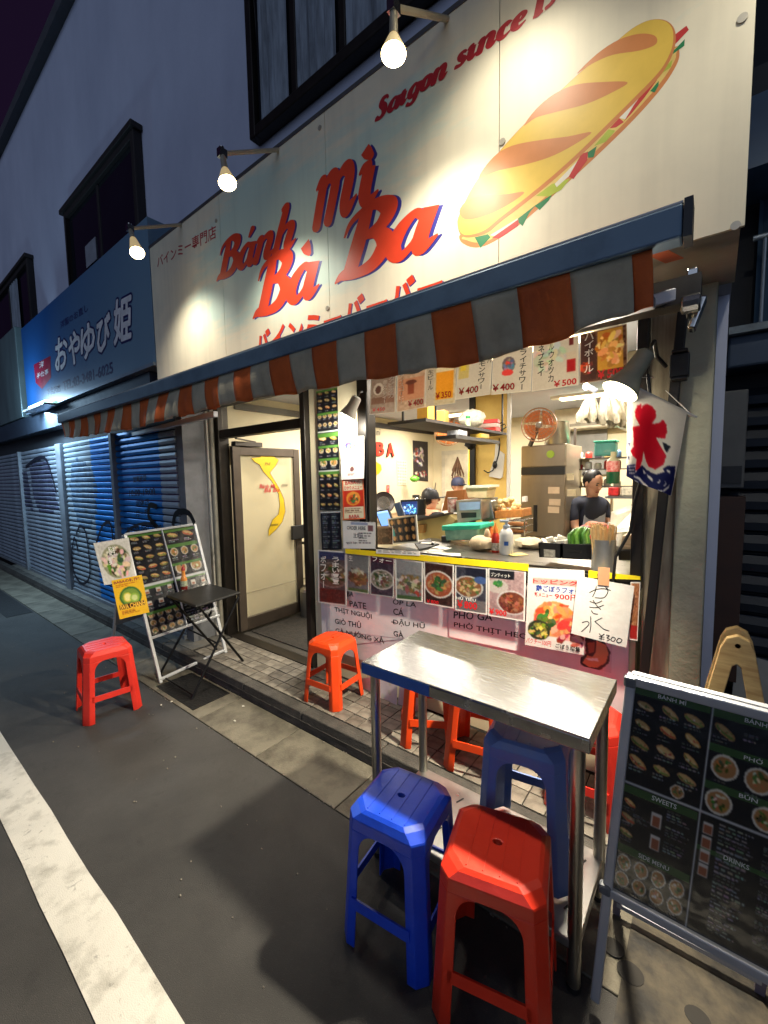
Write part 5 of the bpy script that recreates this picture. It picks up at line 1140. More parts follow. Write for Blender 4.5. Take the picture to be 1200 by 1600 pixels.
edge(q[0]+(q[1]-q[0])*.5+Vector((.003,0,.003)), q[3]+(q[2]-q[3])*.5+Vector((.003,0,.003)), .006, 'divider')
rfoot = [Vector((-3.98,1.28,.006)), Vector((-3.86,1.75,.1))]
gp = mat('grey_back_sheet', (120,122,124), .6, var=.1)
MB().slab(q[0]+Vector((-.02,0,-.02)),q[1]+Vector((-.02,0,-.02)),rfoot[1]*.72+q[1]*.28,rfoot[0]*.72+q[0]*.28,.004).build('rear_panel', gp, la)
for a_, b_ in zip(q[:2], rfoot): MB().bar(a_+Vector((-.03,0,-.01)),b_,.02,.016).build('leg', MBW, la)
MB().tube([q[0]+(feet[0]-q[0])*.45, q[0]+(rfoot[0]-q[0])*.45],.004,6).build('stay', blackm, la)
def onboard(name, px4, cv, label, off=.012):
    n = Ln.normalized(); n = n if n.dot(Vector((0,0,CAMH))-Lp) > 0 else -n
    s = Sheet(*[p+n*off for p in LQ(*px4)]); s.build(name, cv, printmat('glossy_menu'), None, .002); tag(s.o, label, 'poster'); return s
c = Cv(60,64,(210,206,196)).border(.06,(216,212,204)).ell(.52,.5,.42,.42,(150,150,120)).scatter(.52,.5,.36,.34,((110,130,60),(220,210,180),(70,80,44),(214,190,170)),90,.04,.13).scatter(.6,.78,.2,.1,((230,190,180),),10,.05,.09).grain(8,2)
s = onboard('noodle_poster', [(146,850),(201,841),(212,908),(163,915)], c, 'white edged noodle bowl poster hanging off the left menu board', .03); s.text([('酸辣',.36,.14,.6,.36),('麺',.3,.38,.5,.56)], inkw, bold=.02)
c = Cv(52,68,(238,186,40)).ell(.5,.5,.36,.34,(60,110,50)).ell(.5,.5,.3,.28,(120,150,60)).ell(.4,.5,.14,.16,(226,206,80)).ell(.4,.5,.1,.12,(240,230,150)).ell(.62,.54,.15,.16,(150,180,70)).ell(.62,.54,.1,.1,(206,216,140)).rect(.08,.66,.92,.78,(70,34,20)).lines(.12,.82,.88,.94,3,(190,90,30)).lines(.1,.14,.8,.24,2,(200,70,30)).grain(4)
s = onboard('yellow_poster', [(174,908),(221,899),(233,957),(187,968)], c, 'bright yellow drink poster hanging off the left menu board', .034); s.text([('BABAの新作！',.06,.03,.9,.12)], mat('print_brown_red', (150,40,20), .5), bold=.03); s.text([('IWA CHANH',.1,.66,.92,.79)], mat('print_orange', (250,190,50), .5), bold=.03)

ra = thing('menu_stand', (.02,1.2,0), 'large dark A board of menu pictures at the right edge of the street', 'menu board')
rtl = ony(985,1062,1.29); rfl = ony(930,1562,1.17); Rp, Rn = plane_of(rtl, rfl, rtl+Vector((1,0,0)))
def RQ(x,y): return onp(x,y,Rp,Rn)
rbl = RQ(945,1388); dv = RQ(1113,1118); Wd = 2*(dv.x-rtl.x)+.004; ux = Vector((1,0,-.02)).normalized()
q = [rtl, rtl+ux*Wd, rbl+ux*Wd, rbl]
ins = .013; dn = (rbl-rtl).normalized()
q2 = [q[0]+ux*ins+dn*ins, q[1]-ux*ins+dn*ins, q[2]-ux*ins-dn*ins, q[3]+ux*ins-dn*ins]
c = Cv(190,250,(14,15,20))
def sect(w_, h_, bands, items, bg=(14,15,20)):
    s_ = Cv(w_, h_, bg)
    for v0, v1 in bands: s_.rect(0,v0,1,v1,(52,84,44))
    for kind, cx, cy, r in items:
        dim = 1
        if kind == 'roll': s_.roll(cx,cy,r,.45); s_.lines(cx-r,cy+r*.55*w_/h_,cx+r,cy+r*1.15*w_/h_,2,(150,150,150))
        elif kind == 'bowl': s_.ell(cx,cy,r,r,(214,208,194)); s_.ell(cx,cy,r*.82,r*.82,(170,120,70)); s_.scatter(cx,cy,r*.6,r*.6,herb,14,r*.12,r*.28); s_.lines(cx-r*.8,cy+r*1.1*w_/h_,cx+r*.8,cy+r*1.5*w_/h_,2,(150,150,150))
        elif kind == 'cup': s_.rect(cx-r,cy-r*1.2*w_/h_,cx+r,cy+r*1.2*w_/h_,(206,200,192)); s_.rect(cx-r*.8,cy-r*.6*w_/h_,cx+r*.8,cy+r*w_/h_,(150,84,56))
        elif kind == 'txt': s_.lines(cx-r,cy-r*.4*w_/h_,cx+r,cy+r*.4*w_/h_,4,(150,150,150))
    return s_
A1 = sect(94,124,[(0,.07)],[('roll',.17+.33*i,.18+.2*j,.13) for i in range(3) for j in range(4)]+[('bowl',.72,.93,.09)])
A2 = sect(94,124,[(0,.07),(.56,.63)],[('roll',.12,.16+.14*j,.1) for j in range(3)]+[('cup',.5,.22,.07),('cup',.52,.42,.07)]+[('txt',.8,.14,.17),('txt',.8,.28,.17),('txt',.8,.42,.17),('txt',.3,.28,.12)]+[('bowl',.14+.24*i,.72+.16*j,.1) for i in range(4) for j in range(2)])
B1 = sect(94,124,[(.0,.08),(.34,.42),(.7,.78)],[('roll',.17,.2,.15),('txt',.5,.2,.14),('roll',.8,.2,.14),('bowl',.2,.54,.16),('bowl',.58,.56,.16),('bowl',.9,.56,.14),('bowl',.18,.88,.16),('bowl',.7,.88,.15)])
B2 = sect(94,124,[(.26,.31)],[('cup',.1,.1+.12*j,.06) for j in range(4)]+[('txt',.42,.08+.1*j,.2) for j in range(9)]+[('txt',.84,.1+.12*j,.13) for j in range(7)])
put(c,A1,0,0,.49,.46); put(c,A2,0,.48,.49,1); put(c,B1,.51,0,1,.46); put(c,B2,.51,.48,1,1); c.rect(.493,0,.507,1,(180,182,184)); c.rect(0,.463,1,.476,(180,182,184)); c.a *= .85
sh = Sheet(*q2); sh.build('menu_print', c, printmat('glossy_menu'), ra, .004)
pg = mat('print_pale_grey', (190,192,190), .5)
sh.text([('BÁNH MÌ',.16,.005,.34,.028),('SWEETS',.2,.485,.36,.507),('SIDE MENU',.16,.776,.36,.796),('BÁNH MÌ',.68,.005,.86,.028),('PHỞ',.7,.162,.8,.185),('BÚN',.7,.328,.8,.35),('DRINKS',.66,.615,.8,.635)], pg, bold=.01)
def redge(a, b, w_=.026, nm='frame_rail', m=white_alu): return MB().bar(a,b,w_,.02,up=(0,1,0)).build(nm, m, ra, bevel=.004)
redge(q[0],q[1]); redge(q[3],q[2]); redge(q[0]+Vector((.002,0,0)),rfl,.024,'leg'); rfr = rfl+ux*Wd; redge(q[1],rfr,.024,'leg')
MB().slab(q[0]+Vector((0,.012,0)),q[1]+Vector((0,.012,0)),q[2]+Vector((0,.012,0)),q[3]+Vector((0,.012,0)),.006).build('backing', blackm, ra)
bt = [q[0]+Vector((0,.03,.003)), q[1]+Vector((0,.03,.003))]; bf = [Vector((rfl.x,1.5,.012)), Vector((rfr.x,1.5,.012))]
MB().bar(bt[0],bt[1],.02,.016).build('frame_rail', white_alu, ra); 
for a_, b_ in zip(bt, bf): MB().bar(a_,b_,.022,.016).build('leg', mat('mauve_grey_leg', (120,112,128), .4, .3), ra)
MB().bar(bf[0]+(bt[0]-bf[0])*.05,bf[1]+(bt[1]-bf[1])*.05,.02,.014).build('frame_rail', white_alu, ra)
for px in((985,1064),(946,1386)):
    cpt = RQ(*px); MB().obox(cpt+Vector((0,-.004,0)),(.03,.022,.03)).build('corner_cap', mat('corner_cap_grey', (90,94,100), .4), ra, bevel=.006)
# wooden A frame behind it
wd_ = mat('pale_timber', (214,186,128), .55, var=.2, scale=9, stretch=(1,1,6), rgb2=(176,142,92))
we = thing('wooden_sign_stand', (.08,1.9,.05), 'pale wooden A frame stand behind the large dark menu board', 'sign stand')
for yy in(1.78,2.02):
    ap = ony(1148,992,yy) if yy < 1.9 else ony(1136,1004,1.78)+Vector((0,.0,0))
apz = ony(1152,1000,1.85)
def arch(y):
    o = MB(); prof = []
    cx_, cz_ = apz.x+.0, apz.z
    outer = [(-.2,.0),(-.045,cz_-.02),(-.03,cz_+.015),(0,cz_+.03),(.03,cz_+.015),(.045,cz_-.02),(.2,.0)]
    inner = [(.15,.0),(.012,cz_-.08),(0,cz_-.07),(-.012,cz_-.08),(-.15,.0)]
    P = [(cx_+x, y, max(.055,z)) for x, z in outer+inner]
    vs = P+[(x,yy+.028,z) for x,yy,z in P]; n = len(P)
    fs = [(0,1,10,11),(1,2,9,10),(2,3,9),(3,4,9),(4,5,8,9),(5,6,7,8)]
    fs2 = [tuple(i+n for i in reversed(f)) for f in fs]
    o.add(vs, fs+fs2+[(i,(i+1)%n,(i+1)%n+n,i+n) for i in range(n)]); return o
for y in(1.8,1.9): arch(y).build('side_frame', wd_, we, bevel=.003)
MB().cyl((apz.x,1.8,apz.z-.005),(apz.x,1.93,apz.z-.005),.008).build('dowel', wd_, we, smooth=True)


# ================================================================== things on the serving counter
CZ = 1.03
ct = thing('serving_counter', (-1,2.4,.1), 'steel topped counter just inside the serving window', 'counter')
MB().box((-1.695,2.135,CZ-.03),(-.26,2.72,CZ)).build('counter_top', steel, ct, bevel=.004)
MB().box((-1.68,2.2,.101),(-.27,2.7,CZ-.031)).build('cabinet', mat('counter_cabinet', (150,146,136), .5, .3), ct)
def card3(px4, y, cv, name, label, cat, m=None, thick=.004, ys=None):
    sh = sheet_y(px4, y, ys); sh.build(name, cv, m or LAM, None, thick); tag(sh.o, label, cat); return sh
t = thing('tablet', ony(608,815,2.5), 'black edged tablet with a lit pale blue screen on the counter', 'tablet')
scr_q = C10((184,402),(302,382),(362,535),(242,545)); out_q = C10((168,386),(316,364),(378,546),(236,560))
MB().slab(*[ony(x,y,2.5) for x,y in out_q],.012).build('case', blackm, t, bevel=.003)
s_ = Sheet(*[ony(x,y,2.484) for x,y in scr_q]); s_.build('screen', Cv(20,26,(104,150,214)).rect(0,0,1,.1,(150,186,236)), SCREEN, t, .001)
t = thing('tablet', ony(630,805,2.75), 'grey tilted tablet behind the lit tablet', 'tablet')
MB().slab(*[ony(x,y,2.75) for x,y in C10((364,312),(428,292),(484,440),(410,446))],.012).build('case', mat('tablet_grey', (128,140,160), .3, .3), t, bevel=.003)
MB().slab(*[ony(x,y,2.741) for x,y in C10((374,324),(420,308),(466,430),(416,434))],.002).build('screen', mat('tablet_screen_off', (90,110,150), .15), t)
t = thing('till_monitor', ony(640,800,3.1), 'till monitor with a lit blue picture beside the seated customer', 'monitor')
MB().slab(*[ony(x,y,3.1) for x,y in C10((436,276),(684,262),(684,430),(440,440))],.03).build('case', blackm, t, bevel=.004)
cv = Cv(44,30,(40,60,110)).scatter(.5,.6,.45,.3,((120,200,230),(60,140,210),(180,220,240)),40,.03,.09).rect(0,0,1,.2,(30,44,90)); s_ = Sheet(*[ony(x,y,3.083) for x,y in C10((452,296),(612,288),(612,420),(456,428))]); s_.build('screen', cv, SCREEN, t, .001)
MB().box((ony(650,800,3.12).x-.1,3.12,1.0),(ony(650,800,3.12).x+.02,3.2,1.08)).build('stand', blackm, t)
cv = Cv(60,60,(26,24,26)); 
for i in range(4):
    for j in range(3): cv.ell(.14+.24*i,.18+.3*j,.055,.1,(214,160,96)); cv.rect(.2+.24*i,.1+.3*j,.25+.24*i,.28+.3*j,(120,84,60))
cv.border(.05,(228,224,206)).rect(.0,.42,.18,.7,(70,168,170))
card3(C10((300,470),(600,428),(622,715),(352,738)), 2.3, cv, 'menu_card', 'white framed dark card with rows of small rolls on the counter', 'menu', thick=.01)
cv = Cv(34,40,(96,66,48)).grain(16,3).rect(0,0,1,.1,(140,110,90)).ell(.6,.75,.25,.2,(60,38,28)); card3(C10((190,548),(352,552),(356,738),(184,740)), 2.22, cv, 'menu_card', 'brown photo card standing beside the ORDER HERE sign', 'menu', thick=.008)
def dbox(name, px4, y, dep, m, label, cat, bevel=.004, par=None):
    P = [ony(a,b,y) for a,b in px4]; mb = MB().prism(P, (0,dep,0)); o = mb.build(name, m, par, bevel=bevel)
    if par is None: tag(o, label, cat)
    return o
tag(MB().slab(onz(648,848,CZ+.012),onz(672,842,CZ+.012),onz(680,852,CZ+.012),onz(655,858,CZ+.012),.012).build('card_reader', blackm, bevel=.003), 'small black card reader lying on the counter', 'card reader')
t = thing('coin_tray', onz(668,852,CZ), 'black coin tray with a white slip on the counter', 'tray'); p = onz(668,852,CZ)
MB().box((p.x-.07,p.y-.04,CZ+.001),(p.x+.07,p.y+.04,CZ+.012)).build('tray', blackm, t, bevel=.003); MB().obox((p.x-.01,p.y,CZ+.0145),(.07,.05,.002),(0,0,.3)).build('slip', PAPER if False else mat('white_slip', (220,216,204), .6), t)
cream_p = mat('cream_box_panel', (226,206,140), .6, var=.05)
t = thing('till_screen_box', ony(705,820,2.95), 'cream box screen with a dark top edge between customer and counter', 'box')
P = [ony(a,b,2.95) for a,b in C10((604,496),(945,428),(1010,480),(880,690),(610,716))]
MB().prism(P,(0,.12,0)).build('panel', cream_p, t, bevel=.004); a = ony(*C10((600,488))[0],2.94); b = ony(*C10((940,420))[0],2.94); MB().bar(a,b,.16,.018).build('top_edge', mat('dark_walnut_edge', (62,52,44), .5), t)
dbox('paper_cup', C10((618,528),(684,530),(674,618),(628,620)), 2.9, .05, mat('tan_cup', (206,160,100), .6), 'tan paper cup shape against the cream box', 'cup')
t = thing('plastic_tub', ony(725,835,2.55), 'clear tub with a turquoise lid on the counter', 'tub')
P = [ony(a,b,2.5) for a,b in CB((712,292),(892,284),(884,345),(722,350))]; MB().prism(P,(0,.2,0)).build('body', mat('milky_green_tub', (150,206,180), .25, var=.2, alpha=.85), t, bevel=.01)
P = [ony(a,b,2.49) for a,b in CB((698,272),(902,266),(902,290),(700,298))]; MB().prism(P,(0,.22,0)).build('lid', mat('turquoise_lid', (60,196,160), .35), t, bevel=.006)
p = onz(749,862,CZ); t = thing('bread_bag', p, 'cream paper bag with twisted neck lying on the counter', 'bag')
mb = MB().blob(p+Vector((0,.04,.045)),(.085,.06,.05),14,8,.09); mb.blob(p+Vector((.03,.05,.1)),(.02,.02,.04),8,6,.1); mb.build('body', mat('cream_paper_bag', (214,190,150), .6, var=.2, scale=20), t, smooth=True)
p = onz(774,863,CZ); bottle('chilli_bottle', p, 'red chilli sauce squeeze bottle with yellow and orange nozzle on the counter', [('body',[(0,.001),(.022,.001),(.024,.01),(.024,.1),(.015,.12)],mat('chilli_red', (190,44,22), .3)),('cap',[(.016,.121),(.016,.14),(.006,.165),(.003,.18)],mat('orange_nozzle', (236,130,40), .4))])
MB().lathe([(.0246,.015),(.0246,.06)],p,18).build('label', mat('pale_label', (220,210,190), .4, var=.4, scale=70), bpy.data.objects['chilli_bottle'], smooth=True)
p = onz(766,850,CZ); bottle('chilli_bottle', p, 'orange squeeze bottle half hidden behind the red chilli bottle', [('body',[(0,.001),(.02,.001),(.022,.01),(.022,.09),(.012,.11)],mat('orange_sauce', (220,110,40), .3)),('cap',[(.012,.111),(.004,.16)],mat('red_nozzle', (206,60,40), .4))])
p = onz(791,866,CZ); bottle('hand_gel_bottle', p, 'white pump bottle of hand gel with small blue print on the counter', [('body',[(0,.001),(.036,.001),(.04,.012),(.04,.12),(.03,.145),(.018,.155)],mat('milky_white_bottle', (226,226,222), .3)),('pump',[(.02,.156),(.02,.172),(.008,.178),(.008,.2)],mat('pale_blue_pump', (196,210,226), .35))])
g = bpy.data.objects['hand_gel_bottle']; MB().obox(p+Vector((-.01,-.01,.198)),(.05,.022,.014),(0,0,.4)).build('nozzle', mat('pale_blue_pump', (196,210,226), .35), g, bevel=.003)
d = (Vector((0,0,0))-p); d.z = 0; d.normalize(); sd = Vector((-d.y,d.x,0)); cpt = p+d*.0412+Vector((0,0,.07))
MB().add([cpt-sd*.012-Vector((0,0,.012)),cpt+sd*.012-Vector((0,0,.012)),cpt+sd*.012+Vector((0,0,.012)),cpt-sd*.012+Vector((0,0,.012))],[(0,1,2,3)]).build('label', mat('blue_label', (40,90,170), .4), g, recalc=False)
t = thing('toaster_oven', ony(740,800,2.75), 'steel counter oven with a clear front behind the tub', 'oven')
P = [ony(a,b,2.75) for a,b in CB((772,140),(905,132),(905,240),(782,262))]; MB().prism(P,(.0,.3,0)).build('body', mat('oven_steel', (168,164,156), .3, .8), t, bevel=.006)
P = [ony(a,b,2.745) for a,b in CB((790,150),(900,146),(898,186),(794,192))]; MB().prism(P,(0,.003,0)).build('window', mat('bluish_clear_front', (150,164,200), .12), t)
P = [ony(a,b,2.745) for a,b in CB((800,204),(880,202),(880,228),(804,232))]; MB().prism(P,(0,.003,0)).build('slot', blackm, t)
P = [ony(a,b,2.9) for a,b in CB((906,140),(956,138),(976,236),(930,262),(906,250))]; MB().prism(P,(0,.1,0)).build('side_plate', steel, t, bevel=.01)
clearp = mat('milky_tub', (226,206,160), .35, alpha=.9)
t = thing('stacked_tub', ony(745,768,2.85), 'pale food tub with yellow noodles on top of the counter oven', 'tub')
P = [ony(a,b,2.8) for a,b in CB((822,70),(944,66),(930,130),(836,128))]; MB().prism(P,(0,.15,0)).build('body', clearp, t, bevel=.006); P = [ony(a,b,2.79) for a,b in CB((816,64),(950,60),(950,72),(818,76))]; MB().prism(P,(0,.17,0)).build('rim', mat('pale_tub_rim', (230,222,200), .4), t)
p = ony(707,792,2.8); bottle('food_tin', p-Vector((0,0,.04)), 'white and red printed tin beside the counter oven', [('body',[(0,0),(.035,0),(.036,.004),(.036,.1)],mat('tin_white_red', (214,196,186), .35, var=.1, scale=40, rgb2=(150,40,40))),('lid',[(.037,.1),(.037,.11),(0,.112)],steel)])
card_m = mat('corrugated_card', (160,100,50), .75, var=.12)
dbox('cardboard_box', CB((725,92),(818,82),(818,178),(700,196)), 3.0, .25, card_m, 'open brown cardboard box in front of the worker in the navy cap', 'box')
tag(MB().blob(ony(748,803,2.85),(.05,.04,.03),12,7,.15).build('white_cloth', mat('white_cloth', (222,214,196), .8), smooth=True), 'crumpled white cloth beside the tin and the cream box', 'cloth')
t = thing('bun_box', ony(793,800,2.9), 'shallow printed card box of bread buns in clear bags', 'box')
P = [ony(a,b,2.9) for a,b in CB((975,196),(1118,186),(1120,226),(978,236))]; MB().prism(P,(0,.2,0)).build('tray', mat('orange_brown_card', (186,120,54), .7, var=.2, scale=30), t, bevel=.003)
mb = MB(); bm_ = mat('bread_bun', (232,200,140), .5, var=.15, scale=16)
for i in range(16):
    x, y = random.uniform(985,1108), random.uniform(128,192); q = ony(*CB((x,y))[0],2.94+random.uniform(0,.1)); MB().blob(q,(.026,.024,.02),9,6,.06).build('bun', bm_, t, smooth=True)
t = thing('wire_rack', ony(818,818,2.85), 'small wire rack holding brown trays behind the gel bottle', 'rack')
for j, yy in enumerate((246,280,316)):
    a = ony(*CB((1042,yy))[0],2.8); b = ony(*CB((1132,yy-2))[0],2.8); mb = MB()
    for q in range(3): mb.cyl(a+Vector((0,.08*q,0)),b+Vector((0,.08*q,0)),.003,n=6)
    for q in range(9): pq = a+(b-a)*q/8; mb.cyl(pq,pq+Vector((0,.16,0)),.002,n=6)
    mb.build('shelf', chrome, t)
    if j: MB().obox((a+b)/2+Vector((-.02,.08,.015)),(.11,.1,.02)).build('tray', mat('brown_tray', (150,96,50), .6), t, bevel=.003)
for px in(1042,1132): MB().cyl(ony(px/3.333+480,740+240/3.333,2.8),ony(px/3.333+480,740+335/3.333,2.8),.004,n=6).build('upright', chrome, t)
p = onz(823,858,CZ); tag(MB().blob(p+Vector((0,.05,.03)),(.1,.07,.04),14,8,.12).build('wet_towel', mat('pale_towel', (206,190,156), .8, var=.2, scale=20), smooth=True), 'crumpled pale towel on the counter right of the gel bottle', 'towel')
# black bins with napkins and cucumbers
def bin_(px4, y, dep, label):
    t = thing('black_bin', ony(px4[3][0],px4[3][1],y), label, 'bin'); a, b, c, d = [ony(p_[0],p_[1],y) for p_ in px4]; mb = MB(); th = .006
    mb.prism([a,b,c,d],(0,th,0)); D = Vector((0,dep,0)); mb.prism([a+D,b+D,c+D,d+D],(0,th,0)); mb.prism([a,a+Vector((th,0,0)),d+Vector((th,0,0)),d],D); mb.prism([b-Vector((th,0,0)),b,c,c-Vector((th,0,0))],D); mb.prism([d,c,c+Vector((0,0,th)),d+Vector((0,0,th))],D)
    mb.build('body', blackm, t); return t
t = bin_(C4((262,376),(416,384),(416,480),(268,474)), 2.16, .2, 'left black counter bin with white wrapped packs')
MB().slab(*[ony(x,y,2.157) for x,y in C4((298,420),(374,426),(374,474),(300,470))],.002).build('label', mat('worn_label', (150,146,136), .6, var=.3, scale=50), t)
wp = mat('white_wrap', (226,220,204), .4, var=.1)
for i in range(14):
    x = random.uniform(275,440); q = ony(*C4((x,random.uniform(345,378)))[0],2.2+random.uniform(0,.14)); MB().obox(q,(.035,.05,.022),(random.uniform(-.4,.4),random.uniform(-.4,.4),random.uniform(0,3))).build('wrapped_pack', wp, t, bevel=.004)
t = bin_(C4((417,384),(628,392),(630,492),(420,482)), 2.158, .2, 'right black counter bin holding a bunch of green cucumbers')
MB().slab(*[ony(x,y,2.155) for x,y in C4((456,424),(548,428),(546,444),(458,440))],.002).build('handle', mat('bin_slot', (6,6,6), .7), t)
gm = [mat('cucumber_green_%s' % n, c, .35, var=.3, scale=30) for n, c in(('dark',(60,120,30)),('light',(110,170,60)))]
gb = thing('cucumber_bunch', ony(905,838,2.24), 'fan of green cucumbers standing in the right black bin', 'vegetables')
for i in range(9):
    a = ony(*C4((475+i*16,388))[0],2.2+.012*(i%3)); b = ony(*C4((505+i*14,270+abs(i-4)*4))[0],2.26+.015*(i%3)); mid = (a+b)/2+Vector((-.012,-.01,.006)); MB().tube([a,mid,b],[.009,.011,.006],8).build('cucumber', gm[i%2], gb, smooth=True)
p = ony(*C4((698,492))[0],2.12); p.z = CZ+.021
t = thing('chopstick_holder', p, 'round steel canister full of pale wooden chopsticks on the counter', 'canister')
top = ony(*C4((698,352))[0],2.12); hh = top.z-p.z; MB().lathe([(0,0),(.05,0),(.05,hh),(.046,hh),(.046,.01)],p,24).build('body', mat('pale_canister_steel', (186,184,180), .3, .7), t, smooth=True)
cw = mat('pale_chopstick_wood', (222,186,130), .6, var=.15, scale=30)
for i in range(46):
    a_ = random.uniform(0,6.28); r = .04*math.sqrt(random.random()); l = hh+.055+random.uniform(-.01,.015); q = p+Vector((r*math.cos(a_),r*math.sin(a_),.02)); MB().bar(q, q+Vector((r*.5*math.cos(a_)+random.uniform(-.01,.0),r*.5*math.sin(a_),l-.02)),.006).build('chopstick', cw, t)
tag(dbox('foam_pack', C4((826,330),(972,318),(972,420),(806,425)), 2.2, .2, mat('clear_wrapped_foam', (206,184,156), .25, var=.2, scale=12, stretch=(1,1,8)), '', ''), 'stack of wrapped pale foam trays at the right end of the counter', 'trays')
tag(dbox('black_tray', C4((790,428),(976,420),(976,500),(800,495)), 2.19, .2, mat('black_tray_plastic', (30,28,26), .3), '', ''), 'black plastic tray stack under the wrapped foam trays', 'trays')
tag(dbox('white_carton', C4((150,70),(176,66),(178,104),(152,106)), 3.3, .05, white_pl, '', ''), 'small white carton at the foot of the partition wall', 'carton')

# ================================================================== inside: left wall and rear wall
def lx(px4, name, cv, label, cat, m=None, x=-3.412):
    sh = Sheet(*[onx(a,b,x) for a,b in px4]); sh.build(name, cv, m or PAPER, None, .003); tag(sh.o, label, cat); return sh
for ch, a in(('B',C8((114,848),(164,846),(112,762))),('A',C8((180,852),(226,853),(178,766)))):
    o3 = thing('wall_letter', onx(*a[0],-3.4), 'red block letter %s on the cream side wall' % ch, 'letter')
    A = onx(*a[0],-3.40); B = onx(*a[1],-3.40); C = onx(*a[2],-3.40)
    V, F = text_data(ch, .03); 
    for off, m, nm, dz in((-.008,blackm,'shadow',Vector((0,-.012,-.012))),(0,mat('letter_red', (224,60,40), .4),'face',Vector((0,0,0)))):
        mb = MB(); text_at(mb, ch, A+dz, B-A, C-A, (1,0,0), off, bold=.03); o_ = mb.build(nm, m, o3, solid=.006, recalc=False)
mb = MB(); c = C8((86,722),(138,720),(84,682)); A,B,C = [onx(*q,-3.408) for q in c]; text_at(mb, 'ih mì', A, B-A, C-A, (1,0,0), 0, shear=.2); tag(mb.build('wall_script', ink, None, recalc=False), 'black script writing on the cream wall above the letter B', 'lettering')
mb = MB(); P = [onx(a,b,-3.408) for a,b in C8((88,900),(110,885),(140,905),(146,935),(130,960),(105,972),(90,975))]; mb.add(P,[tuple(range(len(P)))]); tag(mb.build('wall_map', mat('map_yellow', (0,0,0)), None, recalc=False), 'small yellow map piece painted on the cream wall below the letters', 'map')
cv = Cv(24,40,(226,216,190)); 
for i in range(5):
    for j in range(8): cv.ell(.12+.19*i,.07+.122*j,.06,.05,(196,130,110))
lx(C8((242,876),(300,880),(303,1034),(244,1030)),'stamp_sheet',cv,'cream sheet with rows of small red stamps on the side wall','notice')
cv = Cv(36,60,(42,36,40)).scatter(.4,.4,.4,.36,((200,196,190),(150,60,50),(90,84,90),(170,160,150)),50,.04,.14).scatter(.5,.8,.4,.14,((150,50,44),(210,200,190)),20,.04,.1); lx(C8((340,752),(434,762),(436,1010),(344,1000)),'wall_poster',cv,'dark collage poster on the side wall above the flasks','poster')
lx(C8((176,1032),(195,1032),(195,1080),(177,1080)),'paper_tag',Cv(8,16,(180,70,66)).lines(.2,.2,.8,.8,3,(230,210,200)),'small red tag on the side wall','notice')
bc = thing('side_counter', (-3.2,4.4,.1), 'low counter along the cream side wall holding the flasks', 'counter'); MB().box((-3.405,3.2,.98),(-2.98,5.5,1.01)).build('counter_top', mat('worn_wood_top', (150,120,84), .5), bc); MB().box((-3.4,3.22,.101),(-3.0,5.48,.979)).build('cabinet', creamm, bc)
def flask(px, label):
    p = onx(px,779,-3.2); p.z = 1.01; t = thing('vacuum_flask', p, label, 'flask')
    MB().lathe([(0,0),(.062,0),(.066,.01),(.066,.17),(.05,.2)],p,20).build('body', chrome, t, smooth=True); MB().lathe([(.052,.2),(.05,.235),(0,.24)],p,20).build('lid', blackm, t, smooth=True); MB().tube([p+Vector((.05,.03,.21)),p+Vector((.11,.05,.19)),p+Vector((.1,.05,.06))],.01).build('handle', blackm, t, smooth=True)
flask(650,'left steel vacuum flask on the side counter'); flask(664,'right steel vacuum flask nearest the seated customer')
tag(MB().blob(onx(648,748,-3.22),(.06,.07,.04),12,7,.2).build('green_bag', mat('lime_bag', (110,200,60), .4, var=.2), smooth=True), 'lime green bag on top of the flasks', 'bag')
p = onx(600,785,-3.15); t = thing('round_pan', p, 'dark round pan propped on its edge on the side counter', 'pan'); Mx = Vector((.75,-.55,.3)).to_track_quat('Z','Y').to_matrix()
MB().lathe([(.0,-.03),(.1,-.03),(.13,0),(.135,.012),(.12,.0),(.0,-.018)],p,26,Mx).build('body', mat('dark_pan', (44,38,36), .4, .4), t, smooth=True); MB().lathe([(.085,-.0175),(.09,-.0175),(.09,-.006),(.085,-.006)],p,26,Mx).build('rim', chrome, t, smooth=True)
p = onx(626,778,-3.2); p.z = 1.01; t = thing('rice_bowl_stack', p, 'stack of pale and red bowls left of the flasks', 'bowls'); MB().lathe([(.03,0),(.06,.04),(.075,.07),(.07,.07),(.0,.03)],p,18).build('bowl', white_pl, t, smooth=True); MB().lathe([(.03,.05),(.06,.09),(.07,.11),(.065,.11),(.0,.08)],p,18).build('bowl', mat('red_bowl', (180,80,60), .4), t, smooth=True)
# rear door, yellow sheet, hanging ornament, fans
rd = thing('rear_door', (-2.95,5.6,.1), 'white framed rear door in the far wall', 'door'); a = ony(692,705,5.61); b = ony(742,705,5.61)
MB().box((a.x,5.57,.101),(b.x+.15,5.62,a.z)).build('frame', mat('pale_door_frame', (206,198,176), .6), rd); MB().box((a.x+.06,5.56,.13),(b.x+.09,5.572,a.z-.06)).build('panel', mat('pale_door_panel', (220,210,184), .6), rd)
o_ = thing('straw_ornament', ony(715,725,5.4), 'dark straw ornament hanging in front of the rear door', 'ornament'); p = ony(715,725,5.4)
for i in range(26):
    a_ = random.uniform(0,6.28); MB().bar(p+Vector((0,0,.1)),p+Vector((.1*math.cos(a_),.05*math.sin(a_),-.16+random.uniform(-.06,.08))),.012).build('straw', mat('dark_straw', (92,62,40), .8, var=.3), o_) 
sh = sheet_y(C8((690,790),(738,786),(738,1030),(684,1030)),5.2); cv = Cv(20,60,(236,214,30)).lines(.15,.06,.85,.95,9,(120,110,40)); sh.build('yellow_price_sheet',cv); tag(sh.o,'tall yellow price sheet left of the partition edge','sign')
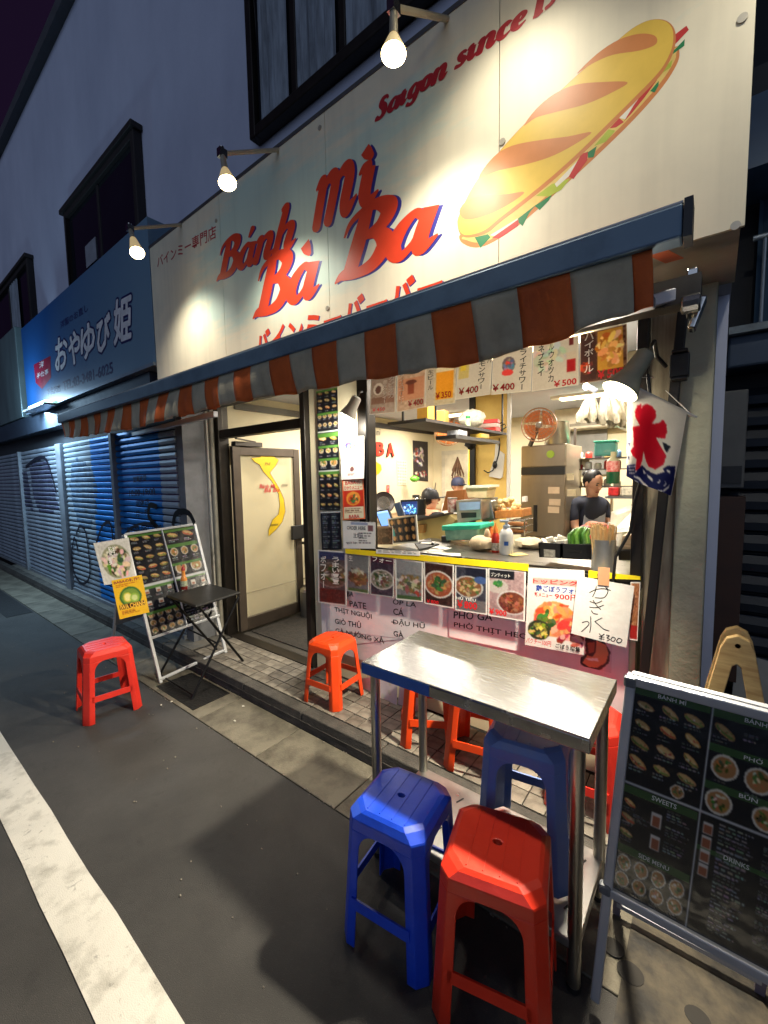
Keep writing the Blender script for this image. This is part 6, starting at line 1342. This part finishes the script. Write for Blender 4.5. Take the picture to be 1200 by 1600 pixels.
mb = MB().cyl(onx(677,780,-3.38),onx(684,735,-3.38),.008); tag(mb.build('broom_handle', mat('grey_stick', (120,110,90), .6)), 'thin grey stick leaning in the corner beside the rear door', 'stick')
def fan(c, axis, r, label, wall):
    axis = Vector(axis).normalized(); Mx = axis.to_track_quat('Z','Y').to_matrix(); t = thing('electric_fan', c, label, 'fan')
    bl = mat('amber_fan_blade', (222,128,60), .3, var=.05, alpha=.85)
    for k in range(4):
        a0 = k*math.pi/2; pts = [(.03*math.cos(a0),.03*math.sin(a0))]+[(r*.88*math.cos(a0+q),r*.88*math.sin(a0+q)) for q in np.linspace(-.1,1.35,9)]
        MB().prism([Vector(c)+Mx@Vector((x,y,.0)) for x,y in pts], axis*.006).build('blade', bl, t)
    MB().lathe([(0,.05),(r*.16,.045),(r*.2,.02),(r*.2,-.03)],c,18,Mx).build('hub', mat('fan_hub_grey', (150,140,130), .4), t, smooth=True)
    g = MB()
    for rr in(1,.8,.6,.4): 
        pts = [Vector(c)+Mx@Vector((r*rr*math.cos(q),r*rr*math.sin(q),.06*(1-rr**2)+.01)) for q in np.linspace(0,6.283,33)]; g.tube(pts,.0035 if rr < 1 else .006,5)
    for q in np.linspace(0,6.283,25)[:-1]: g.tube([Vector(c)+Mx@Vector((r*rr*math.cos(q),r*rr*math.sin(q),.06*(1-rr**2)+.01)) for rr in(.2,.6,1)],.002,4)
    g.build('guard', mat('fan_guard', (170,120,80), .4), t)
    if wall is not None: MB().bar(c-axis*.03,wall,.03).build('stand', mat('fan_stand_dark', (70,64,58), .5), t)
c = ony(842,664,3.95); fan(c, (.25,-1,-.1), .15, 'amber bladed electric fan on top of the fridge', ony(828,697,4.0))
c = ony(703,676,5.0); fan(c, (.6,-.6,-.7), .2, 'amber fan hanging under the ceiling near the rear door', c+Vector((0,.1,.25)))
# shelf hung below the ceiling with packets
hs = thing('hanging_shelf', (-1.55,2.9,1.83), 'dark shelf of packets hung from the ceiling above the counter', 'shelf')
HZ = 1.84
MB().prism([ony(618,645,2.2)*1.0, ony(600,640,2.2), ony(720,680,3.45), ony(772,676,3.5)][:0] or [Vector((-1.72,2.25,HZ)),Vector((-1.42,2.25,HZ)),Vector((-1.42,3.55,HZ)),Vector((-1.72,3.55,HZ))],(0,0,.02)).build('board', mat('dark_shelf_board', (48,40,34), .6), hs)
for y in(2.4,3.5): MB().bar((-1.7,y,HZ+.02),(-1.7,y,2.26),.012).build('hanger', blackm, hs); MB().bar((-1.44,y,HZ+.02),(-1.44,y,2.26),.012).build('hanger', blackm, hs)
def pk(y, x, w_, d, h, m, nm, lab, cat='packet', rz=0, z=HZ+.021, n=1):
    tag(MB().obox((x,y,z+h/2),(w_,d,h),(0,0,rz)).build(nm, m, bevel=.004), lab, cat)
pk(2.55,-1.6,.09,.12,.13,mat('mustard_box', (226,170,60), .5),'food_box','mustard yellow box at the near end of the hanging shelf','box'); pk(2.72,-1.58,.08,.1,.11,mat('tan_box', (206,150,70), .5),'food_box','tan box beside the mustard box on the hanging shelf','box',.2)
p = Vector((-1.5,3.05,HZ+.021)); tag(MB().blob(p+Vector((0,0,.075)),(.1,.1,.075),14,9,.12).build('netted_bag', mat('white_net_bag', (222,216,196), .5, var=.25, scale=40), smooth=True), 'white knotted bag on the hanging shelf', 'bag')
p = Vector((-1.46,2.9,HZ+.021)); bottle('green_bottle', p, 'small green capped bottle in front of the white bag on the shelf', [('body',[(0,0),(.018,0),(.018,.06)],mat('pale_green_bottle', (190,214,160), .4)),('cap',[(.018,.061),(.018,.08),(0,.082)],mat('green_cap', (40,130,70), .4))])
for i, (z, c) in enumerate(((0,(220,70,60)),(.034,(228,200,190)),(.068,(216,60,56)))): pk(3.38,-1.5,.15,.1,.032,mat('striped_box_%s' % ('red','white','red2')[i], c, .5),'striped_box','%s flat box in the striped stack at the far end of the shelf' % ('bottom red','middle pale','top red')[i],'box',.1*i,HZ+.021+z)
pk(2.75,-1.47,.1,.14,.035,mat('white_blue_packet', (214,218,226), .4, var=.3, scale=30),'tissue_packet','white and blue packet hung under the shelf edge','packet',.1,HZ-.055); pk(3.1,-1.46,.1,.13,.035,mat('yellow_packet', (230,190,80), .4, var=.2, scale=30),'tissue_packet','yellow and white packet hung under the shelf edge','packet',-.05,HZ-.055)
tag(MB().box((-1.56,2.6,HZ-.085),(-1.4,3.35,HZ-.06)).build('rail_tray', mat('dark_rail', (40,36,34), .5)), 'narrow dark tray below the hanging shelf', 'tray')
t = thing('chopping_board', ony(778,725,3.57), 'white chopping board hung on the yellow partition wall', 'chopping board'); P = [ony(a,b,3.575) for a,b in C8((856,770),(872,768),(880,815),(912,838),(900,980),(885,992),(815,978),(822,945),(850,860))]; MB().prism(P,(0,.015,0)).build('board', white_pl, t, bevel=.003)
tag(MB().tube([ony(a,b,3.56) for a,b in C8((880,740),(884,780),(876,840),(862,890),(840,940),(810,955),(785,940))],.006).build('plug_cable', blackm, smooth=True), 'black plug cable looping over the white chopping board', 'cable')
p = ony(*C8((853,905))[0],3.55); tag(MB().blob(p,(.022,.02,.035),10,7).build('plug', blackm, smooth=True), 'black plug hanging in front of the white chopping board', 'plug')
tag(MB().tube([ony(a,b,3.5) for a,b in C8((850,645),(880,665),(915,650),(925,670),(890,690),(870,660),(895,640))],.005).build('coiled_cord', blackm, smooth=True), 'tangled black cord at the far end of the hanging shelf', 'cable')
mb = MB(); 
p = ony(735,690,3.4); tag(MB().blob(p,(.05,.04,.07),10,8,.25).build('dark_pouch', mat('black_cloth_pouch', (26,24,26), .8), smooth=True), 'black cloth pouch hanging under the shelf', 'pouch')
# ================================================================== kitchen
fr = thing('steel_fridge', (-1.2,4.2,.1), 'tall steel kitchen fridge with a black control strip below the fan', 'fridge')
fa = ony(814,697,4.0); fb = ony(884,697,4.0); dsteel = mat('warm_dark_steel', (150,138,120), .36, .6, var=.15, scale=3, stretch=(1,1,.2))
FZ = fa.z; MB().box((fa.x,4.02,.101),(fb.x,4.6,FZ)).build('body', dsteel, fr, bevel=.006)
MB().box((fa.x+.004,4.0,FZ-.2),(fb.x-.004,4.018,FZ-.01)).build('top_panel', dsteel, fr, bevel=.003); MB().box((fa.x+.004,3.998,FZ-.275),(fb.x-.004,4.018,FZ-.205)).build('control_strip', blackm, fr)
mz = FZ-.86; xm = fa.x+.1
MB().box((fa.x+.004,3.998,mz+.004),(fb.x-.004,4.018,FZ-.28)).build('door', dsteel, fr, bevel=.003); MB().box((fa.x+.004,3.998,.14),(fb.x-.004,4.018,mz-.004)).build('door', dsteel, fr, bevel=.003)
MB().box((fa.x+.13,3.985,mz+.05),(fa.x+.16,3.998,mz+.3)).build('handle', blackm, fr); MB().cyl((fa.x+.53*(fb.x-fa.x)+.06,3.999,FZ-.09),(fa.x+.53*(fb.x-fa.x)+.06,3.994,FZ-.09),.035,n=18).build('sticker', mat('lime_sticker', (150,180,50), .5), fr)
for i, (dx, dz) in enumerate(((.26,-.42),(.27,-.53),(.26,-.6))): MB().box((fa.x+dx,3.993,FZ+dz-.03),(fa.x+dx+.1,3.9975,FZ+dz+.03)).build('note', mat('fridge_note', (214,190,160), .6), fr)
p = ony(871,690,4.15); p.z = FZ; t = thing('stock_pot', p, 'steel stock pot on top of the fridge', 'pot'); MB().lathe([(0,0),(.11,0),(.115,.01),(.1,.2),(.105,.21),(.095,.2),(.09,.02)],p,22).build('body', steel, t, smooth=True); MB().tube([p+Vector((-.1,0,.15)),p+Vector((-.14,0,.15)),p+Vector((-.14,0,.11)),p+Vector((-.1,0,.11))],.008).build('handle', steel, t)
ac = thing('air_conditioner', ony(900,652,5.3), 'white wall air conditioner above the kitchen shelves', 'air conditioner'); a = ony(868,640,5.35); b = ony(935,668,5.35); MB().box((a.x,5.3,b.z),(b.x+.4,5.6,a.z)).build('body', mat('cream_white_case', (220,210,186), .45), ac, bevel=.02); MB().box((a.x+.03,5.285,b.z+.03),(b.x+.37,5.2985,b.z+.06)).build('louvre', mat('louvre_grey', (150,142,124), .5), ac)
ga = thing('grey_panel', ony(915,690,5.5), 'grey window panel in the kitchen back wall under the air conditioner', 'window'); a = ony(888,672,5.6); b = ony(948,715,5.6); MB().box((a.x,5.58,b.z-.2),(b.x,5.61,a.z)).build('pane', mat('grey_window', (130,128,120), .4), ga); MB().box((a.x-.03,5.56,a.z),(b.x+.03,5.61,a.z+.04)).build('frame', white_pl, ga)
rk = thing('kitchen_rack', ony(925,740,4.6), 'open kitchen rack with jars and packets behind the woman', 'rack')
rx0 = ony(899,740,4.55).x; rx1 = ony(952,740,4.55).x
for zz, px in((0,716),(1,733),(2,760)):
    z = ony(920,px,4.55).z; MB().box((rx0,4.5,z-.01),(rx1+.3,4.8,z)).build('shelf', mat('rack_dark', (60,52,46), .4, .5), rk)
for x in(rx0,rx1+.28): MB().box((x-.01,4.5,.1),(x+.01,4.52,1.95)).build('upright', mat('rack_dark', (60,52,46), .4, .5), rk)
cl = ((222,214,196),(190,60,50),(60,60,70),(210,180,120),(90,120,150),(170,40,40),(236,230,220))
k = 0
for pxz in(716,733,760):
    z = ony(920,pxz,4.55).z
    for j in range(5):
        x = rx0+.03+j*.085; h = random.uniform(.05,.09); c = cl[k%len(cl)]; names = ('cream','red','charcoal','tan','blue grey','dark red','white')
        p = Vector((x,4.58,z)); o_ = MB().lathe([(0,0),(.03,0),(.032,.005),(.032,h*.8),(.02,h),(0,h)],p,12).build('jar', mat('jar_%d' % (k%len(cl)), c, .4, var=.15, scale=40), rk, smooth=True); k += 1
p = ony(947,702,4.3); t = thing('turquoise_tub', p, 'turquoise food tub on the rack beside the ice flag', 'tub'); MB().obox(p,(.17,.14,.12)).build('body', mat('turquoise_plastic', (90,190,180), .35, alpha=.9), t, bevel=.01); MB().obox(p+Vector((0,0,.068)),(.185,.155,.016)).build('lid', mat('turquoise_lid', (0,0,0)), t, bevel=.004)
p = ony(958,735,3.6); bottle('sauce_jug', p-Vector((0,0,.1)), 'bottle with red label and dark green base beside the ice flag', [('body',[(0,0),(.045,0),(.047,.01),(.047,.09)],mat('dark_green_glass', (24,80,50), .2)),('label',[(.0475,.09),(.0475,.17)],mat('red_white_label', (220,180,170), .4, var=.4, scale=40, rgb2=(190,50,50))),('neck',[(.047,.171),(.02,.2),(.02,.24),(0,.241)],mat('pale_neck', (206,200,160), .4))])
hd = thing('range_hood', ony(960,680,3.3), 'steel range hood hanging over the cooking line', 'hood')
P = [Vector((-.62,3.1,1.9)),Vector((-.2,3.1,1.9)),Vector((-.2,3.1,2.26)),Vector((-.45,3.1,2.26))]; MB().prism(P,(0,1.6,0)).build('canopy', mat('hood_steel', (168,158,136), .3, .8, var=.1), hd, bevel=.004)
MB().box((-.64,3.08,1.87),(-.2,4.72,1.9)).build('rim', steel, hd)
p = ony(938,628,2.7); pb_ = thing('plastic_bag_bunch', p, 'bunch of creased white plastic bags hanging near the kitchen bulb', 'bags')
wbm = mat('crumpled_white_bag', (158,150,132), .45, var=.2, scale=26, bump=.6, bscale=30, stretch=(3,1,1))
for q, (dx, dz, r0, hh_) in enumerate(((-.05,.05,.06,.15),(.03,.07,.075,.19),(.09,.03,.06,.17),(.0,.0,.05,.1))):
    mb = MB(); n, m = 44, 12; cc = p+Vector((dx,.025*q,dz)); vs = []; sl = random.uniform(-.03,.05)
    for jj in range(m+1):
        t_ = jj/m
        for ii in range(n):
            a_ = 6.2832*ii/n; k_ = 1+.24*math.sin(8*a_+q+2*t_)*t_+.12*math.sin(19*a_-q-4*t_)*t_+random.uniform(-.05,.05); rr_ = .008+r0*(t_**.7)*(1-.25*max(0,t_-.75)*4)
            vs.append(cc+Vector((rr_*k_*math.cos(a_)+sl*t_, .7*rr_*k_*math.sin(a_), -hh_*t_-.012*math.sin(5*a_+q)*t_)))
    mb.add(vs,[(jj*n+ii,jj*n+(ii+1)%n,(jj+1)*n+(ii+1)%n,(jj+1)*n+ii) for jj in range(m) for ii in range(n)]).build('bag', wbm, pb_, smooth=True)

p = ony(916,604,2.6); t = thing('kitchen_bulb', p, 'small lit kitchen bulb beside the bunch of white bags', 'lamp'); MB().blob(p,.018,12,8).build('bulb', mat('lit_bulb',(0,0,0)), t, smooth=True); MB().cyl(p+Vector((.012,.01,0)),p+Vector((.05,.02,-.03)),.014).build('socket', mat('bulb_socket', (90,96,110), .5), t)
lamp('POINT', p+Vector((-.02,-.03,-.02)), (0,0,0), 3, WARM, .03)
# cooking line at the right with red and clear tubs
ck = thing('prep_table', (-.5,3.4,.1), 'steel prep table with tubs at the right side of the kitchen', 'table'); MB().box((-.78,3.0,1.0),(-.2,4.4,1.03)).build('tabletop', steel, ck, bevel=.004); MB().box((-.76,3.05,.101),(-.22,4.38,.999)).build('cabinet', dsteel, ck)
pal = (('red',(200,50,50)),('clear',(214,206,190)),('pale green',(150,180,120)),('dark red',(150,30,36)),('white',(230,226,216)),('orange',(220,140,60)))
for i in range(9):
    nm, c = pal[i%6]; x = -.68+.17*(i%3); y = 3.1+.24*(i//3); h = .06+.03*(i%2)
    t = thing('ingredient_tub', (x,y,1.03), '%s ingredient tub in the %s row of the prep table' % (nm, ('front','middle','back')[i//3]), 'tub'); MB().prism([(x-.06,y-.08,1.031),(x+.06,y-.08,1.031),(x+.07,y-.08,1.03+h),(x-.07,y-.08,1.03+h)],(0,.16,0)).build('body', mat('tub_%d' % (i%6), c, .35, alpha=.95), t, bevel=.006)
    MB().blob((x,y,1.03+h),(.058,.07,.03),10,6,.12).build('food', mat('food_%d' % (i%3), ((200,120,80),(226,214,190),(90,130,60))[i%3], .6, var=.3, scale=40), t, smooth=True)
sh2 = thing('pass_shelf', (-.5,3.6,1.35), 'steel pass shelf above the prep table', 'shelf'); MB().box((-.6,3.3,1.32),(-.22,3.6,1.335)).build('board', steel, sh2)
for x in(-.58,-.24): MB().cyl((x,3.45,1.03),(x,3.45,1.32),.01,n=8).build('post', chrome, sh2)
for i in range(5):
    x = -.56+.078*i; nm, c = (('red',(196,40,40)),('pale',(226,220,200)),('yellow',(226,180,60)),('pink',(220,150,150)),('crimson',(150,24,40)))[i]
    tag(MB().obox((x,3.42,1.336+.03),(.066,.1,.06),(0,0,.2*i)).build('food_packet', mat('packet_%s' % nm, c, .4, var=.25, scale=50), bevel=.006), '%s packet lying on the steel pass shelf' % nm, 'packet')
tag(MB().slab(ony(955,800,2.9),ony(1003,782,2.9),ony(1003,828,2.75),ony(952,834,2.75),.006).build('foil_sheet', mat('pale_foil', (206,196,176), .3, .5, var=.15)), 'pale sloping sheet in front of the prep table', 'sheet')

# ================================================================== people
skin = mat('skin', (214,160,128), .5, var=.06, scale=20, sub=.05)
def skinned(name, verts, edges, radii, m, par, sub=2):
    me = bpy.data.meshes.new(name); off = wloc(par); me.from_pydata([tuple(Vector(v)-off) for v in verts], edges, []); o = bpy.data.objects.new(name, me); COL.objects.link(o); o.parent = par
    md = o.modifiers.new('skin','SKIN'); md.use_smooth_shade = True
    sv = me.skin_vertices[0].data
    for i, r in enumerate(radii): sv[i].radius = (r, r) if not isinstance(r, tuple) else r
    sv[0].use_root = True
    md2 = o.modifiers.new('sub','SUBSURF'); md2.levels = sub; md2.render_levels = sub; me.materials.append(m); return o
def person(label, head, face, shirt, hair, cap=None, lean=0., sit=False, s=.93, bun=False, apron=None, look=0., hunch=0., nod=0.):
    """head: centre of the head; face: direction the body faces"""
    H = Vector(head); fz = Vector((face[0],face[1],0)).normalized(); rt = Vector((fz.y,-fz.x,0)); up = Vector((0,0,1))
    root = thing('person', (H.x,H.y,.1), label, 'person')
    def P(r, f, u): return H+rt*(r*s)+fz*(f*s)+up*((u+(hunch*min(1,(-u-.1)/.12) if u < -.1 else 0))*s)
    L = lean
    hip_u = -.76
    V = [P(0,-.24*L,hip_u), P(0,-.2*L,-.58), P(0,-.1*L,-.4), P(0,-.05*L,-.25), P(0,-.01,-.15), P(0,0,-.06), P(0,.01,.05), P(0,-.005,.1)]
    Rr = [(.13*s,.1*s),(.125*s,.09*s),(.15*s,.1*s),(.13*s,.085*s),.055*s,.07*s,.085*s,.065*s]
    E = [(i,i+1) for i in range(7)]
    def add(p, r, j): V.append(p); Rr.append(r); E.append((j,len(V)-1)); return len(V)-1
    for sg in(-1,1):
        a = add(P(.19*sg,-.08*L,-.27), .055*s, 3); b = add(P(.23*sg,.02,-.52), .042*s, a); c = add(P(.17*sg,.24,-.6+.05*sg*0), .034*s, b); h = add(P(.15*sg,.32,-.59), .03*s, c)
        for q in range(4): add(P((.15-.025*q+.03)*sg,.41-.008*abs(q-1.5),-.6), .0085*s, h)
        add(P(.09*sg,.36,-.57), .009*s, h)
        if sit: k = add(P(.1*sg,.4-.24*L,hip_u-.03), .07*s, 0); f_ = add(P(.1*sg,.4-.24*L,hip_u-.42), .045*s, k)
        else: k = add(P(.1*sg,.02-.24*L,hip_u-.4), .065*s, 0); f_ = add(P(.1*sg,-.02-.24*L,hip_u-.78), .042*s, k)
        add(P(.1*sg,.14+(.38 if sit else 0)-.24*L,hip_u-(.46 if sit else .83)), .035*s, f_)
    skinned('body', V, E, Rr, skin, root)
    # clothes: shirt over trunk and upper arms, trousers over the legs
    sv = [V[0]+up*.02, V[1], V[2], V[3], P(0,-.02,-.15)]; sr = [(.15*s,.12*s),(.15*s,.115*s),(.18*s,.125*s),(.155*s,.105*s),.07*s]; se = [(0,1),(1,2),(2,3),(3,4)]
    for sg in(-1,1):
        sv.append(P(.2*sg,-.08*L,-.275)); sr.append(.072*s); se.append((3,len(sv)-1)); sv.append(P(.232*sg,.0,-.45)); sr.append(.06*s); se.append((len(sv)-2,len(sv)-1))
    skinned('shirt', sv, se, sr, shirt, root)
    lv = [V[0]]; lr = [(.15*s,.12*s)]; le = []
    for sg in(-1,1):
        if sit: pts = [P(.1*sg,.4-.24*L,hip_u-.03),P(.1*sg,.4-.24*L,hip_u-.4)]
        else: pts = [P(.1*sg,.02-.24*L,hip_u-.4),P(.1*sg,-.02-.24*L,hip_u-.76)]
        lv.append(pts[0]); lr.append(.085*s); le.append((0,len(lv)-1)); lv.append(pts[1]); lr.append(.06*s); le.append((len(lv)-2,len(lv)-1))
    skinned('trousers', lv, le, lr, mat('dark_trousers', (34,34,40), .8), root)
    # face and hair
    cl_, sl_ = math.cos(look), math.sin(look); ff = fz*cl_+rt*sl_; fr_ = Vector((ff.y,-ff.x,0)); f2 = ff*math.cos(nod)-up*math.sin(nod); u2 = up*math.cos(nod)+ff*math.sin(nod); Mh = Matrix((fr_, f2, u2)).transposed()
    def hb(mb, c, r): return mb.blob(H+Mh@(Vector(c)*s), Vector(r)*s, 14, 9, 0, Mh)
    hb(MB(),(0,.0,.035),(.078,.095,.115)).build('head', skin, root, smooth=True)
    hb(MB(),(0,.1,.015),(.014,.022,.022)).build('nose', skin, root, smooth=True)
    for sg in(-1,1):
        hb(MB(),(.078*sg,-.005,.02),(.012,.022,.032)).build('ear', skin, root, smooth=True)
        hb(MB(),(.032*sg,.084,.045),(.014,.008,.007)).build('eye', mat('eye_dark', (30,22,20), .3), root, smooth=True)
        hb(MB(),(.032*sg,.088,.066),(.02,.006,.004)).build('eyebrow', hair, root, smooth=True)
    hb(MB(),(0,.088,-.035),(.024,.008,.007)).build('mouth', mat('lips', (170,86,78), .5), root, smooth=True)
    hb(MB(),(0,-.032,.058),(.09,.1,.116)).build('hair', hair, root, smooth=True)
    if bun: hb(MB(),(0,-.125,.08),(.045,.045,.042)).build('hair_bun', hair, root, smooth=True)
    if cap:
        mb = MB(); prof = [(.097,.03),(.1,.06),(.094,.1),(.07,.14),(.03,.158),(0,.16)]
        c_ = mb.lathe([(r*s,z*s) for r,z in prof],H-ff*.008,20,Matrix((fr_,ff*1.08,up)).transposed()); c_.build('cap', cap, root, smooth=True)
        b0 = [H+Mh@(Vector((.075*math.sin(q),.08+.115*math.cos(q)*.9,.05-.012*abs(math.sin(q)))) * s) for q in np.linspace(-1.5,1.5,9)]
        MB().prism(b0,(0,0,.008)).build('cap_peak', cap, root, smooth=True)
    if apron:
        q = MB(); q.slab(P(-.13,.115-.1*L,-.3),P(.13,.115-.1*L,-.3),P(.17,.13-.24*L,-1.1),P(-.17,.13-.24*L,-1.1),.008); q.build('apron', apron, root)
    return root
def at_depth(px, py, dep): d = ray(px, py); return Vector(np.array([0,0,CAMH])+d*dep)
black_h = mat('black_hair', (24,20,20), .5, var=.2, scale=60); brown_h = mat('brown_hair', (92,56,36), .6, var=.3, scale=60)
person('customer in black cap and black shirt seated with his back to the window', at_depth(674,783,4.7), (.35,.93), mat('black_shirt', (24,24,28), .8), black_h, mat('black_cap', (28,27,30), .7), .3, True, .88, look=.35, hunch=.1)
person('worker in navy cap behind the open cardboard box', at_depth(716,762,5.7), (.8,-.5), mat('white_shirt', (226,222,212), .8), brown_h, mat('navy_cap', (28,34,62), .7), .2, False, .92)
person('woman with tied black hair in dark navy shirt cooking at the right', at_depth(926,759,4.0), (.75,-.55), mat('navy_shirt', (38,42,58), .8), black_h, None, .7, False, .9, bun=True, nod=.4, hunch=.07, apron=mat('pale_apron', (190,196,206), .8))

# ================================================================== small loose things
for i, (px, py, c, lab) in enumerate(((690,856,(226,220,206),'white paper slip lying on the counter in front of the turquoise lid tub'),(705,866,(214,206,190),'creased paper sheet lying on the counter near the sill'),(808,866,(226,200,120),'yellowish paper sheet lying on the counter by the towel'))):
    p = onz(px,py,CZ+.002+.001*i); tag(MB().obox(p,(.11,.07,.0015),(.02*i,.03,.5*i)).build('paper_slip', mat('loose_paper_%d' % i, c, .7)), lab, 'paper')
p = onz(697,846,CZ); tag(MB().obox(p+Vector((0,0,.02)),(.06,.05,.04),(0,0,.3)).build('stapler_box', mat('small_dark_box', (50,46,44), .5), bevel=.004), 'small dark box on the counter left of the turquoise lid tub', 'box')
for i, (px, c, nm) in enumerate(((955,(206,60,50),'red'),(972,(236,230,214),'white'),(988,(120,150,90),'green'))):
    p = ony(px,800,3.05); bottle('seasoning_bottle', Vector((p.x,3.02,1.031)), '%s seasoning bottle standing at the front of the prep table' % nm, [('body',[(0,0),(.025,0),(.027,.006),(.027,.1),(.012,.13)],mat('seasoning_%s' % nm, c, .35)),('cap',[(.013,.131),(.013,.15),(0,.152)],white_pl)])
for i, (px, py) in enumerate(((905,715),(915,722),(890,745),(893,770))):
    p = ony(px,py,4.62 if i < 2 else 4.05); o = MB().obox(p,(.07,.012,.1 if i < 2 else .06),(0,0,.1)).build('clipped_note', mat('cream_note', (226,210,170), .6)); tag(o, ('upper left paper note clipped in the kitchen rack','upper right paper note clipped in the kitchen rack','upper paper note on the fridge side','lower paper note on the fridge side')[i], 'note')
# litter on the gutter and road
lt = mat('pale_litter', (206,200,186), .7)
for i, (px, py) in enumerate(((367,1127),(380,1104),(268,1097),(252,1102))):
    p = onz(px,py,.006); tag(MB().obox(p+Vector((0,0,.003)),(.014,.009,.004),(.2,.1,i*.9)).build('litter', lt), ('pale scrap of litter on the gutter slab nearest the curb joint','small pale scrap on the gutter slab by the curb','white crumb on the asphalt right of the red stool','smallest white crumb on the asphalt right of the red stool')[i], 'litter')
gr = MB()
for i in range(260):
    x = random.uniform(-6,.5); y = random.choice((random.uniform(1.238,1.262),random.uniform(1.55,1.575),random.uniform(.6,1.2))); r = random.uniform(.0015,.004); gr.obox((x,y,.006 if y > 1.24 else .003),(r*2,r*1.6,r),(random.random(),random.random(),random.random()*3))
tag(gr.build('grit', mat('grit_grey', (120,114,104), .9)), 'fine grit scattered along the gutter and road edge', 'grit', kind='stuff')
